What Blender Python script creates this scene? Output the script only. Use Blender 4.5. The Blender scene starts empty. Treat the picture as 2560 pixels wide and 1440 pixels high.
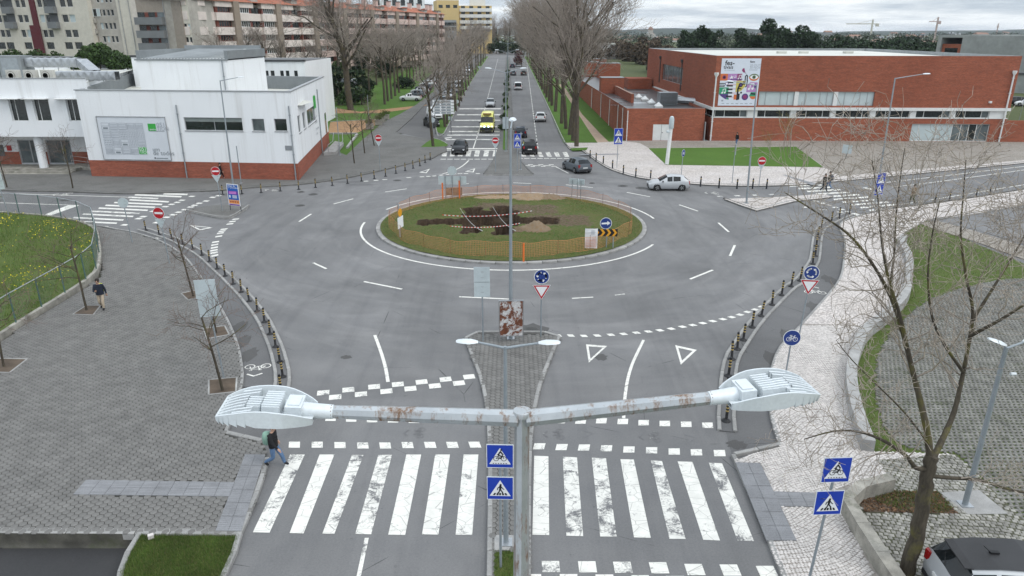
import bpy, bmesh, math, random
import numpy as np
from mathutils import Vector, Matrix
R = math.radians
random.seed(11)
rng = np.random.default_rng(11)
S = bpy.context.scene
C = S.collection

# ---------------------------------------------------------------- camera
CAM_H, PITCH, FOC = 14.0, R(19.8), 1780.0        # metres, drone tilt, focal length in photo pixels (2560 wide)
cam = bpy.data.cameras.new('camera')
cam.sensor_width = 36.0
cam.lens = FOC / 2560.0 * 36.0
cam.clip_start, cam.clip_end = 0.1, 9000
cam_ob = bpy.data.objects.new('camera', cam)
cam_ob.location = (0, 0, CAM_H)
cam_ob.rotation_euler = (R(90) - PITCH, 0, 0)
C.objects.link(cam_ob)
S.camera = cam_ob

# ---------------------------------------------------------------- sky, sun, exposure
SUN_EL, SUN_AZ = R(48), R(118)
world = bpy.data.worlds.new('World')
S.world = world
world.use_nodes = True
wn, wl = world.node_tree.nodes, world.node_tree.links
wn.clear()
w_out = wn.new('ShaderNodeOutputWorld')
w_bg = wn.new('ShaderNodeBackground')
w_sky = wn.new('ShaderNodeTexSky')
w_sky.sky_type = 'NISHITA'
w_sky.sun_disc = False
w_sky.sun_elevation, w_sky.sun_rotation = SUN_EL, SUN_AZ
w_sky.dust_density, w_sky.ozone_density = 1.5, 2.0
w_geo = wn.new('ShaderNodeTexCoord')
w_sep = wn.new('ShaderNodeSeparateXYZ')
wl.new(w_geo.outputs['Generated'], w_sep.inputs[0])
def wmath(op, a, b=None):
    n = wn.new('ShaderNodeMath'); n.operation = op
    for i, x in enumerate((a, b)):
        if x is None: continue
        if isinstance(x, (int, float)): n.inputs[i].default_value = x
        else: wl.new(x, n.inputs[i])
    return n.outputs[0]
# cloud deck: noise laid on a plane overhead, so clouds flatten towards the horizon
zz = wmath('ADD', wmath('MAXIMUM', w_sep.outputs[2], 0.0), 0.09)
comb = wn.new('ShaderNodeCombineXYZ')
wl.new(wmath('DIVIDE', w_sep.outputs[0], zz), comb.inputs[0])
wl.new(wmath('DIVIDE', w_sep.outputs[1], zz), comb.inputs[1])
cn = wn.new('ShaderNodeTexNoise')
cn.inputs['Scale'].default_value, cn.inputs['Detail'].default_value = 0.55, 7
cn.inputs['Roughness'].default_value = 0.6
wl.new(comb.outputs[0], cn.inputs['Vector'])
cr_ = wn.new('ShaderNodeValToRGB')
cr_.color_ramp.elements[0].position, cr_.color_ramp.elements[0].color = 0.40, (6.6, 7.6, 8.7, 1)
cr_.color_ramp.elements[1].position, cr_.color_ramp.elements[1].color = 0.60, (12.4, 13, 13.4, 1)
wl.new(cn.outputs['Fac'], cr_.inputs['Fac'])
w_mix = wn.new('ShaderNodeMixRGB')
w_mix.inputs[0].default_value = 0.86
wl.new(w_sky.outputs[0], w_mix.inputs[1])
# an overcast sky is brighter overhead than at the horizon
w_up = wn.new('ShaderNodeVectorMath'); w_up.operation = 'SCALE'
wl.new(cr_.outputs[0], w_up.inputs[0])
wl.new(wmath('ADD', 0.80, wmath('MULTIPLY', wmath('MAXIMUM', w_sep.outputs[2], 0.0), 0.95)), w_up.inputs['Scale'])
wl.new(w_up.outputs[0], w_mix.inputs[2])
wl.new(w_mix.outputs[0], w_bg.inputs[0])
w_bg.inputs[1].default_value = 0.10
wl.new(w_bg.outputs[0], w_out.inputs[0])
sun = bpy.data.lights.new('sun', 'SUN')
sun.energy, sun.angle, sun.color = 1.0, R(24), (1.0, 0.96, 0.9)
sun_ob = bpy.data.objects.new('sun', sun)
sun_ob.rotation_euler = (R(90) - SUN_EL, 0, R(180) - SUN_AZ)
C.objects.link(sun_ob)
S.view_settings.view_transform = 'Standard'
S.view_settings.look = 'None'
S.view_settings.gamma = 1
S.view_settings.exposure = 0.16
S.view_settings.use_curve_mapping = False

# ---------------------------------------------------------------- measuring: photo pixel -> place in the world
CP, SP = math.cos(PITCH), math.sin(PITCH)
def ray(px, py):
    u, v = (px - 1280) / FOC, (py - 720) / FOC
    return u, CP - v * SP, -SP - v * CP
RAMP = 0.012
def ramp(y): return RAMP * max(0.0, y - 105.0)
def P(px, py, z=0.0):
    """ground point (flat to Y=105, then a 1.2 % rise) seen at that photo pixel"""
    dx, dy, dz = ray(px, py)
    t = (CAM_H - z) / -dz if dz < 0 else 1e9
    if dy * t > 105:
        t = (CAM_H - z + RAMP * 105) / (RAMP * dy - dz)
    return Vector((dx * t, dy * t, CAM_H + dz * t))
def P2(px, py, z=0.0):
    p = P(px, py, z); return (p.x, p.y)
def PD(px, py, Y):
    dx, dy, dz = ray(px, py); t = Y / dy
    return Vector((dx * t, Y, CAM_H + dz * t))
def on_wall(A, B, px, py):
    """(distance along the wall A->B, height) of the point seen at a photo pixel"""
    dx, dy, dz = ray(px, py)
    ex, ey = B[0] - A[0], B[1] - A[1]; L = math.hypot(ex, ey)
    det = dx * -ey + dy * ex
    t = (A[0] * -ey + A[1] * ex) / det
    X, Y = dx * t, dy * t
    return ((X - A[0]) * ex + (Y - A[1]) * ey) / L, CAM_H + dz * t

# ---------------------------------------------------------------- mesh building
class MB:
    def __init__(s): s.v, s.f, s.m = [], [], []
    def face(s, pts, m=0):
        n = len(s.v); s.v += [tuple(p) for p in pts]; s.f.append(tuple(range(n, n + len(pts)))); s.m.append(m)
    def add(s, vs, fs, m=0):
        n = len(s.v); s.v += [tuple(p) for p in vs]
        for i, f in enumerate(fs):
            s.f.append(tuple(n + k for k in f)); s.m.append(m[i] if isinstance(m, (list, tuple)) else m)
        return s
    def box(s, c, d, rz=0.0, m=0, mat=None):
        x, y, z = d[0] / 2, d[1] / 2, d[2] / 2
        vs = [Vector((sx * x, sy * y, sz * z)) for sz in (-1, 1) for sx, sy in ((-1, -1), (1, -1), (1, 1), (-1, 1))]
        M = mat if mat is not None else Matrix.Rotation(rz, 3, 'Z')
        vs = [M @ p + Vector(c) for p in vs]
        return s.add(vs, [(0, 3, 2, 1), (4, 5, 6, 7), (0, 1, 5, 4), (1, 2, 6, 5), (2, 3, 7, 6), (3, 0, 4, 7)], m)
    def prism(s, poly, z0, z1, m=0, mside=None):
        n = len(poly)
        if sum(poly[i][0] * poly[(i + 1) % n][1] - poly[(i + 1) % n][0] * poly[i][1] for i in range(n)) < 0: poly = poly[::-1]
        vs = [(p[0], p[1], z0) for p in poly] + [(p[0], p[1], z1) for p in poly]
        fs = [tuple(range(n, 2 * n)), tuple(range(n - 1, -1, -1))] + [(i, (i + 1) % n, n + (i + 1) % n, n + i) for i in range(n)]
        ms = m if mside is None else [m, mside] + [mside] * n
        return s.add(vs, fs, ms)
    def tube(s, path, r, n=8, m=0, cap=True):
        path = [Vector(p) for p in path]; k = len(path)
        rs = r if isinstance(r, (list, tuple)) else [r] * k
        vs, ref = [], None
        for i, p in enumerate(path):
            t = (path[min(i + 1, k - 1)] - path[max(i - 1, 0)]).normalized()
            if ref is None: ref = Vector((1, 0, 0)) if abs(t.x) < 0.8 else Vector((0, 1, 0))
            a = (ref - t * ref.dot(t)).normalized(); b = t.cross(a); ref = a
            vs += [p + (a * math.cos(2 * math.pi * j / n) + b * math.sin(2 * math.pi * j / n)) * rs[i] for j in range(n)]
        fs = [(i * n + j, i * n + (j + 1) % n, (i + 1) * n + (j + 1) % n, (i + 1) * n + j) for i in range(k - 1) for j in range(n)]
        if cap: fs += [tuple(range(n - 1, -1, -1)), tuple(range((k - 1) * n, k * n))]
        return s.add(vs, fs, m)
    def lathe(s, prof, n=16, c=(0, 0, 0), m=0, axis='Z'):
        vs = []
        for r, z in prof:
            for j in range(n):
                a = 2 * math.pi * j / n; p = (r * math.cos(a), r * math.sin(a), z)
                if axis == 'Y': p = (p[0], p[2], p[1])
                if axis == 'X': p = (p[2], p[0], p[1])
                vs.append((p[0] + c[0], p[1] + c[1], p[2] + c[2]))
        k = len(prof)
        fs = [(i * n + j, i * n + (j + 1) % n, (i + 1) * n + (j + 1) % n, (i + 1) * n + j) for i in range(k - 1) for j in range(n)]
        fs += [tuple(range(n - 1, -1, -1)), tuple(range((k - 1) * n, k * n))]
        return s.add(vs, fs, m)
    def mesh(s, name, mats, smooth=None):
        used = sorted({i for f in s.f for i in f})
        if len(used) < len(s.v):
            mp = {j: i for i, j in enumerate(used)}; s.v = [s.v[j] for j in used]; s.f = [tuple(mp[i] for i in f) for f in s.f]
        me = bpy.data.meshes.new(name)
        me.from_pydata(s.v, [], s.f)
        mats = mats if isinstance(mats, (list, tuple)) else [mats]
        for x in mats: me.materials.append(x)
        if len(mats) > 1: me.polygons.foreach_set('material_index', s.m)
        if smooth is not None:
            me.polygons.foreach_set('use_smooth', [True] * len(s.f))
            me.set_sharp_from_angle(angle=R(smooth))
        me.update()
        return me
    def build(s, name, mats, parent=None, smooth=None, **k):
        return link(name, s.mesh(name, mats, smooth), parent, **k)
def link(name, me, parent=None, kind=None, label=None, loc=None, rot=None, scale=None):
    o = bpy.data.objects.new(name, me); C.objects.link(o)
    if parent is not None: o.parent = parent
    if kind: o['kind'] = kind
    if label: o['label'] = label
    if loc is not None: o.location = loc
    if rot is not None: o.rotation_euler = rot
    if scale is not None: o.scale = scale
    return o
def tag(o, label, cat, group=None):
    o['label'] = label; o['category'] = cat
    if group: o['group'] = group
    return o
def thing(name, label, cat, loc=(0, 0, 0), rz=0.0, group=None):
    o = bpy.data.objects.new(name, None); C.objects.link(o)
    o.location = loc; o.rotation_euler = (0, 0, rz); o.empty_display_size = 0.3
    return tag(o, label, cat, group)
def copy_thing(src, loc, rz=None, label=None, group=None, scale=None):
    r = src.copy(); C.objects.link(r); r.location = loc
    if rz is not None: r.rotation_euler = (0, 0, rz)
    if scale is not None: r.scale = scale if hasattr(scale, '__len__') else (scale,) * 3
    if label: r['label'] = label
    if group: r['group'] = group
    for ch in src.children:
        c = ch.copy(); C.objects.link(c); c.parent = r
        for g in ch.children:
            d = g.copy(); C.objects.link(d); d.parent = c
    return r
def np_mesh(name, V, Fc, mats, attrs=None, mi=None, smooth=False):
    """mesh from numpy arrays; all faces have the same corner count"""
    V = np.asarray(V, np.float32); Fc = np.asarray(Fc, np.int32)
    me = bpy.data.meshes.new(name)
    nf, k = Fc.shape
    me.vertices.add(len(V)); me.vertices.foreach_set('co', V.ravel())
    me.loops.add(nf * k); me.loops.foreach_set('vertex_index', Fc.ravel())
    me.polygons.add(nf); me.polygons.foreach_set('loop_start', np.arange(nf, dtype=np.int32) * k)
    try: me.polygons.foreach_set('loop_total', np.full(nf, k, np.int32))
    except Exception: pass
    for x in (mats if isinstance(mats, (list, tuple)) else [mats]): me.materials.append(x)
    if mi is not None: me.polygons.foreach_set('material_index', np.asarray(mi, np.int32))
    if smooth: me.polygons.foreach_set('use_smooth', np.ones(nf, bool))
    me.update(calc_edges=True)
    for an, arr in (attrs or {}).items():
        a = me.attributes.new(an, 'FLOAT', 'POINT'); a.data.foreach_set('value', np.asarray(arr, np.float32))
    return me
def smooth_path(pts, n=4, closed=False):
    """Catmull-Rom through the measured points"""
    pts = [Vector((p[0], p[1])) for p in pts]; out = []; k = len(pts)
    for i in range(k if closed else k - 1):
        if closed: a, b, c, d = pts[i - 1], pts[i], pts[(i + 1) % k], pts[(i + 2) % k]
        else: a, b, c, d = pts[max(i - 1, 0)], pts[i], pts[i + 1], pts[min(i + 2, k - 1)]
        for j in range(n):
            t = j / n
            out.append(0.5 * ((2 * b) + (c - a) * t + (2 * a - 5 * b + 4 * c - d) * t * t + (3 * b - a - 3 * c + d) * t ** 3))
    if not closed: out.append(pts[-1])
    return [(p.x, p.y) for p in out]
def px_path(pts, n=4, z=0.0): return smooth_path([P2(a, b, z) for a, b in pts], n)
def px_poly(pts, z=0.0): return [P2(a, b, z) for a, b in pts]
def offset_path(pts, d):
    """shift a polyline sideways, positive = left of travel"""
    out = []
    for i, p in enumerate(pts):
        a, b = pts[max(i - 1, 0)], pts[min(i + 1, len(pts) - 1)]
        tx, ty = b[0] - a[0], b[1] - a[1]; L = math.hypot(tx, ty) or 1
        out.append((p[0] - ty / L * d, p[1] + tx / L * d))
    return out
def resample(pts, step):
    ds = [0]
    for a, b in zip(pts, pts[1:]): ds.append(ds[-1] + math.hypot(b[0] - a[0], b[1] - a[1]))
    n = max(1, round(ds[-1] / step)); out = []
    for k in range(n + 1):
        d = ds[-1] * k / n; i = 0
        while i < len(ds) - 2 and ds[i + 1] < d: i += 1
        t = (d - ds[i]) / ((ds[i + 1] - ds[i]) or 1)
        out.append((pts[i][0] + (pts[i + 1][0] - pts[i][0]) * t, pts[i][1] + (pts[i + 1][1] - pts[i][1]) * t))
    return out
def sheet(name, poly, z, mat, depth=0.0, parent=None, kind='structure', mside=None):
    """flat polygon draped on the street's ramp, with sides going down by depth"""
    bm = bmesh.new()
    vs = [bm.verts.new((p[0], p[1], 0)) for p in poly]
    f = bm.faces.new(vs); f.normal_update()
    if f.normal.z < 0: f.normal_flip()
    if any(p[1] > 105 for p in poly) and any(p[1] < 105 for p in poly):
        bmesh.ops.bisect_plane(bm, geom=bm.verts[:] + bm.edges[:] + bm.faces[:], plane_co=(0, 105, 0), plane_no=(0, 1, 0), dist=1e-4)
    bmesh.ops.triangulate(bm, faces=bm.faces[:])
    if depth:
        be = [e for e in bm.edges if len(e.link_faces) == 1]
        for e in be:
            fl = e.link_loops[0] if hasattr(e, 'link_loops') else e.link_faces[0].loops[0]
            a, b = fl.vert, fl.link_loop_next.vert
            c, d = bm.verts.new((a.co.x, a.co.y, -depth)), bm.verts.new((b.co.x, b.co.y, -depth))
            nf = bm.faces.new((b, a, c, d)); nf.material_index = 1 if mside else 0
    for v in bm.verts: v.co.z += z + ramp(v.co.y)
    me = bpy.data.meshes.new(name); bm.to_mesh(me); bm.free()
    me.materials.append(mat)
    if mside: me.materials.append(mside)
    return link(name, me, parent, kind=None if parent else kind)
def inside(poly, X, Y):
    """numpy point-in-polygon"""
    r = np.zeros(X.shape, bool); n = len(poly)
    for i in range(n):
        x0, y0 = poly[i]; x1, y1 = poly[i - 1]
        c = ((y0 > Y) != (y1 > Y))
        with np.errstate(divide='ignore', invalid='ignore'):
            r ^= c & (X < (x1 - x0) * (Y - y0) / ((y1 - y0) or 1e-12) + x0)
    return r
ORD = 'first second third fourth fifth sixth seventh eighth ninth tenth eleventh twelfth thirteenth fourteenth fifteenth sixteenth seventeenth eighteenth nineteenth twentieth twenty-first twenty-second twenty-third twenty-fourth'.split()

# ---------------------------------------------------------------- materials
def lin(h):
    """#rrggbb -> linear"""
    h = h.lstrip('#'); c = [int(h[i:i + 2], 16) / 255 for i in (0, 2, 4)]
    return tuple(x / 12.92 if x <= 0.04045 else ((x + 0.055) / 1.055) ** 2.4 for x in c)
class NM:
    """small wrapper for building a node material"""
    def __init__(s, name, rough=0.8, metal=0.0, spec=0.35):
        s.mat = bpy.data.materials.new(name); s.mat.use_nodes = True
        s.t = s.mat.node_tree; s.n, s.l = s.t.nodes, s.t.links
        s.b = s.n['Principled BSDF']
        s.b.inputs['Roughness'].default_value = rough; s.b.inputs['Metallic'].default_value = metal
        s.b.inputs['Specular IOR Level'].default_value = spec
    def new(s, k, **kw):
        n = s.n.new(k)
        for a, v in kw.items(): setattr(n, a, v)
        return n
    def put(s, sock, v):
        if hasattr(v, 'is_output'): s.l.new(v, sock)
        elif isinstance(v, (tuple, list)) and len(v) == 3 and sock.type == 'RGBA': sock.default_value = (*v, 1)
        else: sock.default_value = v
    def coord(s, k='Object'): return s.new('ShaderNodeTexCoord').outputs[k]
    def mapping(s, vec, scale=(1, 1, 1), rot=(0, 0, 0)):
        n = s.new('ShaderNodeMapping'); s.put(n.inputs['Vector'], vec)
        n.inputs['Scale'].default_value = scale; n.inputs['Rotation'].default_value = rot
        return n.outputs[0]
    def noise(s, vec, scale, detail=4, rough=0.55, dist=0.0):
        n = s.new('ShaderNodeTexNoise'); s.put(n.inputs['Vector'], vec)
        n.inputs['Scale'].default_value, n.inputs['Detail'].default_value = scale, detail
        n.inputs['Roughness'].default_value, n.inputs['Distortion'].default_value = rough, dist
        return n.outputs['Fac']
    def ramp(s, fac, a, b, ca=(0, 0, 0), cb=(1, 1, 1)):
        n = s.new('ShaderNodeMapRange'); n.clamp = True
        s.put(n.inputs['Value'], fac); n.inputs['From Min'].default_value, n.inputs['From Max'].default_value = a, b
        if ca == (0, 0, 0) and cb == (1, 1, 1): return n.outputs[0]
        return s.mix(n.outputs[0], ca, cb)
    def mix(s, fac, a, b, mode='MIX'):
        n = s.new('ShaderNodeMixRGB', blend_type=mode)
        s.put(n.inputs[0], fac); s.put(n.inputs[1], a); s.put(n.inputs[2], b)
        return n.outputs[0]
    def math(s, op, a, b=0.0):
        n = s.new('ShaderNodeMath', operation=op); s.put(n.inputs[0], a); s.put(n.inputs[1], b); return n.outputs[0]
    def attr(s, name): return s.new('ShaderNodeAttribute', attribute_name=name).outputs['Fac']
    def rand(s): return s.new('ShaderNodeObjectInfo').outputs['Random']
    def island(s): return s.new('ShaderNodeNewGeometry').outputs['Random Per Island']
    def bump(s, h, strength=0.3, dist=0.01):
        n = s.new('ShaderNodeBump'); s.put(n.inputs['Height'], h)
        n.inputs['Strength'].default_value, n.inputs['Distance'].default_value = strength, dist
        s.l.new(n.outputs[0], s.b.inputs['Normal']); return s
    def color(s, v): s.put(s.b.inputs['Base Color'], v); return s
    def rough(s, v): s.put(s.b.inputs['Roughness'], v); return s
def scale_c(c, k): return tuple(min(1.0, x * k) for x in c)
def simple(name, col, rough=0.7, metal=0.0, var=0.12, scale=2.0, fine=40.0, spec=0.35, bump=0.0, vary=0.0):
    m = NM(name, rough, metal, spec); co = m.coord()
    a = m.noise(co, scale, 5); b = m.noise(co, fine, 3)
    c = m.mix(m.ramp(a, 0.3, 0.7), scale_c(col, 1 - var), scale_c(col, 1 + var))
    kf = max(0.8, 1 - var * 1.6)
    c = m.mix(m.ramp(b, 0.3, 0.7), c, m.mix(1.0, c, (kf, kf, kf), 'MULTIPLY')) if var else c
    if vary: c = m.mix(1.0, c, m.ramp(m.rand(), 0, 1, (1 - vary,) * 3, (1 + vary,) * 3), 'MULTIPLY')
    m.color(c)
    if bump: m.bump(b, bump, 0.01)
    return m.mat
# ================================================================ shared materials
def make_asphalt(name, col, streak=True, wet=0.0):
    m = NM(name, 0.78, 0, 0.3); co = m.coord()
    big = m.noise(co, 0.09, 5, 0.6, 0.6); mid = m.noise(co, 0.55, 6, 0.65); fine = m.noise(co, 55, 2); grit = m.noise(co, 16, 3, 0.7)
    c = m.mix(m.ramp(big, 0.33, 0.68), scale_c(col, 0.80), scale_c(col, 1.16))
    c = m.mix(m.ramp(mid, 0.35, 0.75), c, m.mix(1.0, c, (1.16, 1.15, 1.13), 'MULTIPLY'))
    if streak:                                        # rubber and dust laid down by circulating traffic
        sh = m.new('ShaderNodeVectorMath', operation='SUBTRACT'); m.put(sh.inputs[0], co); sh.inputs[1].default_value = (0, 53.6, 0)
        sp = m.new('ShaderNodeSeparateXYZ'); m.put(sp.inputs[0], sh.outputs[0])
        rr = m.math('SQRT', m.math('ADD', m.math('POWER', m.math('ABSOLUTE', sp.outputs[0]), 2.0), m.math('POWER', m.math('ABSOLUTE', sp.outputs[1]), 2.0)))
        an = m.math('ARCTAN2', sp.outputs[1], sp.outputs[0])
        cv = m.new('ShaderNodeCombineXYZ'); m.put(cv.inputs[0], m.math('MULTIPLY', rr, .55)); m.put(cv.inputs[1], m.math('MULTIPLY', an, 3.2))
        st = m.noise(cv.outputs[0], 1.0, 7, 0.62, 0.9)
        near = m.math('MULTIPLY', m.ramp(rr, 10, 13), m.math('SUBTRACT', 1.0, m.ramp(rr, 22, 34)))
        c = m.mix(m.math('MULTIPLY', m.ramp(st, 0.5, 0.72), near), c, m.mix(1.0, c, (1.24, 1.23, 1.22), 'MULTIPLY'))
        c = m.mix(m.math('MULTIPLY', m.ramp(st, 0.5, 0.3), m.math('MULTIPLY', near, 0.7)), c, m.mix(1.0, c, (0.80, 0.80, 0.80), 'MULTIPLY'))
        lane = m.noise(m.mapping(co, (1.3, 0.05, 1)), 1.0, 4, 0.6)   # wheel tracks along the avenue
        c = m.mix(m.math('MULTIPLY', m.ramp(lane, 0.5, 0.7), 0.5), c, m.mix(1.0, c, (0.75, 0.75, 0.76), 'MULTIPLY'))
    sp2 = m.noise(co, 2.6, 6, 0.75)
    c = m.mix(m.ramp(sp2, 0.63, 0.72), c, scale_c(col, 0.60))     # small patches and oil spots
    v = m.new('ShaderNodeTexVoronoi', feature='DISTANCE_TO_EDGE'); m.put(v.inputs['Vector'], m.mapping(co, (0.16, 0.16, 0.16))); v.inputs['Scale'].default_value = 1.0
    warp = m.noise(co, 0.7, 5)
    crack = m.math('LESS_THAN', v.outputs['Distance'], m.math('MULTIPLY', m.ramp(warp, 0.5, 0.7), 0.0032))
    c = m.mix(m.math('MULTIPLY', crack, 0.75), c, scale_c(col, 0.3))
    c = m.mix(m.ramp(grit, 0.3, 0.7), m.mix(1.0, c, (0.80, 0.80, 0.80), 'MULTIPLY'), c)
    c = m.mix(m.ramp(fine, 0.35, 0.65), m.mix(1.0, c, (0.84, 0.84, 0.84), 'MULTIPLY'), c)
    m.color(c).bump(fine, 0.25, 0.006)
    return m.mat
ASPH = make_asphalt('road_asphalt', (0.172, 0.171, 0.173))
ASPH_DARK = make_asphalt('cycle_asphalt', (0.125, 0.124, 0.126), streak=False)
ASPH_OLD = make_asphalt('old_asphalt', (0.065, 0.065, 0.068), streak=False)
def make_paint(name, wear=0.5, col=(0.70, 0.685, 0.635), under=(0.125, 0.124, 0.127)):
    m = NM(name, 0.6); co = m.coord()
    n1 = m.noise(co, 1.5, 7, 0.72, 0.4); n2 = m.noise(co, 14, 4, 0.7)
    w = m.math('ADD', m.math('MULTIPLY', n1, 0.72), m.math('MULTIPLY', n2, 0.28))
    f = m.ramp(w, 0.59 - 0.13 * wear, 0.68 - 0.13 * wear)
    dirt = m.noise(co, 3.0, 5)
    p = m.mix(m.ramp(dirt, 0.3, 0.7), scale_c(col, 0.82), col)
    v = m.new('ShaderNodeTexVoronoi', feature='DISTANCE_TO_EDGE'); m.put(v.inputs['Vector'], m.mapping(co, (1.6, 2.4, 1))); v.inputs['Scale'].default_value = 1.0
    p = m.mix(m.math('LESS_THAN', v.outputs['Distance'], 0.012), p, scale_c(col, 0.5))
    m.color(m.mix(f, p, under))
    return m.mat
PAINT = make_paint('road_paint', 0.25)
PAINT_WORN = make_paint('worn_road_paint', 0.72)
PAINT_FAINT = make_paint('faint_road_paint', 1.9)
PAINT_GOOD = make_paint('fresh_road_paint', 0.1)
def make_stone(name, col, var=0.2, bump=0.3, vary=0.12, moss=0.0):
    m = NM(name, 0.9); co = m.coord()
    a = m.noise(co, 1.7, 5); b = m.noise(co, 30, 4, 0.7)
    c = m.mix(m.ramp(a, 0.3, 0.7), scale_c(col, 1 - var), scale_c(col, 1 + var))
    c = m.mix(m.ramp(b, 0.35, 0.65), m.mix(1.0, c, (0.78, 0.78, 0.78), 'MULTIPLY'), c)
    k = m.math('FRACT', m.math('ADD', m.rand(), m.island()))
    c = m.mix(1.0, c, m.mix(k, (1 - vary,) * 3, (1 + vary,) * 3), 'MULTIPLY')
    if moss:
        g = m.noise(co, 0.9, 6, 0.7)
        c = m.mix(m.math('MULTIPLY', m.ramp(g, 0.56, 0.7), moss), c, (0.05, 0.06, 0.025))
    m.color(c).bump(b, bump, 0.01)
    return m.mat
KERB = make_stone('kerb_concrete', (0.30, 0.295, 0.285), 0.25, 0.3, 0.14)
KERB_DARK = make_stone('grimy_kerb', (0.13, 0.128, 0.122), 0.3, 0.3, 0.2)
CONCRETE = make_stone('concrete', (0.33, 0.325, 0.315), 0.18, 0.2, 0.05)
CONC_OLD = make_stone('weathered_concrete', (0.30, 0.285, 0.25), 0.35, 0.4, 0.05, moss=0.7)
HEXM = make_stone('paver_concrete', (0.162, 0.157, 0.149), 0.16, 0.2, 0.08)
HEXGAP = make_stone('paver_joint', (0.046, 0.044, 0.037), 0.3, 0.2, 0.0, moss=0.4)
PLATE = make_stone('tactile_concrete', (0.235, 0.238, 0.248), 0.12, 0.2, 0.10)
CALC = make_stone('limestone_cobble', (0.56, 0.525, 0.50), 0.08, 0.3, 0.13)
CALC_GAP = make_stone('cobble_joint', (0.34, 0.31, 0.28), 0.25, 0.2, 0.0)
CALC_GREY = make_stone('grey_cobble', (0.27, 0.26, 0.235), 0.25, 0.3, 0.28)
CALC_GREY_GAP = make_stone('mossy_joint', (0.085, 0.085, 0.055), 0.35, 0.2, 0.0, moss=0.9)
def make_calcada(name, col, scale):
    """limestone paving too far off to tell the stones apart: speckle of stones and joints"""
    m = NM(name, 0.9); co = m.coord()
    v = m.new('ShaderNodeTexVoronoi'); m.put(v.inputs['Vector'], co); v.inputs['Scale'].default_value = scale
    a = m.noise(co, 0.35, 5, 0.6); d = m.noise(co, 2.2, 5, 0.7)
    c = m.mix(m.ramp(v.outputs['Distance'], 0.25, 0.6), scale_c(col, 1.06), scale_c(col, 0.62))
    c = m.mix(m.ramp(a, 0.35, 0.7), c, m.mix(1.0, c, (0.84, 0.82, 0.79), 'MULTIPLY'))
    c = m.mix(m.ramp(d, 0.58, 0.72), c, m.mix(1.0, c, (0.72, 0.7, 0.68), 'MULTIPLY'))
    m.color(c); return m.mat
CALC_FAR = make_calcada('limestone_paving', (0.60, 0.555, 0.53), 9)
CALC_BEIGE = make_calcada('beige_paving', (0.33, 0.30, 0.265), 9)
def make_pave_far(name, col):
    m = NM(name, 0.9); co = m.coord()
    bt = m.new('ShaderNodeTexBrick'); m.put(bt.inputs['Vector'], co)
    bt.inputs['Scale'].default_value = 4.4; bt.inputs['Mortar Size'].default_value = 0.03
    bt.inputs['Color1'].default_value = (*col, 1); bt.inputs['Color2'].default_value = (*scale_c(col, 0.82), 1); bt.inputs['Mortar'].default_value = (*scale_c(col, 0.5), 1)
    a = m.noise(co, 0.4, 6, 0.65); d = m.noise(co, 3.0, 5, 0.7)
    c = m.mix(m.ramp(a, 0.4, 0.65), bt.outputs['Color'], m.mix(1.0, bt.outputs['Color'], (0.78, 0.78, 0.76), 'MULTIPLY'))
    c = m.mix(m.ramp(d, 0.6, 0.7), c, m.mix(1.0, c, (0.7, 0.7, 0.68), 'MULTIPLY'))
    m.color(c); return m.mat
PAVE_FAR = make_pave_far('grey_block_paving', (0.172, 0.168, 0.160))
def make_grass(name, c1, c2, c3, patch=0.25, soil=(0.10, 0.075, 0.05), soil_amt=0.0):
    m = NM(name, 0.95, 0, 0.15); co = m.coord()
    a = m.noise(co, patch, 6, 0.65, 0.3); b = m.noise(co, 4.0, 6, 0.75); f = m.noise(co, 26, 3, 0.8)
    c = m.mix(m.ramp(a, 0.35, 0.65), c1, c2)
    c = m.mix(m.ramp(b, 0.38, 0.68), c, c3)
    c = m.mix(m.ramp(f, 0.3, 0.7), m.mix(1.0, c, (0.55, 0.55, 0.55), 'MULTIPLY'), m.mix(1.0, c, (1.3, 1.3, 1.2), 'MULTIPLY'))
    if soil_amt: c = m.mix(m.ramp(m.noise(co, 0.5, 6, 0.7, 0.5), 0.72 - 0.25 * soil_amt, 0.80 - 0.25 * soil_amt), c, soil)
    m.color(c).bump(f, 0.6, 0.04); return m.mat
GRASS = make_grass('lawn_grass', (0.055, 0.120, 0.020), (0.076, 0.155, 0.025), (0.085, 0.145, 0.034), soil_amt=0.16)
GRASS_ROUGH = make_grass('rough_grass', (0.060, 0.105, 0.022), (0.088, 0.130, 0.034), (0.095, 0.108, 0.038), soil_amt=0.35)
GRASS_FAR = make_grass('field_grass', (0.060, 0.088, 0.032), (0.085, 0.105, 0.045), (0.085, 0.085, 0.045), patch=0.03, soil_amt=0.3)
SOIL = make_stone('bare_soil', (0.095, 0.070, 0.050), 0.35, 0.8, 0.0)
SAND_PATH = make_stone('sand_path', (0.36, 0.27, 0.20), 0.18, 0.2, 0.0)
ORANGE_EARTH = make_stone('orange_earth', (0.34, 0.20, 0.10), 0.2, 0.2, 0.0)

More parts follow.
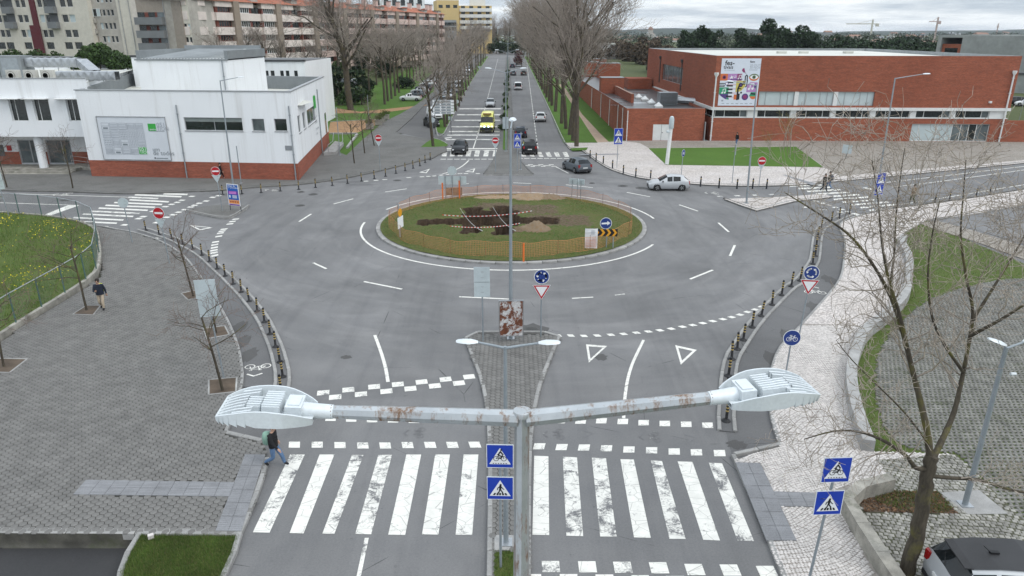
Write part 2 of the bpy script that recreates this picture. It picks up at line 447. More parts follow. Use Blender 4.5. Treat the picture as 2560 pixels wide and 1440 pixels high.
# ================================================================ terrain to the horizon
def rise(X, Y):
    """land climbing behind the left-hand buildings up to the flats"""
    a = np.clip((-34 - X) / 26, 0, 1); b = np.clip((Y - 104) / 40, 0, 1)
    a, b = a * a * (3 - 2 * a), b * b * (3 - 2 * b)
    return 5.0 * a * b
def height(X, Y):
    X, Y = np.asarray(X, float), np.asarray(Y, float)
    h = np.minimum(RAMP * np.maximum(0, Y - 105), 3.6) + rise(X, Y)
    far = np.clip((Y - 600) / 1500, 0, 1)
    return h + far * (-3.0)
def hz(x, y): return float(height(x, y))
gx = np.concatenate([np.linspace(-4500, -260, 18), np.linspace(-240, 260, 101), np.linspace(280, 4500, 18)])
gy = np.concatenate([np.linspace(-60, 0, 3), np.linspace(5, 420, 84), np.linspace(450, 6500, 40)])
GX, GY = np.meshgrid(gx, gy)
GZ = height(GX, GY) - 0.10
GZ[(GY < 90) & (GX > -120) & (GX < 140)] -= 0.05
GZ[np.hypot(GX + .05, GY - 53.6) < 15] -= 2.5
ny, nx = GX.shape
idx = np.arange(nx * ny).reshape(ny, nx)
Fg = np.stack([idx[:-1, :-1], idx[:-1, 1:], idx[1:, 1:], idx[1:, :-1]], -1).reshape(-1, 4)
# a lower yard cuts in at the near left corner: leave the sheet out there
cx, cy = GX[:-1, :-1].ravel(), GY[:-1, :-1].ravel()
keep = ~((cy < 25) & (cx > -120) & (cx < 0))
link('ground', np_mesh('ground', np.stack([GX.ravel(), GY.ravel(), GZ.ravel()], -1), Fg[keep], GRASS_FAR, smooth=True), kind='structure')

# ================================================================ roads
YARD = [(-40, 3), P2(0, 1336), P2(352, 1336), P2(300, 1440), (P2(300, 1440)[0] - 0.3, 3)]
LEFT_KERB_NEAR = px_path([(672, 1150), (655, 1185), (640, 1235), (600, 1335), (575, 1415)], 3)
road_poly = [(-9.2, 3), LEFT_KERB_NEAR[-1], P2(640, 1220), P2(600, 1010), (-26, 50), (-110, 60), (-110, 105), (-60, 105), (120, 105), (120, 30), (26, 30), (18, 18), (10, 3)]
def rim(a0, a1): return [(-0.05 + 9.9 * math.cos(R(a0 + (a1 - a0) * k / 40)), 53.6 + 9.9 * math.sin(R(a0 + (a1 - a0) * k / 40))) for k in range(41)]
# two halves, left open under the roundabout's excavated island
road = sheet('road', [(-0.05, 3)] + road_poly[:8] + [(-0.05, 105)] + rim(90, 270), 0.0, ASPH)
sheet('road_half', [(-0.05, 105)] + road_poly[8:] + [(-0.05, 3)] + rim(-90, 90), 0.0, ASPH, parent=road)
AV_L = [(1110, 334), (1160, 236), (1196, 178), (1222, 141)]
AV_R = [(1412, 356), (1368, 262), (1332, 186), (1310, 141)]
def av_left(Y): return -10.0 + 0.0 * Y
avL = [P2(*p) for p in AV_L]; avR = [P2(*p) for p in AV_R]
sheet('road', [(-60, 105.0), (-12.5, 105.0), (-12.5, 340), (-22, 430), (10, 430), (12.2, 340), (12.2, 105.0)], 0.0, ASPH)

# ================================================================ raised surfaces and kerbs
_kerb_unit = None
def kerb_unit(mat, w, h):
    b = MB(); x, y, z, c = 0.49, w / 2, h, 0.02
    b.add([(-x, -y, -0.1), (x, -y, -0.1), (x, y, -0.1), (-x, y, -0.1), (-x, -y, z - c), (x, -y, z - c), (x, y, z - c), (-x, y, z - c),
           (-x + .01, -y + c, z), (x - .01, -y + c, z), (x - .01, y - c, z), (-x + .01, y - c, z)],
          [(0, 1, 5, 4), (1, 2, 6, 5), (2, 3, 7, 6), (3, 0, 4, 7), (4, 5, 9, 8), (5, 6, 10, 9), (6, 7, 11, 10), (7, 4, 8, 11), (8, 9, 10, 11)])
    return b.mesh('kerb_stone', mat)
def kerb(path, parent, mat=None, w=0.16, h=0.13, step=1.0, single=True, z=0.0):
    """kerb stones end to end along a path"""
    mat = mat or KERB; pts = resample(path, step)
    me = kerb_unit(mat, w, h)
    big = MB()
    for a, b in zip(pts, pts[1:]):
        L = math.hypot(b[0] - a[0], b[1] - a[1]); an = math.atan2(b[1] - a[1], b[0] - a[0])
        mx, my = (a[0] + b[0]) / 2, (a[1] + b[1]) / 2; jz = random.uniform(-0.006, 0.006)
        zc = z + ramp(my) + jz
        if single:
            link('kerb_stone', me, parent, loc=(mx, my, zc), rot=(0, -math.atan2(ramp(b[1]) - ramp(a[1]), L), an), scale=(L, 1, 1))
        else:
            sl = ramp(b[1]) - ramp(a[1])
            M = Matrix.Translation((mx, my, zc)) @ Matrix.Rotation(an, 4, 'Z') @ Matrix.Rotation(-math.atan2(sl, L), 4, 'Y') @ Matrix.Diagonal((L, 1, 1, 1))
            big.add([M @ v.co for v in me.vertices], [tuple(p.vertices) for p in me.polygons])
    if not single: big.build('kerb_row', mat, parent)['kind'] = 'stuff'
PZ = 0.12
def tiles(parent, name, pts, unit_v, unit_f, mats, n_single=300, yaw=None, jit=0.0, zj=0.004, scl=None, z=PZ, mi=None):
    """paving units: the nearest ones each an object, the rest joined in one mesh"""
    pts = np.asarray(pts, float)
    order = np.argsort(np.hypot(pts[:, 0], pts[:, 1])); pts = pts[order]
    n = len(pts)
    yw = np.zeros(n) if yaw is None else np.asarray(yaw)[order]
    yw = yw + rng.uniform(-jit, jit, n); dz = rng.uniform(-zj, zj, n)
    sc = np.ones((n, 2)) if scl is None else np.asarray(scl)[order]
    ub = MB(); ub.add(unit_v, unit_f); me = ub.mesh(name, mats)
    k = min(n_single, n)
    for i in range(k):
        link(name, me, parent, loc=(pts[i, 0], pts[i, 1], z + dz[i]), rot=(0, 0, yw[i]), scale=(sc[i, 0], sc[i, 1], 1))
    if n <= k: return
    U = np.asarray(unit_v, float); q = n - k
    cs, sn = np.cos(yw[k:])[:, None], np.sin(yw[k:])[:, None]
    ux, uy = U[None, :, 0] * sc[k:, 0:1], U[None, :, 1] * sc[k:, 1:2]
    V = np.stack([pts[k:, 0:1] + ux * cs - uy * sn, pts[k:, 1:2] + ux * sn + uy * cs, np.broadcast_to(U[None, :, 2], ux.shape) + z + dz[k:, None]], -1).reshape(-1, 3)
    quads = [f for f in unit_f if len(f) == 4]
    polys = [f for f in unit_f if len(f) != 4]
    off = (np.arange(q) * len(U))[:, None, None]
    fq = [np.asarray(quads)[None] + off] if quads else []
    for f in polys:                                   # fan the caps into quads
        g = [(f[0], f[j], f[j + 1], f[min(j + 2, len(f) - 1)]) for j in range(1, len(f) - 2, 2)]
        fq.append(np.asarray(g)[None] + off)
    F = np.concatenate([a.reshape(-1, 4) for a in fq])
    link(name + '_field', np_mesh(name + '_field', V, F, mats), parent)['kind'] = 'stuff'
def hexunit(a):
    ang = [R(60 * i) for i in range(6)]
    top = [((a - 0.016) * math.cos(t), (a - 0.016) * math.sin(t), 0.010) for t in ang]
    rim = [((a - 0.010) * math.cos(t), (a - 0.010) * math.sin(t), 0.004) for t in ang]
    bot = [((a - 0.010) * math.cos(t), (a - 0.010) * math.sin(t), -0.02) for t in ang]
    f = [tuple(range(6))] + [(6 + i, 6 + (i + 1) % 6, (i + 1) % 6, i) for i in range(6)] + [(12 + i, 12 + (i + 1) % 6, 6 + (i + 1) % 6, 6 + i) for i in range(6)]
    return top + rim + bot, f
def hexpts(poly, a, holes=(), rot=0.0):
    xs = [p[0] for p in poly]; ys = [p[1] for p in poly]
    gx = np.arange(min(xs) - 1, max(xs) + 1, 1.5 * a); gy = np.arange(min(ys) - 1, max(ys) + 1, math.sqrt(3) * a)
    X, Y = np.meshgrid(gx, gy); Y = Y + (np.arange(len(gx)) % 2)[None] * math.sqrt(3) / 2 * a
    X, Y = X.ravel(), Y.ravel(); k = inside(poly, X, Y)
    for h in holes: k &= ~inside(h, X, Y)
    return np.stack([X[k], Y[k]], -1)

# ---- left plaza (hexagonal pavers)
PL_EDGE = px_path([(600, 1335), (640, 1240), (662, 1168), (655, 1106), (565, 1085), (590, 1010), (604, 950), (600, 905), (590, 860), (562, 795), (510, 710), (455, 640), (395, 603), (333, 583), (300, 577), (250, 568)], 3, PZ)
PL_IN = px_poly([(227, 555), (236, 600), (247, 647), (257, 660), (253, 690), (213, 720), (167, 750), (110, 783), (50, 820), (0, 857)], PZ)
plaza_poly = PL_EDGE + PL_IN + [P2(-520, 1075, PZ), P2(-420, 1330, PZ), P2(0, 1333, PZ)]
plaza = sheet('pavement', plaza_poly, PZ - 0.012, HEXGAP, depth=0.75, mside=make_stone('mossy_wall', (.10, .095, .08), .4, .4, 0, moss=.8))
BEDS_PX = [[(453, 734), (498, 724), (513, 741), (470, 750)], [(508, 822), (562, 815), (573, 837), (518, 847)],
           [(522, 950), (592, 944), (590, 980), (522, 987)], [(216, 764), (252, 764), (233, 788), (182, 786)],
           [(-30, 896), (68, 898), (24, 932), (-60, 930)]]
BEDS = [px_poly(b, PZ) for b in BEDS_PX]
TACT1 = px_poly([(215, 1200), (588, 1206), (575, 1242), (182, 1237)], PZ)
TACT2 = px_poly([(613, 1136), (664, 1137), (603, 1329), (538, 1328)], PZ)
HA = 0.128
hv, hf = hexunit(HA)
def shrink(q, d):
    c = sum((Vector(p) for p in q), Vector((0, 0))) / len(q)
    return [tuple(Vector(p) + (c - Vector(p)).normalized() * d) for p in q]
hp = hexpts(plaza_poly, HA, [shrink(b, .13) for b in BEDS] + [shrink(TACT1, .16), shrink(TACT2, .16)])
hp = hp[(hp[:, 1] < 56) & (hp[:, 0] > -40)]
tiles(plaza, 'hexagonal_paver', hp, hv, hf, HEXM)
for bp in BEDS:                                        # tree pits
    sheet('tree_pit', bp, PZ + 0.016, SOIL, parent=plaza)
    mb = MB()
    for a, b in zip(bp, bp[1:] + bp[:1]):
        L = math.hypot(b[0] - a[0], b[1] - a[1])
        mb.box(((a[0] + b[0]) / 2, (a[1] + b[1]) / 2, PZ), (L, 0.07, 0.05), math.atan2(b[1] - a[1], b[0] - a[0]))
    mb.build('pit_edging', KERB, plaza)
def slab_grid(poly4, nu, nv, name, parent, mat, ribs=0, dots=False, z=PZ, mkribs=None):
    """rectangular slabs filling a four-cornered patch, each with raised bars or studs"""
    A, B, Cc, D = [Vector((*p, 0)) for p in poly4]
    def at(u, v): return (A * (1 - u) + B * u) * (1 - v) + (D * (1 - u) + Cc * u) * v
    for i in range(nu):
        for j in range(nv):
            e = 0.012
            q = [at((i + e) / nu, (j + e) / nv), at((i + 1 - e) / nu, (j + e) / nv), at((i + 1 - e) / nu, (j + 1 - e) / nv), at((i + e) / nu, (j + 1 - e) / nv)]
            mb = MB(); mb.prism([(p.x, p.y) for p in q], z - 0.03, z + 0.0165)
            if ribs:
                for k in range(ribs):
                    v0, v1 = (j + (k + .25) / ribs) / nv, (j + (k + .75) / ribs) / nv
                    r = [at((i + .03) / nu, v0), at((i + .97) / nu, v0), at((i + .97) / nu, v1), at((i + .03) / nu, v1)]
                    mb.prism([(p.x, p.y) for p in r], z + 0.0166, z + 0.023)
            if dots:
                for a in range(8):
                    for b in range(8):
                        c = at((i + (a + .5) / 8) / nu, (j + (b + .5) / 8) / nv)
                        mb.box((c.x, c.y, z + 0.0195), (0.03, 0.03, 0.008))
            mb.build(name, mat, parent)
slab_grid(TACT1, 10, 2, 'tactile_slab', plaza, PLATE, ribs=5)
slab_grid(TACT2, 2, 6, 'tactile_slab', plaza, PLATE, dots=True)
kerb(px_path([(600, 1338), (641, 1241), (664, 1170), (668, 1150)], 3), plaza)
kerb(px_path([(0, 1333), (300, 1335), (600, 1337)], 3), plaza, w=0.26, h=0.125)
kerb(px_path([(-500, 1330), (0, 1333)], 3), plaza, w=0.26, h=0.125, single=False)
kerb(px_path([(655, 1107), (565, 1086)], 2), plaza, w=0.2, h=0.13)
kerb(px_path([(565, 1085), (592, 1008), (606, 950), (602, 905), (592, 860), (564, 795), (512, 710), (457, 640), (396, 603), (333, 583), (300, 577), (252, 568), (200, 560), (110, 543), (0, 538)], 3), plaza, w=0.14, h=0.125)

# street pavement outside the fence
sheet('pavement', px_poly([(-300, 520), (0, 540), (110, 545), (200, 560), (250, 570), (247, 647), (227, 555), (200, 553), (110, 500 + 50), (0, 552), (-300, 540)], PZ), PZ - 0.02, PAVE_FAR, depth=0.2, mside=KERB)

# ---- low yard and grass corner at the near left
sheet('yard', [(-45, 3), (-45, 26), P2(0, 1346), P2(360, 1346), P2(300, 1446), (-7.4, 10), (-7.4, 3)], -0.36, make_asphalt('yard_asphalt', (0.045, 0.045, 0.047), streak=False), kind='structure')
GP = px_poly([(352, 1338), (598, 1340), (575, 1412), (562, 1440), (540, 1490), (300, 1490), (302, 1430)], 0.1)
corner_lawn = sheet('lawn', GP, 0.09, GRASS_ROUGH, depth=0.8, mside=CONC_OLD)
kerb(px_path([(352, 1338), (325, 1380), (304, 1430), (298, 1490)], 3), corner_lawn, h=0.14)
kerb(px_path([(600, 1338), (578, 1412), (562, 1440), (535, 1500)], 3), corner_lawn, h=0.14)

# ---- cycle path strips and their double kerbs carrying the bollards
L_BOL = [(365, 576), (398, 587), (430, 597), (457, 611), (482, 623), (505, 638), (524, 654), (543, 672), (563, 690), (583, 710), (603, 730), (623, 753), (643, 778), (661, 805), (675, 835), (689, 867), (700, 905), (707, 942), (703, 978)]
R_BOL = [(1815, 1052), (1817, 990), (1821, 940), (1829, 898), (1843, 873), (1858, 850), (1880, 818), (1903, 790), (1930, 762), (1954, 738), (1978, 716), (2000, 702), (2032, 660), (2038, 640), (2041, 615), (2044, 594), (2052, 572), (2078, 556), (2098, 546), (2124, 535)]
def bollard_strip(px, name):
    path = px_path(px, 3)
    a, b = offset_path(path, 0.28), offset_path(path, -0.28)
    st = sheet(name, a + b[::-1], 0.04, ASPH_DARK, depth=0.1)
    kerb(a, st, w=0.15, h=0.09); kerb(b, st, w=0.15, h=0.09)
    return st
cyc_l = sheet('cycle_path', px_path([(355, 575)] + L_BOL[1:] + [(712, 1010), (640, 1105)], 2) + px_path([(560, 1092), (592, 1008), (606, 950), (602, 905), (592, 860), (564, 795), (512, 710), (457, 640), (396, 603), (333, 583)], 2), 0.004, ASPH_DARK)
bollard_strip([(352, 573)] + L_BOL + [(698, 1010)], 'kerb_strip')
CYC_R_OUT = [(1830, 1140), (1950, 1115), (1928, 1040), (1924, 960), (1945, 880), (1990, 830), (2060, 752), (2100, 700), (2110, 650), (2112, 600), (2100, 562), (2150, 540), (2230, 522)]
cyc_r = sheet('cycle_path', px_path([(1815, 1080)] + R_BOL, 2) + px_path(CYC_R_OUT[::-1], 2), 0.004, ASPH_DARK)
bollard_strip([(1818, 1080)] + R_BOL, 'kerb_strip')

# ---- right-hand limestone pavement
RP_L = px_path(CYC_R_OUT[1:], 3, PZ)
RP_R = px_path([(2325, 545), (2240, 597), (2262, 640), (2260, 687), (2250, 737), (2207, 780), (2153, 820), (2128, 877), (2118, 930), (2125, 1000), (2155, 1098), (2178, 1128)], 3, PZ)
rp_poly = RP_L + RP_R + px_poly([(2390, 1135), (2560, 1300), (2800, 1500), (2060, 1640), (1985, 1500), (1958, 1440), (1902, 1300), (1835, 1150)], PZ)
rpave = sheet('pavement', rp_poly, PZ - 0.012, CALC_GAP, depth=0.2, mside=KERB)
BENCH2 = px_poly([(2088, 1225), (2225, 1185), (2232, 1210), (2115, 1250), (2260, 1440), (2330, 1560), (2240, 1560)], PZ)   # L-shaped wall footprint
GREYZONE = px_poly([(2190, 1150), (2390, 1135), (2560, 1300), (2850, 1560), (2330, 1560), (2260, 1440), (2120, 1250), (2235, 1205)], PZ)
TACT3 = px_poly([(1838, 1156), (1901, 1158), (1992, 1352), (1916, 1352)], PZ)
TACT4 = px_poly([(1934, 1229), (2035, 1232), (2054, 1268), (1950, 1266)], PZ)
PLANTER = px_poly([(2128, 1225), (2345, 1230), (2395, 1285), (2162, 1280)], PZ)
LAMPPAD = px_poly([(2350, 1232), (2448, 1226), (2520, 1285), (2420, 1286)], PZ)
def stone_unit(w, h):
    x, y, c = w / 2, h / 2, 0.012
    v = [(-x + c, -y + c, 0.012), (x - c, -y + c, 0.012), (x - c, y - c, 0.012), (-x + c, y - c, 0.012), (-x, -y, 0.0), (x, -y, 0.0), (x, y, 0.0), (-x, y, 0.0)]
    return v, [(0, 1, 2, 3), (4, 5, 1, 0), (5, 6, 2, 1), (6, 7, 3, 2), (7, 4, 0, 3)]
def cobbles(parent, poly, holes, pitch, ang, ymax, mats, name, fill=0.89, n_single=300):
    X, Y = np.meshgrid(np.arange(-60, 60, pitch), np.arange(-60, 60, pitch))
    wob = 0.35 * np.sin(X * 0.5) + 0.15 * np.sin(X * 1.7)
    X = X + (np.arange(X.shape[0]) % 2)[:, None] * pitch / 2 + rng.normal(0, pitch * 0.07, X.shape); Y = Y + wob + rng.normal(0, pitch * 0.05, X.shape)
    c, s = math.cos(ang), math.sin(ang); cx, cy = 11, 22
    Xr, Yr = (X * c - Y * s + cx).ravel(), (X * s + Y * c + cy).ravel()
    k = inside(poly, Xr, Yr) & (Yr < ymax)
    for h in holes: k &= ~inside(h, Xr, Yr)
    pts = np.stack([Xr[k], Yr[k]], -1)
    v, f = stone_unit(pitch * fill, pitch * fill)
    sc = rng.uniform(0.86, 1.08, (len(pts), 2))
    tiles(parent, name, pts, v, f, mats, n_single, yaw=np.full(len(pts), ang), jit=0.16, zj=0.004, scl=sc)
NEAR_CUT = 33.0
cobbles(rpave, rp_poly, [GREYZONE, TACT3, TACT4, BENCH2, PLANTER], 0.099, R(28), NEAR_CUT, CALC, 'cobble')
far_part = [p for p in resample(RP_L, 0.7) if p[1] > NEAR_CUT - 0.05] + [p for p in resample(RP_R, 0.7) if p[1] > NEAR_CUT - 0.05]
sheet('cobble_paving', far_part, PZ + 0.002, CALC_FAR, parent=rpave)
sheet('paving_joint', GREYZONE, PZ - 0.006, CALC_GREY_GAP, parent=rpave)
cobbles(rpave, GREYZONE, [BENCH2, PLANTER, LAMPPAD], 0.155, R(-14), 60, CALC_GREY, 'cobble', 0.84)
slab_grid(TACT3, 2, 6, 'tactile_slab', rpave, PLATE, dots=True)
slab_grid(TACT4, 3, 2, 'tactile_slab', rpave, PLATE, ribs=5)
mb = MB(); mb.prism(LAMPPAD, PZ - 0.02, PZ + 0.016); mb.build('lamp_pad', CONCRETE, rpave)
kerb(px_path([(1832, 1142), (1862, 1200), (1902, 1300), (1958, 1440), (2000, 1560)], 3), rpave)
kerb(px_path([(1835, 1140), (1950, 1115)], 2), rpave)
kerb(px_path(CYC_R_OUT[1:], 3), rpave, mat=KERB, w=0.14)

# ---- lawn, grass-concrete car park and street beyond the curved wall
rl_poly = RP_R[::-1][:] + px_poly([(2325, 560), (2440, 610), (2560, 660), (2900, 760), (2900, 1500), (2560, 1335), (2390, 1140)], 0)
rlawn = sheet('lawn', rl_poly, 0.02, GRASS_ROUGH)
GRID = px_path([(2395, 1135), (2300, 1128), (2235, 1105), (2200, 1040), (2190, 960), (2200, 880), (2260, 800), (2340, 745), (2450, 712), (2560, 698), (2900, 700)], 3) + px_poly([(2900, 1480), (2560, 1322)])
gp = sheet('car_park', GRID, 0.03, GRASS_ROUGH)
gv = np.array(GRID); x0, x1, y0, y1 = gv[:, 0].min(), gv[:, 0].max(), gv[:, 1].min(), gv[:, 1].max()
x1 = min(x1, 34)
def bars(cx, cy, lx, ly, z0, z1):
    n = len(cx)
    ux = np.array([-1, 1, 1, -1, -1, 1, 1, -1]) * 0.5; uy = np.array([-1, -1, 1, 1, -1, -1, 1, 1]) * 0.5; uz = np.array([z0] * 4 + [z1] * 4)
    V = np.stack([cx[:, None] + ux * np.reshape(lx, (-1, 1)), cy[:, None] + uy * np.reshape(ly, (-1, 1)), np.broadcast_to(uz, (n, 8)) + rng.uniform(-.003, .003, (n, 1))], -1).reshape(-1, 3)
    F = np.array([(4, 5, 6, 7), (0, 1, 5, 4), (1, 2, 6, 5), (2, 3, 7, 6), (3, 0, 4, 7)])[None] + (np.arange(n) * 8)[:, None, None]
    return V, F.reshape(-1, 4)
row = 0.21; col_ = 0.19
Xc, Yc = np.meshgrid(np.arange(x0, x1, col_), np.arange(y0, y1, row))
Xs = Xc + ((np.arange(Xc.shape[0]) % 2) * col_ / 2)[:, None]
k1 = inside(GRID, Xc.ravel(), Yc.ravel()); k2 = inside(GRID, Xs.ravel(), (Yc + row / 2).ravel())
V1, F1 = bars(Xc.ravel()[k1], Yc.ravel()[k1], col_ * 1.001, 0.088, 0.0, 0.075)
V2, F2 = bars(Xs.ravel()[k2], (Yc + row / 2).ravel()[k2], 0.072, row - 0.092, 0.0, 0.068)
GRIDM = make_stone('grid_paver_concrete', (0.20, 0.195, 0.178), 0.3, 0.3, 0.12, moss=0.75)
link('grid_paver', np_mesh('grid_paver', np.concatenate([V1, V2]), np.concatenate([F1, F2 + len(V1)]), GRIDM), gp)['kind'] = 'stuff'
# street behind: south pavement, second street
sp_poly = px_poly([(2232, 522), (2400, 500), (2560, 474), (2900, 420), (2900, 450), (2560, 512), (2400, 540), (2325, 548), (2240, 560)], PZ)
spave = sheet('pavement', sp_poly, PZ, CALC_FAR, depth=0.2, mside=KERB)
kerb(px_path([(2232, 522), (2400, 500), (2560, 474), (2750, 443)], 2), spave, mat=KERB_DARK, single=False)
kerb(px_path([(2330, 550), (2400, 541), (2560, 513)], 2), spave, mat=KERB_DARK, single=False)
sheet('road', px_poly([(2335, 552), (2400, 545), (2560, 517), (2900, 455), (2900, 700), (2560, 612), (2440, 575)]), 0.026, ASPH)
sheet('path', px_poly([(2300, 560), (2340, 552), (2440, 580), (2560, 617), (2900, 712), (2900, 760), (2560, 650), (2440, 606), (2330, 572)]), 0.05, CALC_BEIGE)

# ---- near splitter island
SI_L = [(1165, 848), (1180, 890), (1198, 935), (1212, 985), (1222, 1060), (1226, 1200), (1224, 1440), (1224, 1600)]
SI_R = [(1318, 1600), (1320, 1440), (1322, 1200), (1328, 1080), (1345, 980), (1368, 915), (1390, 862), (1398, 845)]
si_poly = px_path(SI_L, 3, PZ) + px_path(SI_R, 3, PZ) + px_poly([(1370, 836), (1190, 836)], PZ)
split = sheet('traffic_island', si_poly, PZ - 0.012, HEXGAP, depth=0.2, mside=KERB)
PLOT = px_poly([(1234, 1378), (1312, 1378), (1312, 1600), (1234, 1600)], PZ)
hv2, hf2 = hexunit(0.135)
tiles(split, 'hexagonal_paver', hexpts(si_poly, 0.135, [PLOT]), hv2, hf2, HEXM)
sheet('grass_bed', PLOT, PZ, GRASS_ROUGH, parent=split)
mb = MB(); mb.prism(px_poly([(1236, 1338), (1314, 1338), (1314, 1376), (1236, 1376)], PZ), PZ - .02, PZ + .012); mb.build('lamp_pad', CONCRETE, split)
kerb(px_path(SI_L, 3), split); kerb(px_path(SI_R, 3), split); kerb(px_path([(1398, 845), (1385, 838), (1370, 834), (1190, 834), (1172, 838), (1165, 848)], 2), split)

# ---- far splitter island and avenue median
ME_L = [(1210, 436), (1232, 405), (1246, 372), (1252, 335), (1258, 270), (1263, 200), (1266, 143)]
ME_R = [(1275, 143), (1277, 200), (1280, 270), (1285, 335), (1290, 372), (1302, 405), (1332, 436)]
med_poly = px_path(ME_L, 2, PZ) + px_path(ME_R, 2, PZ)
median = sheet('traffic_island', med_poly, PZ, PAVE_FAR, depth=0.2, mside=KERB)
kerb(px_path(ME_L, 2), median, mat=KERB_DARK, single=False, step=1.5); kerb(px_path(ME_R, 2), median, mat=KERB_DARK, single=False, step=1.5); kerb(px_path([(1332, 437), (1210, 437)], 2), median, mat=KERB_DARK, single=False)
sheet('grass_bed', px_poly([(1257, 374), (1268, 374), (1271, 150), (1268.5, 150), (1260.5, 280)], PZ + 0.02), PZ + 0.02, GRASS, parent=median)

# ---- side-street islands
si2 = sheet('traffic_island', px_path([(467, 527), (500, 517), (560, 512), (622, 515), (600, 530), (572, 545), (530, 541), (467, 527)], 2, PZ), PZ, PAVE_FAR, depth=0.2, mside=KERB)
kerb(px_path([(622, 515), (600, 530), (572, 545), (530, 541), (467, 527)], 2), si2, mat=KERB)
si3_poly = px_poly([(1810, 497), (1850, 512), (1892, 526), (1985, 503), (2082, 492), (2060, 484), (1990, 490), (1900, 494)], PZ)
si3 = sheet('traffic_island', si3_poly, PZ, CALC_FAR, depth=0.2, mside=KERB_DARK)
kerb(px_path([(1810, 497), (1850, 512), (1892, 526)], 2), si3, mat=KERB_DARK); kerb(px_path([(1892, 526), (1985, 503), (2082, 492)], 2), si3)

# ---- pavement in front of the white building and along the parking street
TL_K = [(-500, 462), (0, 475), (167, 478), (317, 483), (467, 478), (547, 475), (640, 467), (747, 460), (840, 448), (923, 432), (1007, 412), (1047, 402), (1083, 394)]
tl_poly = px_path(TL_K, 3, PZ) + px_poly([(1100, 384), (1118, 378), (1105, 358), (1060, 345), (1010, 338), (990, 330), (1030, 295), (1065, 258), (1088, 232), (1082, 230), (1040, 262), (1000, 285), (958, 305), (905, 350), (866, 388), (800, 360), (700, 395), (230, 395), (-500, 400)], PZ)
tlp = sheet('pavement', tl_poly, PZ, PAVE_FAR, depth=0.2, mside=KERB_DARK)
kerb(px_path(TL_K, 3), tlp, mat=KERB_DARK, single=False, h=0.14)
# parking street and the junction
sheet('road', px_poly([(990, 331), (1065, 258), (1130, 190), (1170, 148), (1190, 130), (1215, 132), (1160, 205), (1104, 290), (1088, 322), (1112, 346), (1118, 378), (1060, 345)]), 0.012, make_asphalt('parking_asphalt', (0.115, 0.113, 0.112), streak=False))
sheet('parking_bay', px_poly([(1060, 262), (1138, 183), (1170, 148), (1150, 142), (1085, 195), (1000, 258)]), 0.02, make_asphalt('bay_asphalt', (0.13, 0.125, 0.122), streak=False))
tri = sheet('lawn', px_path([(1052, 368), (1083, 346), (1113, 357), (1116, 366), (1052, 368)], 2, PZ), 0.14, GRASS, depth=0.2, mside=KERB)
kerb(px_path([(1083, 346), (1113, 357), (1117, 366)], 2), tri, single=False)
# grass strip between parking street and avenue
GS = px_path([(1110, 335), (1160, 236), (1196, 178), (1222, 141)], 2, PZ) + px_path([(1214, 141), (1162, 203), (1106, 290), (1090, 318), (1092, 330), (1110, 335)], 2, PZ)
gs = sheet('lawn', GS, 0.12, GRASS, depth=0.2, mside=KERB)
kerb(px_path([(1090, 318), (1092, 330), (1110, 335), (1160, 236), (1196, 178), (1222, 141)], 2), gs, single=False)
# park lawn left of the parking street, sandy and orange paths
park = sheet('lawn', px_poly([(700, 398), (866, 389), (905, 351), (958, 306), (1000, 286), (1040, 263), (1085, 231), (1085, 200), (1000, 258), (1085, 193), (1150, 142), (1158, 136), (900, 190), (600, 300)]), 0.03, GRASS)
sheet('path', px_poly([(840, 271), (900, 280), (1070, 262), (1050, 270), (950, 283), (832, 284)]), 0.05, ORANGE_EARTH)
sheet('path', px_poly([(820, 334), (890, 334), (958, 306), (950, 299), (826, 306)]), 0.05, ORANGE_EARTH)
mb = MB()
for a, b in (((826, 305), (953, 298)), ((826, 336), (893, 336)), ((893, 338), (868, 372)), ((1070, 262), (1000, 287))):
    A, B = P(*a), P(*b); mb.box(((A.x + B.x) / 2, (A.y + B.y) / 2, 0.1), ((B - A).length, 0.3, 0.3), math.atan2(B.y - A.y, B.x - A.x))
mb.build('path_edging', CONCRETE, park)

# ---- right of the avenue
TR_K = [(1412, 357), (1425, 372), (1448, 372), (1478, 392), (1494, 404), (1530, 424), (1600, 444), (1700, 456), (1800, 463), (1950, 463), (2100, 452), (2560, 407), (2900, 372)]
tr_poly = px_path(TR_K, 3, PZ) + px_poly([(2900, 345), (2520, 352), (1563, 352), (1500, 356)], PZ)
trp = sheet('pavement', tr_poly, PZ, CALC_FAR, depth=0.2, mside=KERB_DARK)
kerb(px_path(TR_K, 3), trp, mat=KERB_DARK, single=False, h=0.14)
sheet('footway', px_poly([(1600, 358), (1563, 353), (2520, 353), (2900, 346), (2900, 380), (2560, 400), (2100, 440), (2062, 419), (1990, 366), (1622, 370)], PZ), PZ + 0.008, CALC_BEIGE, parent=trp)
sheet('lawn', px_poly([(1622, 371), (1990, 367), (2058, 418), (1665, 412)], PZ), PZ + 0.03, GRASS, depth=0.05)
sheet('slab_strip', px_poly([(1955, 437), (1962, 437), (2050, 462), (2030, 463)], PZ), PZ + 0.012, PLATE, parent=trp)
sheet('slab_strip', px_poly([(1450, 386), (1548, 384), (1548, 386.5), (1452, 388.5)], PZ), PZ + 0.012, PLATE, parent=trp)
rg = sheet('lawn', px_poly([(1410, 357), (1494, 357), (1400, 215), (1345, 141), (1310, 141), (1332, 186), (1368, 262)], PZ), 0.12, GRASS, depth=0.2, mside=KERB)
kerb(px_path([(1412, 357), (1368, 262), (1332, 186), (1310, 141)], 2), rg, single=False)
sheet('path', px_poly([(1494, 357), (1525, 357), (1455, 285), (1415, 222), (1402, 210), (1395, 213)], PZ), 0.1, SAND_PATH)
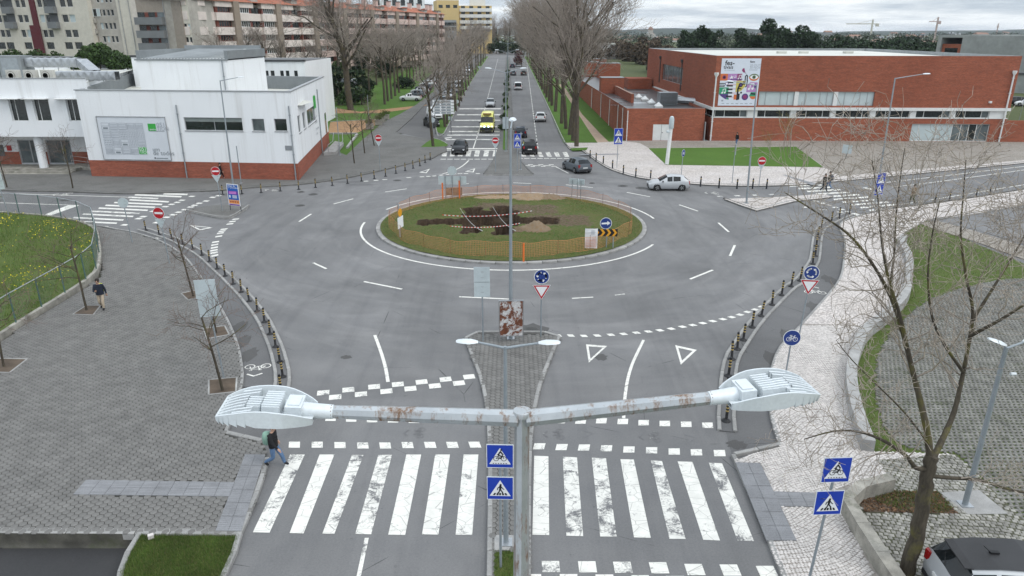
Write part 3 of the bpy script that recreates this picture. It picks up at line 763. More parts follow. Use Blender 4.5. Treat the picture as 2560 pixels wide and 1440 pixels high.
sheet('lawn', px_poly([(1525, 357), (1563, 354), (1440, 200), (1402, 208), (1415, 222), (1455, 285)], PZ), 0.11, GRASS)
sheet('lawn', px_poly([(1425, 371), (1470, 369), (1466, 376), (1430, 377)], PZ), PZ + 0.03, GRASS)
# ================================================================ painted markings (thin sheets 4-6 mm over the asphalt), parts of the road
MK = 0.0065
def mark(poly, name='road_marking', mat=None, z=MK, parent=None):
    return sheet(name, poly, z, mat or PAINT, parent=parent or road)
def mark_px(q, name='road_marking', mat=None, z=MK, parent=None): return mark([P2(*p) for p in q], name, mat, z, parent)
def stripe(path, w, mat=None, name='lane_line', z=MK, parent=None):
    a, b = offset_path(path, w / 2), offset_path(path, -w / 2)
    return mark(a + b[::-1], name, mat, z, parent)
def dash(x0, y0, x1, y1, w=0.15, mat=None, name='lane_line', parent=None): return stripe([P2(x0, y0), P2(x1, y1)], w, mat, name, MK, parent)
def block(px, py, w, h, rz=0.0, mat=None, name='crossing_block', skew=0.0):
    c = P(px, py); cs, sn = math.cos(rz), math.sin(rz)
    return mark([(c.x + (a + skew * b) * cs - b * sn, c.y + (a + skew * b) * sn + b * cs) for a, b in ((-w / 2, -h / 2), (w / 2, -h / 2), (w / 2, h / 2), (-w / 2, h / 2))], name, mat)
ZEB = [((725.5, 1136.5), (762, 1136.6), (674, 1332), (632, 1331)), ((799, 1136.6), (836, 1136.6), (759, 1334), (724, 1333)), ((880, 1137.4), (909, 1137.4), (836, 1335), (806, 1334)),
       ((946, 1137.4), (980, 1137.4), (928, 1336), (888, 1335)), ((1016, 1136.6), (1053, 1136.6), (1013, 1337.6), (970.5, 1337)), ((1088, 1136.6), (1125, 1136.6), (1096, 1337), (1055, 1336)),
       ((1159, 1136.6), (1196, 1136.6), (1180.5, 1337.6), (1139, 1337)), ((1335.6, 1139.7), (1371, 1141), (1373, 1338), (1331, 1337)), ((1407, 1142), (1442.5, 1143.6), (1458, 1340.7), (1416, 1339.6)),
       ((1479.5, 1144.4), (1515, 1146), (1541.7, 1342), (1500.5, 1341.5)), ((1551, 1148.3), (1584.4, 1149), (1627, 1345), (1585, 1343.8)), ((1627, 1151.4), (1655, 1153), (1714, 1347.7), (1673.5, 1347.3)),
       ((1694, 1153.7), (1731, 1155), (1800, 1351.6), (1758, 1349.7)), ((1772, 1157), (1805, 1158.4), (1885, 1353), (1844, 1352.4))]
for i, q in enumerate(ZEB): mark_px(q, 'crossing_stripe', PAINT_WORN if i in (2, 3, 0, 8, 9, 11, 13) else PAINT)
for i, (x, y) in enumerate([(736, 1112), (793, 1112), (850, 1113), (907, 1114), (963, 1114), (1019, 1113), (1075.5, 1112.5), (1131, 1112.5), (1187, 1112), (1348, 1116), (1404, 1118), (1460, 1119), (1516, 1121), (1572.4, 1124), (1629, 1126), (1685.5, 1129), (1741, 1131), (1799, 1133)]):
    block(x, y, 0.40, 0.40, 0, PAINT_WORN if i in (3, 12, 14, 16) else PAINT, skew=-0.25 if i < 9 else 0.2)
for x, y in [(826.6, 1046), (878, 1048), (930, 1049.5), (982, 1050), (1034, 1051), (1087, 1051), (1140, 1052), (1190, 1052), (1350, 1052), (1401, 1052), (1452, 1053), (1503.6, 1052), (1557, 1054), (1609, 1057), (1662, 1059), (1715.5, 1061), (1769, 1063.5), (1820, 1065.5)]:
    block(x, y, 0.40, 0.40, 0, PAINT, skew=-0.2 if x < 1280 else 0.2)
for i, (x, y) in enumerate([(808, 982), (871, 974.5), (935.5, 967), (994.6, 961), (1054, 955), (1114, 948.4), (1172.7, 942), (838, 993), (902.4, 985.8), (966, 978.4), (1026, 971.8), (1087, 964.8), (1147.4, 958)]):
    block(x, y, 0.49, 0.42, R(12), PAINT_WORN if i in (0, 2, 8, 1) else PAINT)
for x, y in [(1377, 1416.6), (1468.6, 1417.3), (1557, 1418.5), (1647.4, 1419.7), (1737, 1424), (1826, 1425.5), (1917.7, 1429), (1331, 1450), (1423, 1450), (1513, 1451), (1603, 1453), (1692, 1455), (1782, 1458), (1872, 1460)]:
    block(x, y, 0.49, 0.44, 0, PAINT_WORN if x in (1557, 1377) else PAINT)
def give_way(pts, w, h, mat=None):
    for i, (x, y) in enumerate(pts):
        a, b = pts[max(i - 1, 0)], pts[min(i + 1, len(pts) - 1)]
        A, B = P(*a), P(*b); block(x, y, w, h, math.atan2(B.y - A.y, B.x - A.x), mat or PAINT, 'give_way_dash', skew=-0.35)
give_way([(1395, 839), (1427, 839), (1460, 840), (1493, 839), (1527, 837), (1559, 835), (1591, 832), (1621, 829), (1650, 826), (1678, 822), (1706, 817), (1732, 813), (1757, 808), (1782, 803), (1807, 798), (1829, 793), (1850, 787), (1869, 780), (1888, 774), (1904, 767), (1918, 759)], 0.30, 0.28)
give_way([(537, 639), (535, 632), (535, 626), (536, 619), (537, 612), (539, 605), (547, 591), (551, 583), (555, 578), (560, 573), (575, 560), (581, 554), (589, 548)], 0.35, 0.45)
give_way([(915, 453), (940, 451), (962, 449), (1022, 444), (1055, 442), (1071, 441), (1086, 440), (1103, 438), (1120, 436), (1135, 435), (1150, 434), (1165, 434), (1195, 434)], 0.45, 0.3)
def triangle(pts, t, mat=None):
    pts = [Vector(P2(*p)) for p in pts]; c = sum(pts, Vector((0, 0))) / 3
    for i in range(3):
        a, b = pts[i], pts[(i + 1) % 3]
        k = 1 - t
        mark([a, b, c + (b - c) * k, c + (a - c) * k], 'give_way_triangle', mat or PAINT)
triangle([(1465, 861), (1518, 865), (1472, 907)], 0.32); triangle([(1688, 863), (1742, 875), (1702, 912)], 0.34)
triangle([(473, 563), (533, 569), (500, 576)], 0.36); triangle([(1048, 431), (1075, 422), (1066, 433)], 0.4); triangle([(1162, 429), (1188, 421), (1184, 431)], 0.4)
for p, w in (([(937, 838), (946, 862), (955, 888), (964, 920), (970, 955)], 0.15), ([(1609, 850), (1592, 885), (1580, 912), (1570, 945), (1564, 980), (1561, 1010), (1559, 1046)], 0.13)):
    stripe(px_path(p, 3), w, PAINT_GOOD)
dash(917, 1345, 897, 1440, 0.12, PAINT_WORN); dash(897, 1440, 880, 1520, 0.12, PAINT_WORN)
for d in [(910, 704, 1005, 723), (783, 657, 816, 672), (748, 554, 778, 535), (834, 510, 883, 497), (963, 480, 1017, 472), (1725, 698, 1782, 675), (1825, 640, 1837, 613), (1796, 557, 1822, 580), (1698, 512, 1745, 528), (1567, 481, 1625, 492), (1283, 457, 1328, 459), (1150, 459, 1172, 459), (1415, 462, 1482, 469)]:
    dash(*d, 0.16, PAINT_GOOD)
dash(1148, 742, 1275, 748, 0.14); dash(1430, 746, 1483, 743, 0.12); dash(1537, 738, 1562, 735, 0.1, PAINT_WORN)
ISL = Vector((-0.05, 53.6)); ISR = 10.2
def arc(r, a0, a1, n=40): return [(ISL.x + r * math.cos(R(a0 + (a1 - a0) * i / n)), ISL.y + r * math.sin(R(a0 + (a1 - a0) * i / n))) for i in range(n + 1)]
stripe(arc(11.45, 178, 330, 60), 0.16, PAINT_GOOD); stripe(arc(11.45, 8, 156, 60), 0.16, PAINT)
# far crossing on the avenue, its rows of blocks, rumble bars, lane lines
for x in (1113, 1133, 1153, 1173, 1194, 1217, 1240): mark_px([(x - 6, 377), (x + 6, 377), (x + 3, 391), (x - 9, 391)], 'crossing_stripe', PAINT_WORN)
for x in (1285, 1306, 1327, 1349, 1370, 1391, 1413): mark_px([(x - 7, 380), (x + 4, 380), (x + 10, 392), (x - 1, 392)], 'crossing_stripe', PAINT_WORN)
for k in range(9): block(1108 + k * 17, 398, 0.62, 0.34)
for k in range(9): block(1284 + k * 16.5, 396, 0.62, 0.34)
for k in range(7): block(1300 + k * 13, 412 + (k % 2) * 2.0, 0.55, 0.34); block(1306 + k * 13, 416 - (k % 2) * 1.5, 0.5, 0.3)
road_av = road
for y, xl in ((272, 1146), (287, 1140), (301, 1133), (317, 1126), (329, 1120), (338, 1116), (349, 1112)):
    xr = 1252 - (y - 272) * 0.05
    mark_px([(xl + 3, y - 1.5), (xr, y - 1.5), (xr, y + 1.2), (xl + 2, y + 1.2)], 'rumble_bar', PAINT_WORN)
mark_px([(1111, 370.5), (1244, 370.5), (1244, 373), (1110, 373)], 'stop_line'); mark_px([(1109, 374.5), (1244, 375.5), (1244, 377), (1108, 376.5)], 'stop_line', PAINT_WORN)
A = Vector(P2(1183, 371)); B = Vector(P2(1200, 318)); stripe([A, B], 0.14, PAINT_GOOD)
yy = B.y
while yy < 330:
    t = (yy - B.y) / (330 - B.y); x = B.x * (1 - t) + (-6.2) * t; stripe([(x, yy), (x - 0.02, yy + 2.0)], 0.13, PAINT); yy += 3.2
A2 = Vector(P2(1345, 371)); yy = A2.y
while yy < 330:
    t = (yy - A2.y) / (330 - A2.y); x = A2.x * (1 - t) + 6.3 * t; stripe([(x, yy), (x + 0.02, yy + 2.2)], 0.13, PAINT_WORN if yy < 115 else PAINT); yy += 3.4
stripe(px_path([(1172, 401), (1160, 412), (1140, 424), (1106, 435)], 3), 0.16, PAINT)
stripe(px_path([(1386, 415), (1405, 425), (1421, 433)], 3), 0.16, PAINT)
mark_px([(1093, 348), (1128, 342), (1130, 344), (1094, 350)], 'stop_line'); mark_px([(1138, 236), (1146, 236), (1146, 240), (1130, 240)], 'road_marking', PAINT_WORN)
# left side street
ZL = [((1230, 254), (1410, 259)), ((1015, 261), (1365, 276)), ((965, 279), (1190, 290)), ((975, 299), (1270, 314)), ((860, 319), (1220, 334)), ((795, 340), (1165, 355)), ((745, 361), (1112, 378)), ((680, 384), (1050, 401)), ((625, 406), (1003, 424)), ((555, 432), (930, 451)), ((485, 456), (880, 475)), ((600, 488), (815, 503))]
for i, (a, b) in enumerate(ZL):
    q = [(a[0], a[1] - 5), (b[0], b[1] - 5), (b[0] - 8, b[1] + 5), (a[0] - 8, a[1] + 5)]
    mark_px([(x / 3, y / 3 + 400) for x, y in q], 'crossing_stripe', PAINT_WORN if i in (2, 7) else PAINT)
for i, (x, y) in enumerate([(1440, 273), (1365, 302), (1330, 318), (1287, 333), (1240, 350), (1150, 385), (1075, 425), (1040, 440), (935, 487), (1640, 268), (1595, 280), (1545, 308), (1495, 325), (1460, 340), (1430, 353), (1385, 373), (1340, 392), (1300, 411), (1250, 430), (1175, 470)]):
    block(x / 3, y / 3 + 400, 0.50, 0.42, R(-8), PAINT)
mark_px([(87, 547), (103, 547), (197, 514), (170, 513)], 'stop_line')
dash(-300, 474, 320, 493, 0.14); dash(-300, 497, 197, 513.5, 0.14); dash(0, 531.5, 104, 537.5, 0.14)
# right side street
for i in range(10):
    t = i / 9
    a = (1972 + 200 * t, 465 + 61 * t); b = (2052 + 215 * t, 462 + 55 * t)
    mark_px([(a[0], a[1] - 1.6), (b[0], b[1] - 1.6), (b[0] + 3, b[1] + 1.8), (a[0] + 3, a[1] + 1.8)], 'crossing_stripe', PAINT)
for i in range(9): block(1800 + i * 1.0 + i * 42, 487 + i * 6.2 if i > 4 else 491 - i * 1.5, 0.5, 0.35, R(10), PAINT_WORN)
for i in range(8): block(2040 + 16 * i, 503 + 5.2 * i, 0.45, 0.35, R(10))
stripe(px_path([(2230, 468), (2340, 455), (2560, 425), (2800, 392)], 2), 0.14); stripe(px_path([(2250, 512), (2400, 488), (2560, 462), (2800, 425)], 2), 0.14)
stripe(px_path([(2200, 458), (2340, 442), (2560, 416), (2800, 388)], 2), 0.14); stripe(px_path([(2160, 469), (2182, 474)], 2), 0.4)
# bicycle symbols on the cycle paths
def bike_symbol(px, py, size, rz, parent, mat=PAINT, chevron=True):
    c = P(px, py, 0.004); parts = []
    def st(pts, w): parts.append((pts, w))
    def circ(x, y, r): return [(x + r * math.cos(2 * math.pi * k / 14), y + r * math.sin(2 * math.pi * k / 14)) for k in range(15)]
    st(circ(-0.36, 0, 0.22), .05); st(circ(0.36, 0, 0.22), .05)
    st([(-.36, 0), (-.12, .3), (.22, .3), (.0, 0), (-.36, 0)], .05); st([(-.16, .4), (0, 0)], .05); st([(.36, 0), (.2, .42), (.32, .42)], .05); st([(-.24, .4), (-.08, .4)], .05)
    if chevron: st([(-.34, .78), (0, 1.02), (.34, .78)], .1)
    mb = MB(); cs, sn = math.cos(rz), math.sin(rz)
    k = 0
    for pts, w in parts:
        a, b = offset_path(pts, w / 2), offset_path(pts, -w / 2); k += 1
        w3 = lambda p: (c.x + (p[0] * cs - p[1] * sn) * size, c.y + (p[0] * sn + p[1] * cs) * size, 0.0095 + k * 0.0006)
        for i in range(len(pts) - 1): mb.face([w3(b[i]), w3(b[i + 1]), w3(a[i + 1]), w3(a[i])])
    mb.build('bicycle_symbol', mat, parent)
bike_symbol(645, 916, 0.95, R(188), cyc_l); bike_symbol(383, 596, 1.0, R(200), cyc_l); bike_symbol(2038, 731, 1.0, R(-12), cyc_r)
bike_symbol(1400, 1085, 0.6, R(90), road, PAINT_FAINT); bike_symbol(1640, 1092, 0.6, R(90), road, PAINT_FAINT); bike_symbol(1052, 1082, 0.6, R(90), road, PAINT_FAINT)
bike_symbol(168, 486, 1.2, R(95), road, PAINT_WORN); bike_symbol(1790, 483, 1.0, R(80), road, PAINT_WORN); bike_symbol(690, 475, 1.0, R(90), road, PAINT_WORN)
def chev(px, py, w, mat, flip=1):
    c = P(px, py); stripe([(c.x - w * .5 * flip, c.y + .25), (c.x + w * .5 * flip, c.y), (c.x - w * .5 * flip, c.y - .25)], 0.08, mat, 'cycle_arrow')
chev(1470, 1084, .35, PAINT_FAINT); chev(1728, 1095, .4, PAINT_FAINT)
# manholes, gully and repaired patches
IRON = simple('cast_iron', (0.075, 0.073, 0.07), 0.6, 0.3, 0.25)
for px, py, r, p in ((750, 514, .42, road), (783, 486, .42, road), (993, 451, .42, road), (1557, 465, .5, road), (1603, 470, .55, road), (1325, 826, .42, road), (165, 500, .5, road), (752, 480, .35, road), (1480, 458, .3, road)):
    c = P(px, py); mb = MB()
    mb.lathe([(r, 0.0), (r, 0.008), (r * .84, 0.009), (r * .82, 0.004), (r * .8, 0.008), (0.01, 0.0085)], 20)
    for k in range(-3, 4): mb.box((0, k * r * .22, 0.010), (r * 1.1 * math.sqrt(max(.05, 1 - (k * .24) ** 2)), r * .07, 0.004))
    mb.build('manhole_cover', IRON, p, loc=(c.x, c.y, 0.002))
c = P(616, 972); mb = MB(); mb.box((0, 0, 0.002), (0.5, 0.32, 0.01))
for k in range(6): mb.box((-.2 + k * .08, 0, 0.012), (0.03, 0.28, 0.016))
mb.build('drain_grate', IRON, cyc_l, loc=(c.x, c.y, 0.006))
STAIN = make_asphalt('damp_asphalt', (0.085, 0.083, 0.082), streak=False)
def blot(px, py, rx, ry, parent, mat, z):
    c = P(px, py); n = 18; ph = random.uniform(0, 9)
    mark([(c.x + rx * math.cos(2 * math.pi * k / n) * (1 + .22 * math.sin(3 * k + ph)), c.y + ry * math.sin(2 * math.pi * k / n) * (1 + .2 * math.cos(2.3 * k + ph))) for k in range(n)], 'asphalt_patch', mat, z, parent)
blot(1842, 1112, .35, .3, cyc_r, STAIN, 0.0085); blot(1503, 893, .3, .35, road, STAIN, 0.0045); blot(865, 893, .25, .2, road, STAIN, 0.0045); blot(1325, 826, 1.0, .8, road, STAIN, 0.0042)
for px, py in ((605, 855), (622, 888), (598, 818)): blot(px, py, .35, .8, cyc_l, STAIN, 0.0085)
for px, py in ((2075, 700), (2040, 770), (1975, 842), (1935, 900)): blot(px, py, .4, .9, cyc_r, STAIN, 0.0085)
for px, py in ((862, 455), (900, 462), (570, 486)): blot(px, py, 1.6, .5, road, ASPH_DARK, 0.0045)

# ================================================================ roundabout island: grass, trench, pits, spoil heaps
n = 150
u = np.linspace(-1, 1, n); X, Y = np.meshgrid(u, u)
rr_ = np.sqrt(X ** 2 + Y ** 2); mx_ = np.maximum(np.abs(X), np.abs(Y))
Xd, Yd = X * np.where(rr_ > 0, mx_ / np.maximum(rr_, 1e-6), 0) * (ISR - .2), Y * np.where(rr_ > 0, mx_ / np.maximum(rr_, 1e-6), 0) * (ISR - .2)
XW, YW = Xd + ISL.x, Yd + ISL.y
def wob(x, y, s, seed):
    return np.sin(x * s + seed) * np.cos(y * s * 1.3 + seed * 1.7) + 0.5 * np.sin(x * s * 2.3 + seed * 2.1 + y * s * 1.1)
rad = np.hypot(Xd, Yd) / ISR
Z = 0.16 + 0.22 * (1 - rad ** 2) + 0.015 * wob(XW, YW, 2.2, 1)
dirt = np.zeros_like(Z); pitd = np.zeros_like(Z)
def box_mask(px0, py0, px1, py1, soft=0.16):
    a, b = P(px0, py1, .3), P(px1, py0, .3)
    wx = XW + 0.18 * wob(XW, YW, 2.6, 3); wy = YW + 0.16 * wob(XW, YW, 2.9, 5)
    f = lambda t: np.clip(t / soft, 0, 1)
    return f(wx - a.x) * f(b.x - wx) * f(wy - a.y) * f(b.y - wy)
pits = [(1160, 520, 1204, 548, .9), (1176, 530, 1294, 566, 1.5), (1154, 558, 1202, 583, 1.1), (1236, 554, 1279, 588, 1.2), (1042, 549, 1184, 561, .8), (1286, 547, 1392, 562, .6), (1231, 517, 1279, 542, .9)]
for a, b, c, d, dep in pits:
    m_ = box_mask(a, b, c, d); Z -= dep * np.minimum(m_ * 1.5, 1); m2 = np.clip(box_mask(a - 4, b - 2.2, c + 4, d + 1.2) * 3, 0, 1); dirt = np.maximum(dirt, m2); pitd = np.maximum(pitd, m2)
def mound(px, py, rx, ry, h, flag):
    c = P(px, py, .3); d = np.hypot((XW - c.x) / rx, (YW - c.y) / ry)
    global Z, dirt, sand
    bump = np.clip(1 - d, 0, 1); Z = Z + h * bump * (1 + .12 * wob(XW, YW, 4, 2)); dirt = np.maximum(dirt, np.clip(bump * 6, 0, 1)); sand = np.maximum(sand, flag * np.clip(bump * 6, 0, 1))
sand = np.zeros_like(Z)
mound(1339, 576, 1.25, 1.0, .75, .55); mound(1322, 496, 1.5, 1.1, .55, .9); mound(1372, 494, 1.7, .9, .45, .5); mound(1225, 492, 1.6, .8, .2, 1.0); mound(1283, 493, 1.5, .9, .25, 1.0); mound(1292, 578, .7, .6, .3, .2)
# churned ground between the pits
for a, b, c, d in ((1200, 505, 1420, 545), (1290, 530, 1500, 575), (1150, 500, 1300, 530)):
    m_ = box_mask(a, b, c, d, 1.4); dirt = np.maximum(dirt, 0.62 * m_)
Z += 0.05 * (dirt > .2) * wob(XW, YW, 7.0, 4) * dirt
idx = np.arange(n * n).reshape(n, n)
F = np.stack([idx[:-1, :-1], idx[:-1, 1:], idx[1:, 1:], idx[1:, :-1]], -1).reshape(-1, 4)
m = NM('island_ground', 0.95, 0, 0.15); co = m.coord()
g1 = m.noise(co, 0.5, 6, .65); g2 = m.noise(co, 5, 6, .75); g3 = m.noise(co, 22, 3, .8)
gr = m.mix(m.ramp(g1, .35, .65), (0.048, 0.095, 0.018), (0.085, 0.105, 0.03)); gr = m.mix(m.ramp(g2, .42, .66), gr, (0.13, 0.105, 0.05))
gr = m.mix(m.ramp(g3, .3, .7), m.mix(1.0, gr, (.6, .6, .6), 'MULTIPLY'), m.mix(1.0, gr, (1.25, 1.25, 1.2), 'MULTIPLY'))
so = m.mix(m.ramp(g2, .35, .7), (0.085, 0.058, 0.038), (0.19, 0.145, 0.10)); so = m.mix(m.ramp(g3, .3, .7), m.mix(1.0, so, (.6, .6, .6), 'MULTIPLY'), so)
so = m.mix(m.attr('sand'), so, m.mix(m.ramp(g2, .3, .7), (0.30, 0.19, 0.10), (0.26, 0.22, 0.17)))
so = m.mix(m.attr('pit_shade'), so, m.mix(m.ramp(g2, .3, .7), (.024, .016, .011), (.075, .052, .035)))  # shade inside the pits, painted into the soil colour as near-black brown
df = m.ramp(m.math('ADD', m.attr('dirt'), m.math('MULTIPLY', m.math('SUBTRACT', g2, .5), 1.5)), .42, .58)
m.color(m.mix(df, gr, so)).bump(g3, .8, .05)
ISLM = m.mat
V = np.stack([XW, YW, Z], -1).reshape(-1, 3)
island = link('roundabout_island', np_mesh('roundabout_island', V, F, ISLM, {'dirt': dirt.ravel(), 'sand': sand.ravel(), 'pit_shade': pitd.ravel()}, smooth=True), kind='structure')
kerb(arc(ISR - .08, 0, 360, 120), island, w=0.42, h=0.13, step=1.0)
# clods of earth and grass blades
def blades(name, poly, n, h, w, mats, parent=None, mask=None, zf=None, lean=0.5, kind='stuff', pick=None):
    xs, ys = [p[0] for p in poly], [p[1] for p in poly]
    X = rng.uniform(min(xs), max(xs), n); Y = rng.uniform(min(ys), max(ys), n)
    k = inside(poly, X, Y)
    if mask is not None: k &= mask(X, Y)
    X, Y = X[k], Y[k]; n = len(X)
    a = rng.uniform(0, 2 * np.pi, n); hh = h * rng.uniform(.5, 1.3, n); ww = w * rng.uniform(.6, 1.3, n)
    z = zf(X, Y) if zf is not None else np.zeros(n)
    la = rng.uniform(0, 2 * np.pi, n); ll = hh * rng.uniform(0, lean, n)
    V = np.zeros((n, 3, 3))
    V[:, 0] = np.stack([X - ww * np.cos(a), Y - ww * np.sin(a), z], -1); V[:, 1] = np.stack([X + ww * np.cos(a), Y + ww * np.sin(a), z], -1)
    V[:, 2] = np.stack([X + ll * np.cos(la), Y + ll * np.sin(la), z + hh], -1)
    mi = None
    if isinstance(mats, list): mi = rng.choice(len(mats), n, p=pick)
    o = link(name, np_mesh(name, V.reshape(-1, 3), np.arange(n * 3).reshape(n, 3), mats, mi=mi), parent); o['kind'] = kind
    return o
BL1 = simple('grass_blade', (0.080, 0.140, 0.027), .9, var=.3, scale=1.2); BL2 = simple('pale_grass_blade', (0.15, 0.20, 0.048), .9, var=.3, scale=1.2); BL3 = simple('dry_grass_blade', (0.17, 0.15, 0.07), .9, var=.2)
FLOWER = simple('yellow_petal', (0.75, 0.62, 0.03), .8, var=.1)
def island_z(X, Y):
    i = None
    r = np.hypot(X - ISL.x, Y - ISL.y) / ISR
    return 0.15 + 0.22 * (1 - r ** 2)
pit_boxes = [(P(a - 14, d + 5, .3), P(c + 14, b - 5, .3)) for a, b, c, d, _ in pits] + [(P(1200, 545, .3), P(1420, 505, .3)), (P(1290, 575, .3), P(1500, 530, .3)), (P(1200, 500, .3), P(1400, 485, .3))]
def isl_mask(X, Y):
    k = np.ones(X.shape, bool)
    for a, b in pit_boxes: k &= ~((X > a.x) & (X < b.x) & (Y > a.y) & (Y < b.y))
    return k
blades('grass', arc(ISR - .35, 0, 358, 50), 42000, .09, .012, [BL1, BL2, BL3], mask=isl_mask, zf=island_z, pick=[.35, .35, .3])
blades('grass', GP, 26000, .11, .006, [BL1, BL2, BL3], zf=lambda X, Y: np.full(len(X), .085), pick=[.65, .25, .10])
blades('grass', PLOT, 3000, .13, .006, [BL1, BL2, BL3], zf=lambda X, Y: np.full(len(X), .12), pick=[.6, .3, .1])
blades('grass', rl_poly, 60000, .12, .009, [BL1, BL2, BL3], mask=lambda X, Y: ~inside(GRID, X, Y) & (X < 34), zf=lambda X, Y: np.full(len(X), .02), pick=[.45, .3, .25])
blades('grass', GRID, 9000, .07, .008, [BL1, BL2], mask=lambda X, Y: (X < 32) & (np.sin(X * .9) + np.sin(Y * .7 + 1) > .2), zf=lambda X, Y: np.full(len(X), .05), pick=[.6, .4])
# ================================================================ building kit
WHITE = NM('white_render', .85); co = WHITE.coord(); a_ = WHITE.noise(WHITE.mapping(co, (1.6, 1.6, .09)), 1.0, 5, .65); b_ = WHITE.noise(co, .22, 5)
WHITE.color(WHITE.mix(WHITE.ramp(a_, .52, .74), WHITE.mix(WHITE.ramp(b_, .3, .7), (.71, .725, .74), (.76, .775, .79)), (.62, .625, .625))); WHITE = WHITE.mat
def make_brick(name, col, sc=1.0):
    m = NM(name, .9); co = m.coord()
    sp = m.new('ShaderNodeSeparateXYZ'); m.put(sp.inputs[0], co)
    cv = m.new('ShaderNodeCombineXYZ'); m.put(cv.inputs[0], m.math('ADD', sp.outputs[0], sp.outputs[1])); m.put(cv.inputs[1], sp.outputs[2])
    bt = m.new('ShaderNodeTexBrick'); m.put(bt.inputs['Vector'], cv.outputs[0]); bt.inputs['Scale'].default_value = 4.0 * sc
    bt.inputs['Mortar Size'].default_value = 0.02; bt.inputs['Row Height'].default_value = 0.3; bt.inputs['Brick Width'].default_value = 0.95; bt.inputs['Bias'].default_value = 0.0
    bt.inputs['Color1'].default_value = (*scale_c(col, 1.15), 1); bt.inputs['Color2'].default_value = (*scale_c(col, 0.8), 1); bt.inputs['Mortar'].default_value = (0.30, 0.22, 0.18, 1)
    st = m.noise(m.mapping(cv.outputs[0], (.6, 3.2, 1)), 1.0, 6, .7); bl = m.noise(co, .12, 4)
    c = m.mix(m.ramp(st, .38, .66), m.mix(1.0, bt.outputs['Color'], (.84, .83, .83), 'MULTIPLY'), m.mix(1.0, bt.outputs['Color'], (1.1, 1.09, 1.08), 'MULTIPLY'))
    c = m.mix(m.ramp(bl, .35, .65), c, m.mix(1.0, c, (.82, .80, .80), 'MULTIPLY'))
    m.color(c); return m.mat
BRICK = make_brick('red_brick', (0.305, 0.077, 0.035))
PLINTH = make_brick('plinth_brick', (0.32, 0.082, 0.045))
def make_glass(name, col, rough=.08, spec=.6):
    m = NM(name, rough, 0, spec); co = m.coord(); n = m.noise(co, .8, 3)
    m.color(m.mix(m.ramp(n, .35, .65), scale_c(col, .7), scale_c(col, 1.3))); return m.mat
GLASS = make_glass('dark_window_glass', (0.012, 0.018, 0.018))
GLASS_GREY = make_glass('grey_window_glass', (0.10, 0.12, 0.125))
BLIND = simple('white_blind', (0.46, 0.53, 0.54), .6, var=.08, scale=.8)
ALU = simple('grey_aluminium', (0.36, 0.37, 0.38), .45, .5, var=.08)
FRAME_DK = simple('dark_frame', (0.09, 0.095, 0.10), .5, .3, var=.05)
WHITE_TRIM = simple('white_trim', (0.66, 0.67, 0.66), .6, var=.06)
ZINC = simple('zinc_cladding', (0.27, 0.29, 0.30), .5, .4, var=.12, scale=.5)
ROOF_DK = simple('bitumen_roof', (0.045, 0.047, 0.050), .35, var=.35, scale=.3, spec=.5)
ROOF_LT = simple('pale_roof_sheet', (0.55, 0.55, 0.50), .6, var=.08, scale=.15)
GALV = simple('galvanised_steel', (0.42, 0.44, 0.46), .4, .7, var=.15, scale=3)
STEEL = simple('painted_grey_steel', (0.30, 0.33, 0.35), .5, .3, var=.12, scale=3)
BLACK = simple('black_plastic', (0.014, 0.014, 0.015), .5, var=.1)
TILE_ROOF = simple('clay_roof_tile', (0.33, 0.115, 0.065), .9, var=.25, scale=.4, fine=6)
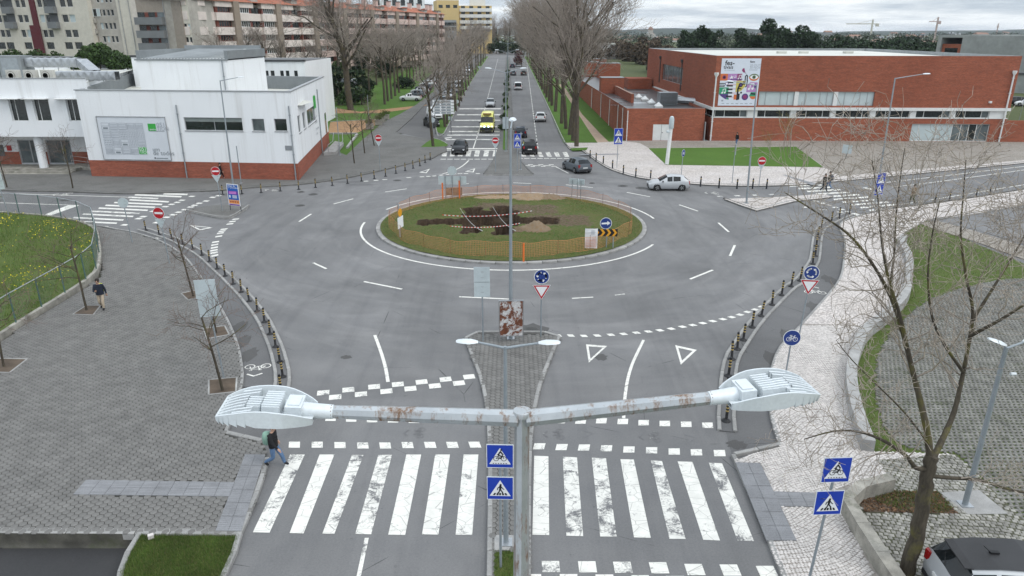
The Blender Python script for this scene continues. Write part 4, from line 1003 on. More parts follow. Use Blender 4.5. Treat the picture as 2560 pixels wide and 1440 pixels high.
class Wall:
    def __init__(s, A, B):
        s.A, s.B = Vector((A[0], A[1])), Vector((B[0], B[1])); s.L = (s.B - s.A).length
        s.e = (s.B - s.A) / s.L; s.n = Vector((s.e.y, -s.e.x)); s.ang = math.atan2(s.e.y, s.e.x)
    def at(s, d, z, out=0.0): p = s.A + s.e * d + s.n * out; return Vector((p.x, p.y, z))
    def px(s, x, y): return on_wall(s.A, s.B, x, y)
    def rect(s, x0, y0, x1, y1):
        """opening from a photo rectangle: (s0, z0, s1, z1)"""
        a = s.px(x0, (y0 + y1) / 2)[0]; b = s.px(x1, (y0 + y1) / 2)[0]
        return a, s.px((x0 + x1) / 2, y1)[1], b, s.px((x0 + x1) / 2, y0)[1]
    def facade(s, mb, z0, z1, ops=(), depth=.18, m=0, s0=0.0, s1=None, mr=None, out=0.0):
        s1 = s.L if s1 is None else s1
        xs = sorted({s0, s1, *[o[0] for o in ops], *[o[2] for o in ops]}); zs = sorted({z0, z1, *[o[1] for o in ops], *[o[3] for o in ops]})
        for a, b in zip(xs, xs[1:]):
            for c, d in zip(zs, zs[1:]):
                if b - a < 1e-4 or d - c < 1e-4: continue
                mx, mz = (a + b) / 2, (c + d) / 2
                if any(o[0] < mx < o[2] and o[1] < mz < o[3] for o in ops): continue
                mb.face([s.at(a, c, out), s.at(b, c, out), s.at(b, d, out), s.at(a, d, out)], m)
        for a, c, b, d in ops:
            for p, q in (((a, c), (b, c)), ((b, c), (b, d)), ((b, d), (a, d)), ((a, d), (a, c))):
                mb.face([s.at(*p, out), s.at(*q, out), s.at(*q, out - depth), s.at(*p, out - depth)], m if mr is None else mr)
    def box(s, mb, a, b, z0, z1, o0, o1, m=0):
        v = [s.at(x, z, o) for z in (z0, z1) for x, o in ((a, o1), (b, o1), (b, o0), (a, o0))]
        mb.add(v, [(0, 3, 2, 1), (4, 5, 6, 7), (0, 1, 5, 4), (1, 2, 6, 5), (2, 3, 7, 6), (3, 0, 4, 7)], m)
    def window(s, parent, op, depth=.16, nx=1, nz=1, fr=.06, frame=None, glass=None, name='window', sill=None, splits=None, glasses=None, out=0.0):
        a, c, b, d = op; d0 = out - depth
        mb = MB()
        xs = [a + (b - a) * t for t in (splits or [i / nx for i in range(nx + 1)])]; zs = [c + (d - c) * i / nz for i in range(nz + 1)]
        for x in (xs[0] + fr / 2, *xs[1:-1], xs[-1] - fr / 2): s.box(mb, x - fr / 2, x + fr / 2, c, d, d0 - .04, d0 + .03)
        for z in (zs[0] + fr / 2, *zs[1:-1], zs[-1] - fr / 2):
            for i in range(len(xs) - 1): s.box(mb, xs[i] + (fr if i == 0 else fr / 2), xs[i + 1] - (fr if i == len(xs) - 2 else fr / 2), z - fr / 2, z + fr / 2, d0 - .04, d0 + .025)
        w = mb.build(name, frame or ALU, parent)
        k = 0
        for i in range(len(xs) - 1):
            for j in range(nz):
                p = MB(); s.box(p, xs[i] + fr * .4, xs[i + 1] - fr * .4, zs[j] + fr * .4, zs[j + 1] - fr * .4, d0 - .03, d0 - .01)
                g = glasses[k % len(glasses)] if glasses else (glass or GLASS); k += 1
                p.build('pane', g, w)
        if sill: q = MB(); s.box(q, a - .04, b + .04, c - .07, c - .002, -depth + .04, .06); q.build('sill', sill, w)
        return w
def text_geo(txt, size, align='LEFT', bold=0.0):
    cu = bpy.data.curves.new('lettering', 'FONT'); cu.body = txt; cu.size = size; cu.align_x = align; cu.resolution_u = 2; cu.offset = bold
    o = bpy.data.objects.new('lettering', cu); C.objects.link(o)
    dg = bpy.context.evaluated_depsgraph_get(); me = bpy.data.meshes.new_from_object(o.evaluated_get(dg))
    vs = [tuple(v.co) for v in me.vertices]; fs = [tuple(p.vertices) for p in me.polygons]
    bpy.data.objects.remove(o); bpy.data.curves.remove(cu); bpy.data.meshes.remove(me)
    return vs, fs
class Panel:
    """local plane for flat print: u to the right, v up, small lift per layer"""
    def __init__(s, origin, ux, uz, nrm): s.o, s.ux, s.uz, s.n = Vector(origin), Vector(ux).normalized(), Vector(uz).normalized(), Vector(nrm).normalized(); s.k = 0
    def p(s, u, v, lift): return s.o + s.ux * u + s.uz * v + s.n * lift
    def poly(s, mb, pts, m=0, lift=.004): mb.face([s.p(u, v, lift) for u, v in pts], m)
    def rect(s, mb, a, b, c, d, m=0, lift=.004): s.poly(mb, [(a, b), (c, b), (c, d), (a, d)], m, lift)
    def disc(s, mb, u, v, r, m=0, lift=.004, n=20, a0=0, a1=360, ry=None):
        pts = [(u + r * math.cos(R(a0 + (a1 - a0) * i / n)), v + (ry or r) * math.sin(R(a0 + (a1 - a0) * i / n))) for i in range(n + (0 if a1 - a0 == 360 else 1))]
        s.poly(mb, pts, m, lift)
    def line(s, mb, pts, w, m=0, lift=.004):
        for (x0, y0), (x1, y1) in zip(pts, pts[1:]):
            L = math.hypot(x1 - x0, y1 - y0) or 1; nx_, ny_ = -(y1 - y0) / L * w / 2, (x1 - x0) / L * w / 2; ex, ey = (x1 - x0) / L * w * .3, (y1 - y0) / L * w * .3
            s.poly(mb, [(x0 - nx_ - ex, y0 - ny_ - ey), (x1 - nx_ + ex, y1 - ny_ + ey), (x1 + nx_ + ex, y1 + ny_ + ey), (x0 + nx_ - ex, y0 + ny_ - ey)], m, lift)
    def text(s, mb, u, v, txt, size, m=0, lift=.005, align='LEFT', sx=1.0, bold=0.0):
        vs, fs = text_geo(txt, size, align, bold); mb.add([s.p(u + x * sx, v + y, lift) for x, y, z in vs], fs, m)
def ink(name, col): return simple(name, col, .6, var=.04)
I_GREEN, I_GREY, I_DARK, I_LINE = ink('green_print', (0.045, 0.36, 0.06)), ink('grey_print', (0.22, 0.25, 0.27)), ink('dark_print', (0.03, 0.03, 0.035)), ink('pale_grey_print', (0.33, 0.36, 0.40))
I_WHITE = ink('white_print', (0.75, 0.76, 0.78)); CANVAS = simple('banner_canvas', (0.60, 0.63, 0.67), .5, var=.04, scale=.6)
def downpipe(w, s_, z0, z1, parent, mat, r=.06, out=.09, head=False):
    mb = MB(); mb.tube([w.at(s_, z0, out), w.at(s_, z1, out)], r, 8)
    z = z0 + .6
    while z < z1 - .3: w.box(mb, s_ - r * 1.5, s_ + r * 1.5, z, z + .05, 0.0, out + r * 1.15); z += 1.9
    if head: mb.lathe([(r, z1 - .1), (r * 3, z1 + .25), (r * 3, z1 + .5)], 4, w.at(s_, 0, out + .03))
    mb.build('downpipe', mat, parent, smooth=40)

# ================================================================ white building by the left exit
wb = thing('white_building', 'white rendered two-storey building on a red brick plinth with a large pale banner', 'building', (0, 0, 0))
C0 = P2(748, 450, PZ); A0 = P2(230, 440, PZ)
W1 = Wall(A0, C0)
D0 = (C0[0] - .129 * 22, C0[1] + .9916 * 24.5); W2 = Wall(C0, D0)
TOP, BR = 8.6, 1.75
mb = MB()
ops1 = [W1.rect(461, 294, 606, 327), W1.rect(630, 297, 661, 328), W1.rect(686, 297, 717, 328)]
W1.facade(mb, BR, TOP, ops1, m=0)
ops2 = [W2.rect(745, 295, 752, 325), W2.rect(757, 288, 764, 317), W2.rect(768, 279, 790, 307)]
ops2[2] = (ops2[2][0], ops2[2][1] + .1, ops2[2][2], ops2[2][3]); zt2 = ops2[0][1], ops2[0][3]
ops2 = [(o[0], 4.35 if i < 2 else 4.3, o[2], 6.05 if i < 2 else 6.0) for i, o in enumerate(ops2)]
W2.facade(mb, BR, TOP, ops2, m=0)
LW1 = (-52.4, 102.0); back = Wall(D0, LW1); leftw = Wall(LW1, A0)
back.facade(mb, 0, TOP); leftw.facade(mb, 0, TOP)
# parapet thickness: top ring and inner faces clad in zinc, roof deck sunk 1.5 m
IN = .35; RZ = 7.0
q = [W1.at(IN, 0, -IN), W1.at(W1.L - IN, 0, -IN), W2.at(W2.L - IN, 0, -IN), back.at(back.L - IN, 0, -IN)]
o_ = [W1.at(0, 0), W1.at(W1.L, 0), W2.at(W2.L, 0), back.at(back.L, 0)]
for i in range(4):
    a, b, c, d = o_[i], o_[(i + 1) % 4], q[(i + 1) % 4], q[i]
    z = lambda p, h: (p.x, p.y, h)
    mb.face([z(a, TOP), z(b, TOP), z(c, TOP), z(d, TOP)], 1)
    mb.face([z(d, TOP), z(c, TOP), z(c, RZ), z(d, RZ)], 1)
mb.face([(p.x, p.y, RZ) for p in q], 2)
mb.build('wall', [WHITE, ZINC, ROOF_LT], wb)
mb = MB(); W1.facade(mb, 0, BR - .001, out=.012); W2.facade(mb, 0, BR - .001, out=.012)
mb.face([W1.at(0, BR - .001, .012), W1.at(W1.L, BR - .001, .012), W1.at(W1.L, BR - .001), W1.at(0, BR - .001)]); mb.build('plinth', PLINTH, wb)
mb = MB(); W1.box(mb, -.1, W1.L + .06, TOP - .02, TOP + .07, -IN - .02, .06); W2.box(mb, .065, W2.L, TOP - .02, TOP + .071, -IN - .02, .06); mb.build('coping', ALU, wb)
mb = MB()                                            # standing seams on the parapet's inner cladding
for i in (2, 3):
    a, b = q[i], q[(i + 1) % 4]; n_ = int((b - a).length / .45)
    for k in range(1, n_):
        p = a.lerp(b, k / n_); mb.box((p.x, p.y, (TOP + RZ) / 2), (.05, .05, TOP - RZ - .02))
mb.build('seam_row', ZINC, wb)['kind'] = 'stuff'
W1.window(wb, ops1[0], nx=2, splits=[0, .51, 1], frame=ALU, glass=GLASS, sill=ALU); W1.window(wb, ops1[1], frame=ALU, glass=GLASS_GREY, sill=ALU); W1.window(wb, ops1[2], frame=ALU, glass=GLASS, nx=1, sill=ALU)
mb = MB(); a, c, b, d = ops1[0]; W1.box(mb, a + .05, b - .05, d - .42, d - .05, -.16, -.13); mb.build('roller_blind', simple('grey_blind', (.22, .25, .24), .7), wb)
for i, o in enumerate(ops2): W2.window(wb, o, nx=2 if i == 2 else 1, frame=ALU, glass=GLASS_GREY, sill=ALU)
s_, z_ = W1.px(441, 262); s2 = W1.px(468, 440)[0]; downpipe(W1, (s_ + s2) / 2, .1, z_, wb, STEEL)
downpipe(W1, W1.L - .28, .1, 7.3, wb, STEEL)
s_, z_ = W2.px(793, 245); downpipe(W2, W2.px(800, 330)[0], .1, 7.6, wb, STEEL)
mb = MB(); a, c, b, d = W2.rect(826, 313, 831, 342); W2.box(mb, W2.L - 2.6, W2.L - 1.2, 1.8, 4.3, -.05, .02); mb.build('door', GLASS_GREY, wb)
# lettering and emblem on the right-hand face
pn = Panel(W2.at(W2.L * .56, 0), (W2.e.x, W2.e.y, 0), (0, 0, 1), (W2.n.x, W2.n.y, 0))
mb = MB()
pn.poly(mb, [(0, 5.6), (.5, 5.6), (.9, 5.75), (1.4, 5.6), (1.9, 5.6), (1.9, 7.0), (1.4, 7.0), (1.2, 7.2), (.9, 7.0), (.5, 7.15), (0, 7.0)], 0, .012)
pn.line(mb, [(.1, 5.5), (.1, 4.75), (.9, 4.55), (1.8, 4.75), (1.8, 5.5)], .12, 1, .012)
pn.text(mb, .2, 3.95, 'DECA', .55, 2, .012); pn.text(mb, -.1, 3.2, 'C. Interpretacao', .42, 2, .012); pn.text(mb, -.1, 2.65, 'e Ciencia', .42, 2, .012)
mb.build('emblem', [I_GREEN, I_LINE, I_GREY], wb)['kind'] = 'stuff'
pl_ = W1.rect(713, 364, 730, 376); mb = MB(); W1.box(mb, *[pl_[0], pl_[2], pl_[1], pl_[3]], 0, .03); mb2 = Panel(W1.at(pl_[0], pl_[1]), (W1.e.x, W1.e.y, 0), (0, 0, 1), (W1.n.x, W1.n.y, 0))
for k in range(4): mb2.rect(mb, .06, .07 + k * .1, (pl_[2] - pl_[0]) - .06, .11 + k * .1, 1, .034)
mb.build('plaque', [ALU, I_GREY], wb)
# upper box with its framed metal roof
F1 = PD(352, 221, 79.0); F2 = PD(580, 221, 79.0); UZ = PD(460, 151, 79.0).z
U1 = Wall((F1.x, 79.0), (F2.x - .1, 78.4)); ub = MB()
U1.facade(ub, 6.9, UZ); uw = U1.L; dpt = 10.5
Ue = Wall(U1.B, U1.B - U1.n * dpt); Uw = Wall(U1.A - U1.n * dpt, U1.A); Un = Wall(U1.B - U1.n * dpt, U1.A - U1.n * dpt)
for w in (Ue, Uw, Un): w.facade(ub, 6.9, UZ + (1.0 if w is Un else .0))
ub.face([U1.A.to_3d() + Vector((0, 0, UZ)), U1.B.to_3d() + Vector((0, 0, UZ)), Ue.B.to_3d() + Vector((0, 0, UZ)), Uw.A.to_3d() + Vector((0, 0, UZ))])
ub.build('upper_block', WHITE, wb)
mb = MB()
U1.box(mb, -.15, uw + .15, UZ + .001, UZ + .14, -.4, .1); U1.box(mb, -.15, .25, UZ + .14, UZ + 1.0, -dpt, -.4); U1.box(mb, uw - .25, uw + .15, UZ + .14, UZ + 1.0, -dpt, -.4); U1.box(mb, .25, uw - .25, UZ + .14, UZ + 1.35, -dpt, -dpt + .3)
rp = [U1.at(.25, UZ + .15, -.4), U1.at(uw - .25, UZ + .15, -.4), U1.at(uw - 2.0, UZ + .95, -dpt + .3), U1.at(2.0, UZ + .95, -dpt + .3)]
mb.face([rp[0], rp[1], rp[2], rp[3]], 1); mb.face([rp[0], rp[3], U1.at(.25, UZ + .15, -dpt + .3)], 1); mb.face([rp[1], U1.at(uw - .25, UZ + .15, -dpt + .3), rp[2]], 1)
for k in range(1, 26):
    t = k / 26; a = rp[0].lerp(rp[1], t); b = rp[3].lerp(rp[2], t); mb.tube([a + Vector((0, 0, .03)), b + Vector((0, 0, .03))], .05, 4, 0)
mb.build('metal_roof', [ZINC, simple('bright_metal_sheet', (.64, .66, .64), .4, .2)], wb)
downpipe(U1, uw - .35, RZ, UZ, wb, STEEL)
for px in (488, 507, 598, 612):
    p = PD(px, 213, 76.0); p.z = RZ; mb = MB(); mb.tube([p, p + Vector((0, 0, .45)), p + Vector((.1, 0, .7)), p + Vector((.5, 0, .75)), p + Vector((.75, 0, .6))], .2, 8); mb.build('roof_vent', GALV, wb, smooth=40)
mb = MB(); p = PD(600, 218, 75.0); mb.add([(p.x - 5, 74.2, RZ + .02), (p.x + 6.5, 73.6, RZ + .02), (p.x + 6.5, 78, RZ + .02), (p.x - 5, 78, RZ + .02), (p.x, 76, RZ + .75), (p.x + 3, 76, RZ + .75)], [(0, 1, 5, 4), (1, 2, 5), (2, 3, 4, 5), (3, 0, 4)]); mb.build('skylight', ROOF_LT, wb)
# left wing: first floor over a recessed entrance
LX = -78.0; W3 = Wall((LX, 74.6), (A0[0] - .02, 74.6))
zu, zo = PD(100, 197, 74.6).z, PD(100, 342, 74.6).z
ops3 = []
for x0, x1 in ((25, 66), (85, 125), (168, 210), (-70, -28)):
    ops3.append((W3.px(x0, 275)[0], PD(x0, 303, 74.6).z, W3.px(x1, 275)[0], PD(x0, 248, 74.6).z))
for k in range(3): ops3.append((1.5 + k * 3.5, ops3[0][1], 3.2 + k * 3.5, ops3[0][3]))
mb = MB(); W3.facade(mb, zo, zu, ops3, depth=.3)
wing_back = 104.0
mb.face([(LX, 74.6, zo), (LX, 78, zo), (W3.B.x, 78, zo), (W3.B.x, 74.6, zo)])
W3r = Wall((W3.B.x - .5, 74.6), (LW1[0] - .4, LW1[1])); W3r.facade(mb, 0, zu - .3); Wall((LX, wing_back), (LX, 74.6)).facade(mb, 0, zu); Wall((LW1[0] - .4, wing_back), (LX, wing_back)).facade(mb, 0, zu - .3)
W4 = Wall((LX, 77.6), (A0[0] + .9, 77.6))
dops = [(W4.px(a, 380)[0], .46, W4.px(b, 380)[0], 3.05) for a, b in ((48, 96), (118, 180))]
W4.facade(mb, .4, zo, dops, depth=.12)
mb.face([(LX, 74.95, zu - .5), (W3.B.x - .6, 74.95, zu - .5), (LW1[0] - .4, wing_back, zu - .5), (LX, wing_back, zu - .5)], 1)
mb.build('wing', [WHITE, ROOF_LT], wb)
mb = MB(); W3.box(mb, 0, W3.L, zu, zu + .08, -.35, .05); mb.build('coping', ALU, wb)
mb = MB()
edges = [0] + [x for o in dops for x in (o[0], o[2])] + [W4.L]
for a, b in zip(edges[::2], edges[1::2]): W4.box(mb, a, b, .4, 1.75, 0, .012)
mb.build('plinth', PLINTH, wb)
for o in ops3:
    W3.window(wb, o, depth=.26, nx=2, splits=[0, .3, 1], frame=WHITE_TRIM, glass=GLASS)
    mb = MB(); W3.box(mb, o[0] - .9, o[2] + .1, o[3] + .04, o[3] + .10, .001, .75); mb.build('awning', WHITE_TRIM, wb)
for o in dops:
    d = W4.window(wb, (o[0], o[1], o[2], o[3]), depth=.1, nx=2, splits=[0, .62, 1], fr=.12, frame=ALU, glass=GLASS_GREY, name='door')
mb = MB(); cxp = P(103, 420, .45); mb.tube([(cxp.x, cxp.y + .5, .4), (cxp.x, cxp.y + .5, zo)], .42, 24); mb.build('column', WHITE, wb, smooth=40)
mb = MB()
for k in range(3): mb.box(((LX + A0[0] - 3) / 2 - k * .0, 76.2 + .35 * k - .35, .06 + .14 * k), (A0[0] - 3 - LX - .02 * k, 4.4 - .7 * k + .7, .14))
mb.build('step', CONC_OLD, wb)
mb = MB()
ra, rb_ = P(182, 425, 0), P(416, 446, 0)
mb.add([(ra.x, ra.y, 0), (rb_.x, rb_.y, 0), (rb_.x, rb_.y + 1.3, 0), (ra.x, ra.y + 1.6, 0), (ra.x, ra.y, .55), (rb_.x, rb_.y, .14), (rb_.x, rb_.y + 1.3, .14), (ra.x, ra.y + 1.6, .55)], [(4, 5, 6, 7), (0, 1, 5, 4), (1, 2, 6, 5), (2, 3, 7, 6), (3, 0, 4, 7)]); mb.build('ramp', CONC_OLD, wb)
mb = MB()
for h in (.55, 1.0): mb.tube([(ra.x, ra.y + .12, .5 + h), (rb_.x, rb_.y + .12, .1 + h), (rb_.x, rb_.y + .12, .1)], .03, 6)
for k in range(6):
    t = k / 5.5; x, y = ra.x + (rb_.x - ra.x) * t, ra.y + .12 + (rb_.y - ra.y) * t; mb.tube([(x, y, .5 - .4 * t), (x, y, 1.5 - .4 * t)], .025, 6)
mb.build('handrail', simple('pink_primer_rail', (.42, .36, .34), .5, .3), wb, smooth=40)
rx = W4.px(26, 378)[0]; mb = MB(); W4.box(mb, rx - .2, rx + .2, 1.9, 2.45, 0, .18); mb.build('fire_box', simple('red_enamel', (.45, .02, .02), .4), wb)
rx = W4.px(3, 378)[0]; mb = MB(); W4.box(mb, rx - .4, rx + .35, 1.3, 2.5, 0, .1); W4.box(mb, rx - .3, rx + .25, 1.75, 2.3, .1, .11, 1); mb.build('cash_machine', [FRAME_DK, GLASS_GREY], wb)
# rear wings
def rear_wing(x0, x1, Y, ztop, depth, win, name='rear_wing', zb=0, dark=True):
    w = Wall((x0, Y), (x1, Y)); mb = MB(); w.facade(mb, zb, ztop, win, depth=.2)
    w2 = Wall((x1, Y), (x1, Y + depth)); w2.facade(mb, zb, ztop); Wall((x0, Y + depth), (x0, Y)).facade(mb, zb, ztop); Wall((x1, Y + depth), (x0, Y + depth)).facade(mb, zb, ztop)
    mb.face([(x0, Y, ztop - .05), (x1, Y, ztop - .05), (x1, Y + depth, ztop - .05), (x0, Y + depth, ztop - .05)], 1); mb.build(name, [WHITE, ROOF_DK if dark else ROOF_LT], wb)
    mb = MB(); w.box(mb, -.1, w.L + .1, ztop, ztop + .25, -.5, .15); mb.build('coping', ROOF_DK, wb)
    for o in win: w.window(wb, o, frame=FRAME_DK, glass=GLASS)
    return w
rwx0, rwx1 = PD(570, 170, 108).x, PD(762, 170, 108).x; rz = PD(700, 154, 108).z
rw = Wall((rwx0, 108), (rwx1, 108))
rear_wing(rwx0, rwx1, 108, rz, 16, [(rw.px(a, 180)[0], rz - 3.4, rw.px(b, 180)[0], rz - 1.25) for a, b in ((600, 611), (615, 622), (661, 671), (676, 686), (700, 709), (714, 723), (735, 744))])
rear_wing(PD(330, 160, 99).x, PD(590, 160, 99).x, 99, PD(340, 143, 99).z, 7, [(3.2, 6.2, 4.2, 8.4)])
rear_wing(-84, PD(350, 160, 106).x, 106, PD(200, 146, 106).z, 10, [])
# banner fixed over the plinth
bq = [W1.px(241, 291), W1.px(414, 293), W1.px(429, 403), W1.px(262, 402)]
bs0, bs1, bz0, bz1 = (bq[0][0] + bq[3][0]) / 2, (bq[1][0] + bq[2][0]) / 2, BR + .12, bq[0][1]
bn = thing('banner', 'large pale grey banner with drawn facades and two green squares on the white building', 'banner', W1.at(bs0, bz0))
bw, bh = bs1 - bs0, bz1 - bz0
ex, nn = Vector((W1.e.x, W1.e.y, 0)), Vector((W1.n.x, W1.n.y, 0))
pn = Panel(nn * .05, ex, (0, 0, 1), nn)
mb = MB()
N_ = 24
for i in range(N_):                                    # slightly billowing canvas
    for j in range(8):
        f = lambda a, b: pn.p(a * bw, b * bh, .012 * math.sin(a * 40) * math.sin(b * 9) + .012)
        mb.face([f(i / N_, j / 8), f((i + 1) / N_, j / 8), f((i + 1) / N_, (j + 1) / 8), f(i / N_, (j + 1) / 8)])
for u_ in range(29): mb.tube([pn.p(bw * u_ / 28, bh, .02), pn.p(bw * u_ / 28 + .06, bh + .12, 0)], .012, 4); mb.tube([pn.p(bw * u_ / 28, 0, .02), pn.p(bw * u_ / 28 + .06, -.1, 0)], .012, 4)
mb.build('canvas', CANVAS, bn)
mb = MB(); mb.tube([pn.p(0, bh, .03), pn.p(bw, bh, .03), pn.p(bw, 0, .03), pn.p(0, 0, .03), pn.p(0, bh, .03)], .045, 5); mb.build('edge_rope', ALU, bn)
mb = MB(); U_ = lambda a, b: (a * bw, b * bh)
rr2 = random.Random(4)
for i in range(5):
    for j in range(4):
        if (i, j) == (4, 0): continue
        u0, v0 = .055 + i * .124, .13 + j * .188; pn.line(mb, [U_(u0, v0), U_(u0 + .11, v0), U_(u0 + .11, v0 + .16), U_(u0, v0 + .16), U_(u0, v0)], .035, 2, .03)
        k = rr2.randrange(4)
        if k == 0:
            for r_ in range(4): pn.line(mb, [U_(u0 + .01, v0 + .02 + r_ * .035), U_(u0 + .1, v0 + .02 + r_ * .035)], .05, 2, .032)
        elif k == 1:
            for r_ in range(6): pn.line(mb, [U_(u0 + .012 + r_ * .017, v0 + .02), U_(u0 + .012 + r_ * .017, v0 + .13)], .05, 2, .032)
        elif k == 2:
            for r_ in range(3):
                for c_ in range(4): pn.rect(mb, (u0 + .012 + c_ * .024) * bw, (v0 + .02 + r_ * .045) * bh, (u0 + .026 + c_ * .024) * bw, (v0 + .048 + r_ * .045) * bh, 2, .032)
        else: pn.rect(mb, (u0 + .02) * bw, (v0 + .02) * bh, (u0 + .09) * bw, (v0 + .06) * bh, 1, .032); pn.line(mb, [U_(u0 + .01, v0 + .09), U_(u0 + .1, v0 + .09)], .04, 2, .032)
for u0, v0, s_ in ((.735, .685, 1), (.545, .135, 2)):
    pn.rect(mb, u0 * bw, v0 * bh, (u0 + .115) * bw, (v0 + .165) * bh, 0, .034)
pn.text(mb, .755 * bw, .70 * bh, 'aveiro', .28, 3, .038); pn.text(mb, .862 * bw, .775 * bh, '051', .62, 2, .036); pn.text(mb, .862 * bw, .695 * bh, 'TION', .5, 2, .036)
pn.line(mb, [(.74 * bw, .68 * bh), (.965 * bw, .68 * bh)], .05, 1, .034); pn.text(mb, .552 * bw, .222 * bh, '051', .52, 3, .038); pn.text(mb, .552 * bw, .148 * bh, 'TION', .43, 3, .038)
pn.text(mb, .745 * bw, .205 * bh, 'um', .62, 1, .036); pn.text(mb, .745 * bw, .12 * bh, 'de todos', .62, 1, .036); pn.rect(mb, .755 * bw, .035 * bh, .775 * bw, .065 * bh, 4, .036); pn.line(mb, [(.785 * bw, .045 * bh), (.95 * bw, .045 * bh)], .09, 1, .036)
mb.build('print', [I_GREEN, I_GREY, I_LINE, I_WHITE, I_DARK], bn)['kind'] = 'stuff'
# rooftop plant: condensers and ducts stand on the roof
AC_W = simple('condenser_casing', (.52, .51, .47), .6)
def condenser(px, label):
    p = PD(px, 196, 76.2); t = thing('air_conditioner', label, 'air conditioner', (p.x, 76.2, zu - .49), 0, 'condensers on the white roof')
    mb = MB(); mb.box((0, 0, .72), (1.25, .5, 1.1)); mb.box((-.4, 0, .09), (.1, .5, .16)); mb.box((.4, 0, .09), (.1, .5, .16)); mb.build('casing', AC_W, t)
    mb = MB(); mb.lathe([(.42, -.27), (.42, -.255), (.05, -.262)], 20, (-.12, 0, .72), 0, 'Y')
    for k in range(3): mb.lathe([(.13 + k * .12, -.285), (.15 + k * .12, -.285), (.15 + k * .12, -.275), (.13 + k * .12, -.275)], 20, (-.12, 0, .72), 1, 'Y')
    mb.build('fan', [BLACK, AC_W], t)
for k, (px, l) in enumerate(((36, 'beige condenser unit at the roof edge, farthest from the upper block'), (80, 'beige condenser unit at the roof edge, middle one of three'), (122, 'beige condenser unit at the roof edge, beside the ducts'))): condenser(px, l)
def duct(a, b, w, h, label, n):
    t = thing('ventilation_duct', label, 'air duct', (0, 0, 0)); mb = MB(); a, b = Vector(a), Vector(b); d = (b - a); L = d.length; d.normalize(); sd = d.cross(Vector((0, 0, 1))).normalized(); up = sd.cross(d)
    for i in range(n):
        p0, p1 = a + d * L * i / n, a + d * L * (i + 1) / n - d * .03; c = (p0 + p1) / 2
        q0 = [p0 + sd * x + up * z for x, z in ((-w, -h), (w, -h), (w, h), (-w, h))]; q1 = [p1 + sd * x + up * z for x, z in ((-w, -h), (w, -h), (w, h), (-w, h))]
        for k in range(4):
            f = [q0[k], q0[(k + 1) % 4], q1[(k + 1) % 4], q1[k]]; m_ = sum(f, Vector()) / 4; out = (m_ - c).normalized()
            for j in range(4): mb.face([f[j], f[(j + 1) % 4], m_ + out * .10])
        mb.tube([p1 - up * h - sd * w, p1 + up * h - sd * w, p1 + up * h + sd * w, p1 - up * h + sd * w], .03, 4)
    mb.build('casing', GALV, t)
    for i in range(0, n, 2): p = a + d * L * i / n; mb = MB(); mb.tube([p, (p.x, p.y, zu - .5)], .04, 5); mb.build('stand', GALV, t)
rz0 = zu - .5
duct((PD(70, 160, 84).x, 84, rz0 + 1.7), (PD(200, 165, 84).x, 84, rz0 + 1.7), .55, .45, 'long galvanised roof duct with crossed panels, farther run', 7)
duct((PD(200, 165, 84).x + .3, 84, rz0 + 1.7), (PD(245, 185, 80).x, 79.5, rz0 + .7), .55, .42, 'short sloping galvanised roof duct joining the two runs', 3)
duct((PD(140, 190, 78).x, 78.3, rz0 + .6), (PD(290, 190, 78).x, 78.3, rz0 + .6), .5, .42, 'long galvanised roof duct near the roof edge behind the condensers', 8)
t = thing('plant_room', 'grey metal air handling unit at the far left of the white roof', 'air handler', (PD(20, 165, 84).x, 84, rz0)); mb = MB()
for k in range(3): mb.box((-4.2 + k * 2.6, 0, 1.25), (2.5, 2.2, 2.4)); mb.box((-4.2 + k * 2.6, -1.12, 1.3), (1.9, .04, 1.8), m=1)
mb.build('casing', [ZINC, STEEL], t)

# ================================================================ red brick building
bb = thing('brick_building', 'long red brick hall with white window bands, pale roof and a low annex', 'building', (0, 0, 0))
BC = P2(1773, 353); BE = P2(2506, 357)
B1 = Wall(BC, (BE[0], BE[1])); HT = 11.05
z_led, z_w1, z_w0 = B1.px(2200, 274)[1], B1.px(2200, 277)[1], B1.px(2200, 296)[1]
NW = (P2(1773, 353)[0] - .6, 144.0); B2 = Wall(NW, BC)      # west face, seen from the left
mb = MB()
B1.facade(mb, 0, z_w0, [(B1.px(2277, 330)[0], .15, B1.px(2472, 330)[0], B1.px(2400, 310)[1])], depth=.25)
upw = [(B1.px(1897, 245)[0], B1.px(1990, 264)[1], B1.px(2186, 245)[0], B1.px(1990, 229)[1])]
B1.facade(mb, z_led + .25, HT, upw, depth=.3)
WB = [(B2.px(1655, 200)[0], 0, B2.px(1705, 215)[0], 0)]
wz0, wz1 = 6.1, 8.7
B2.facade(mb, z_led + .25, HT, [(B2.px(1654, 200)[0], wz0, B2.px(1704, 215)[0], wz1)], depth=.3)
B2.facade(mb, 0, z_w0)
B3 = Wall(B1.B, (B1.B.x + .5, 140)); B3.facade(mb, 0, z_w0); B3.facade(mb, z_led + .25, HT); Wall((B1.B.x + .5, 140), NW).facade(mb, 0, HT)
ring = [B1.A, B1.B, B3.B, Vector(NW)]
inn = [B1.at(.4, 0, -.4).to_2d(), B1.at(B1.L - .4, 0, -.4).to_2d(), Vector((B3.B.x - .4, B3.B.y - .4)), Vector((NW[0] + .4, NW[1] - .4))]
for i in range(4):
    a, b, c, d = ring[i], ring[(i + 1) % 4], inn[(i + 1) % 4], inn[i]
    mb.face([(a.x, a.y, HT), (b.x, b.y, HT), (c.x, c.y, HT), (d.x, d.y, HT)], 1); mb.face([(d.x, d.y, HT), (c.x, c.y, HT), (c.x, c.y, HT - .9), (d.x, d.y, HT - .9)], 1)
mb.build('wall', [BRICK, simple('grey_parapet', (.30, .32, .33), .7)], bb)
mb = MB()
cxm = (inn[0].x + inn[1].x) / 2
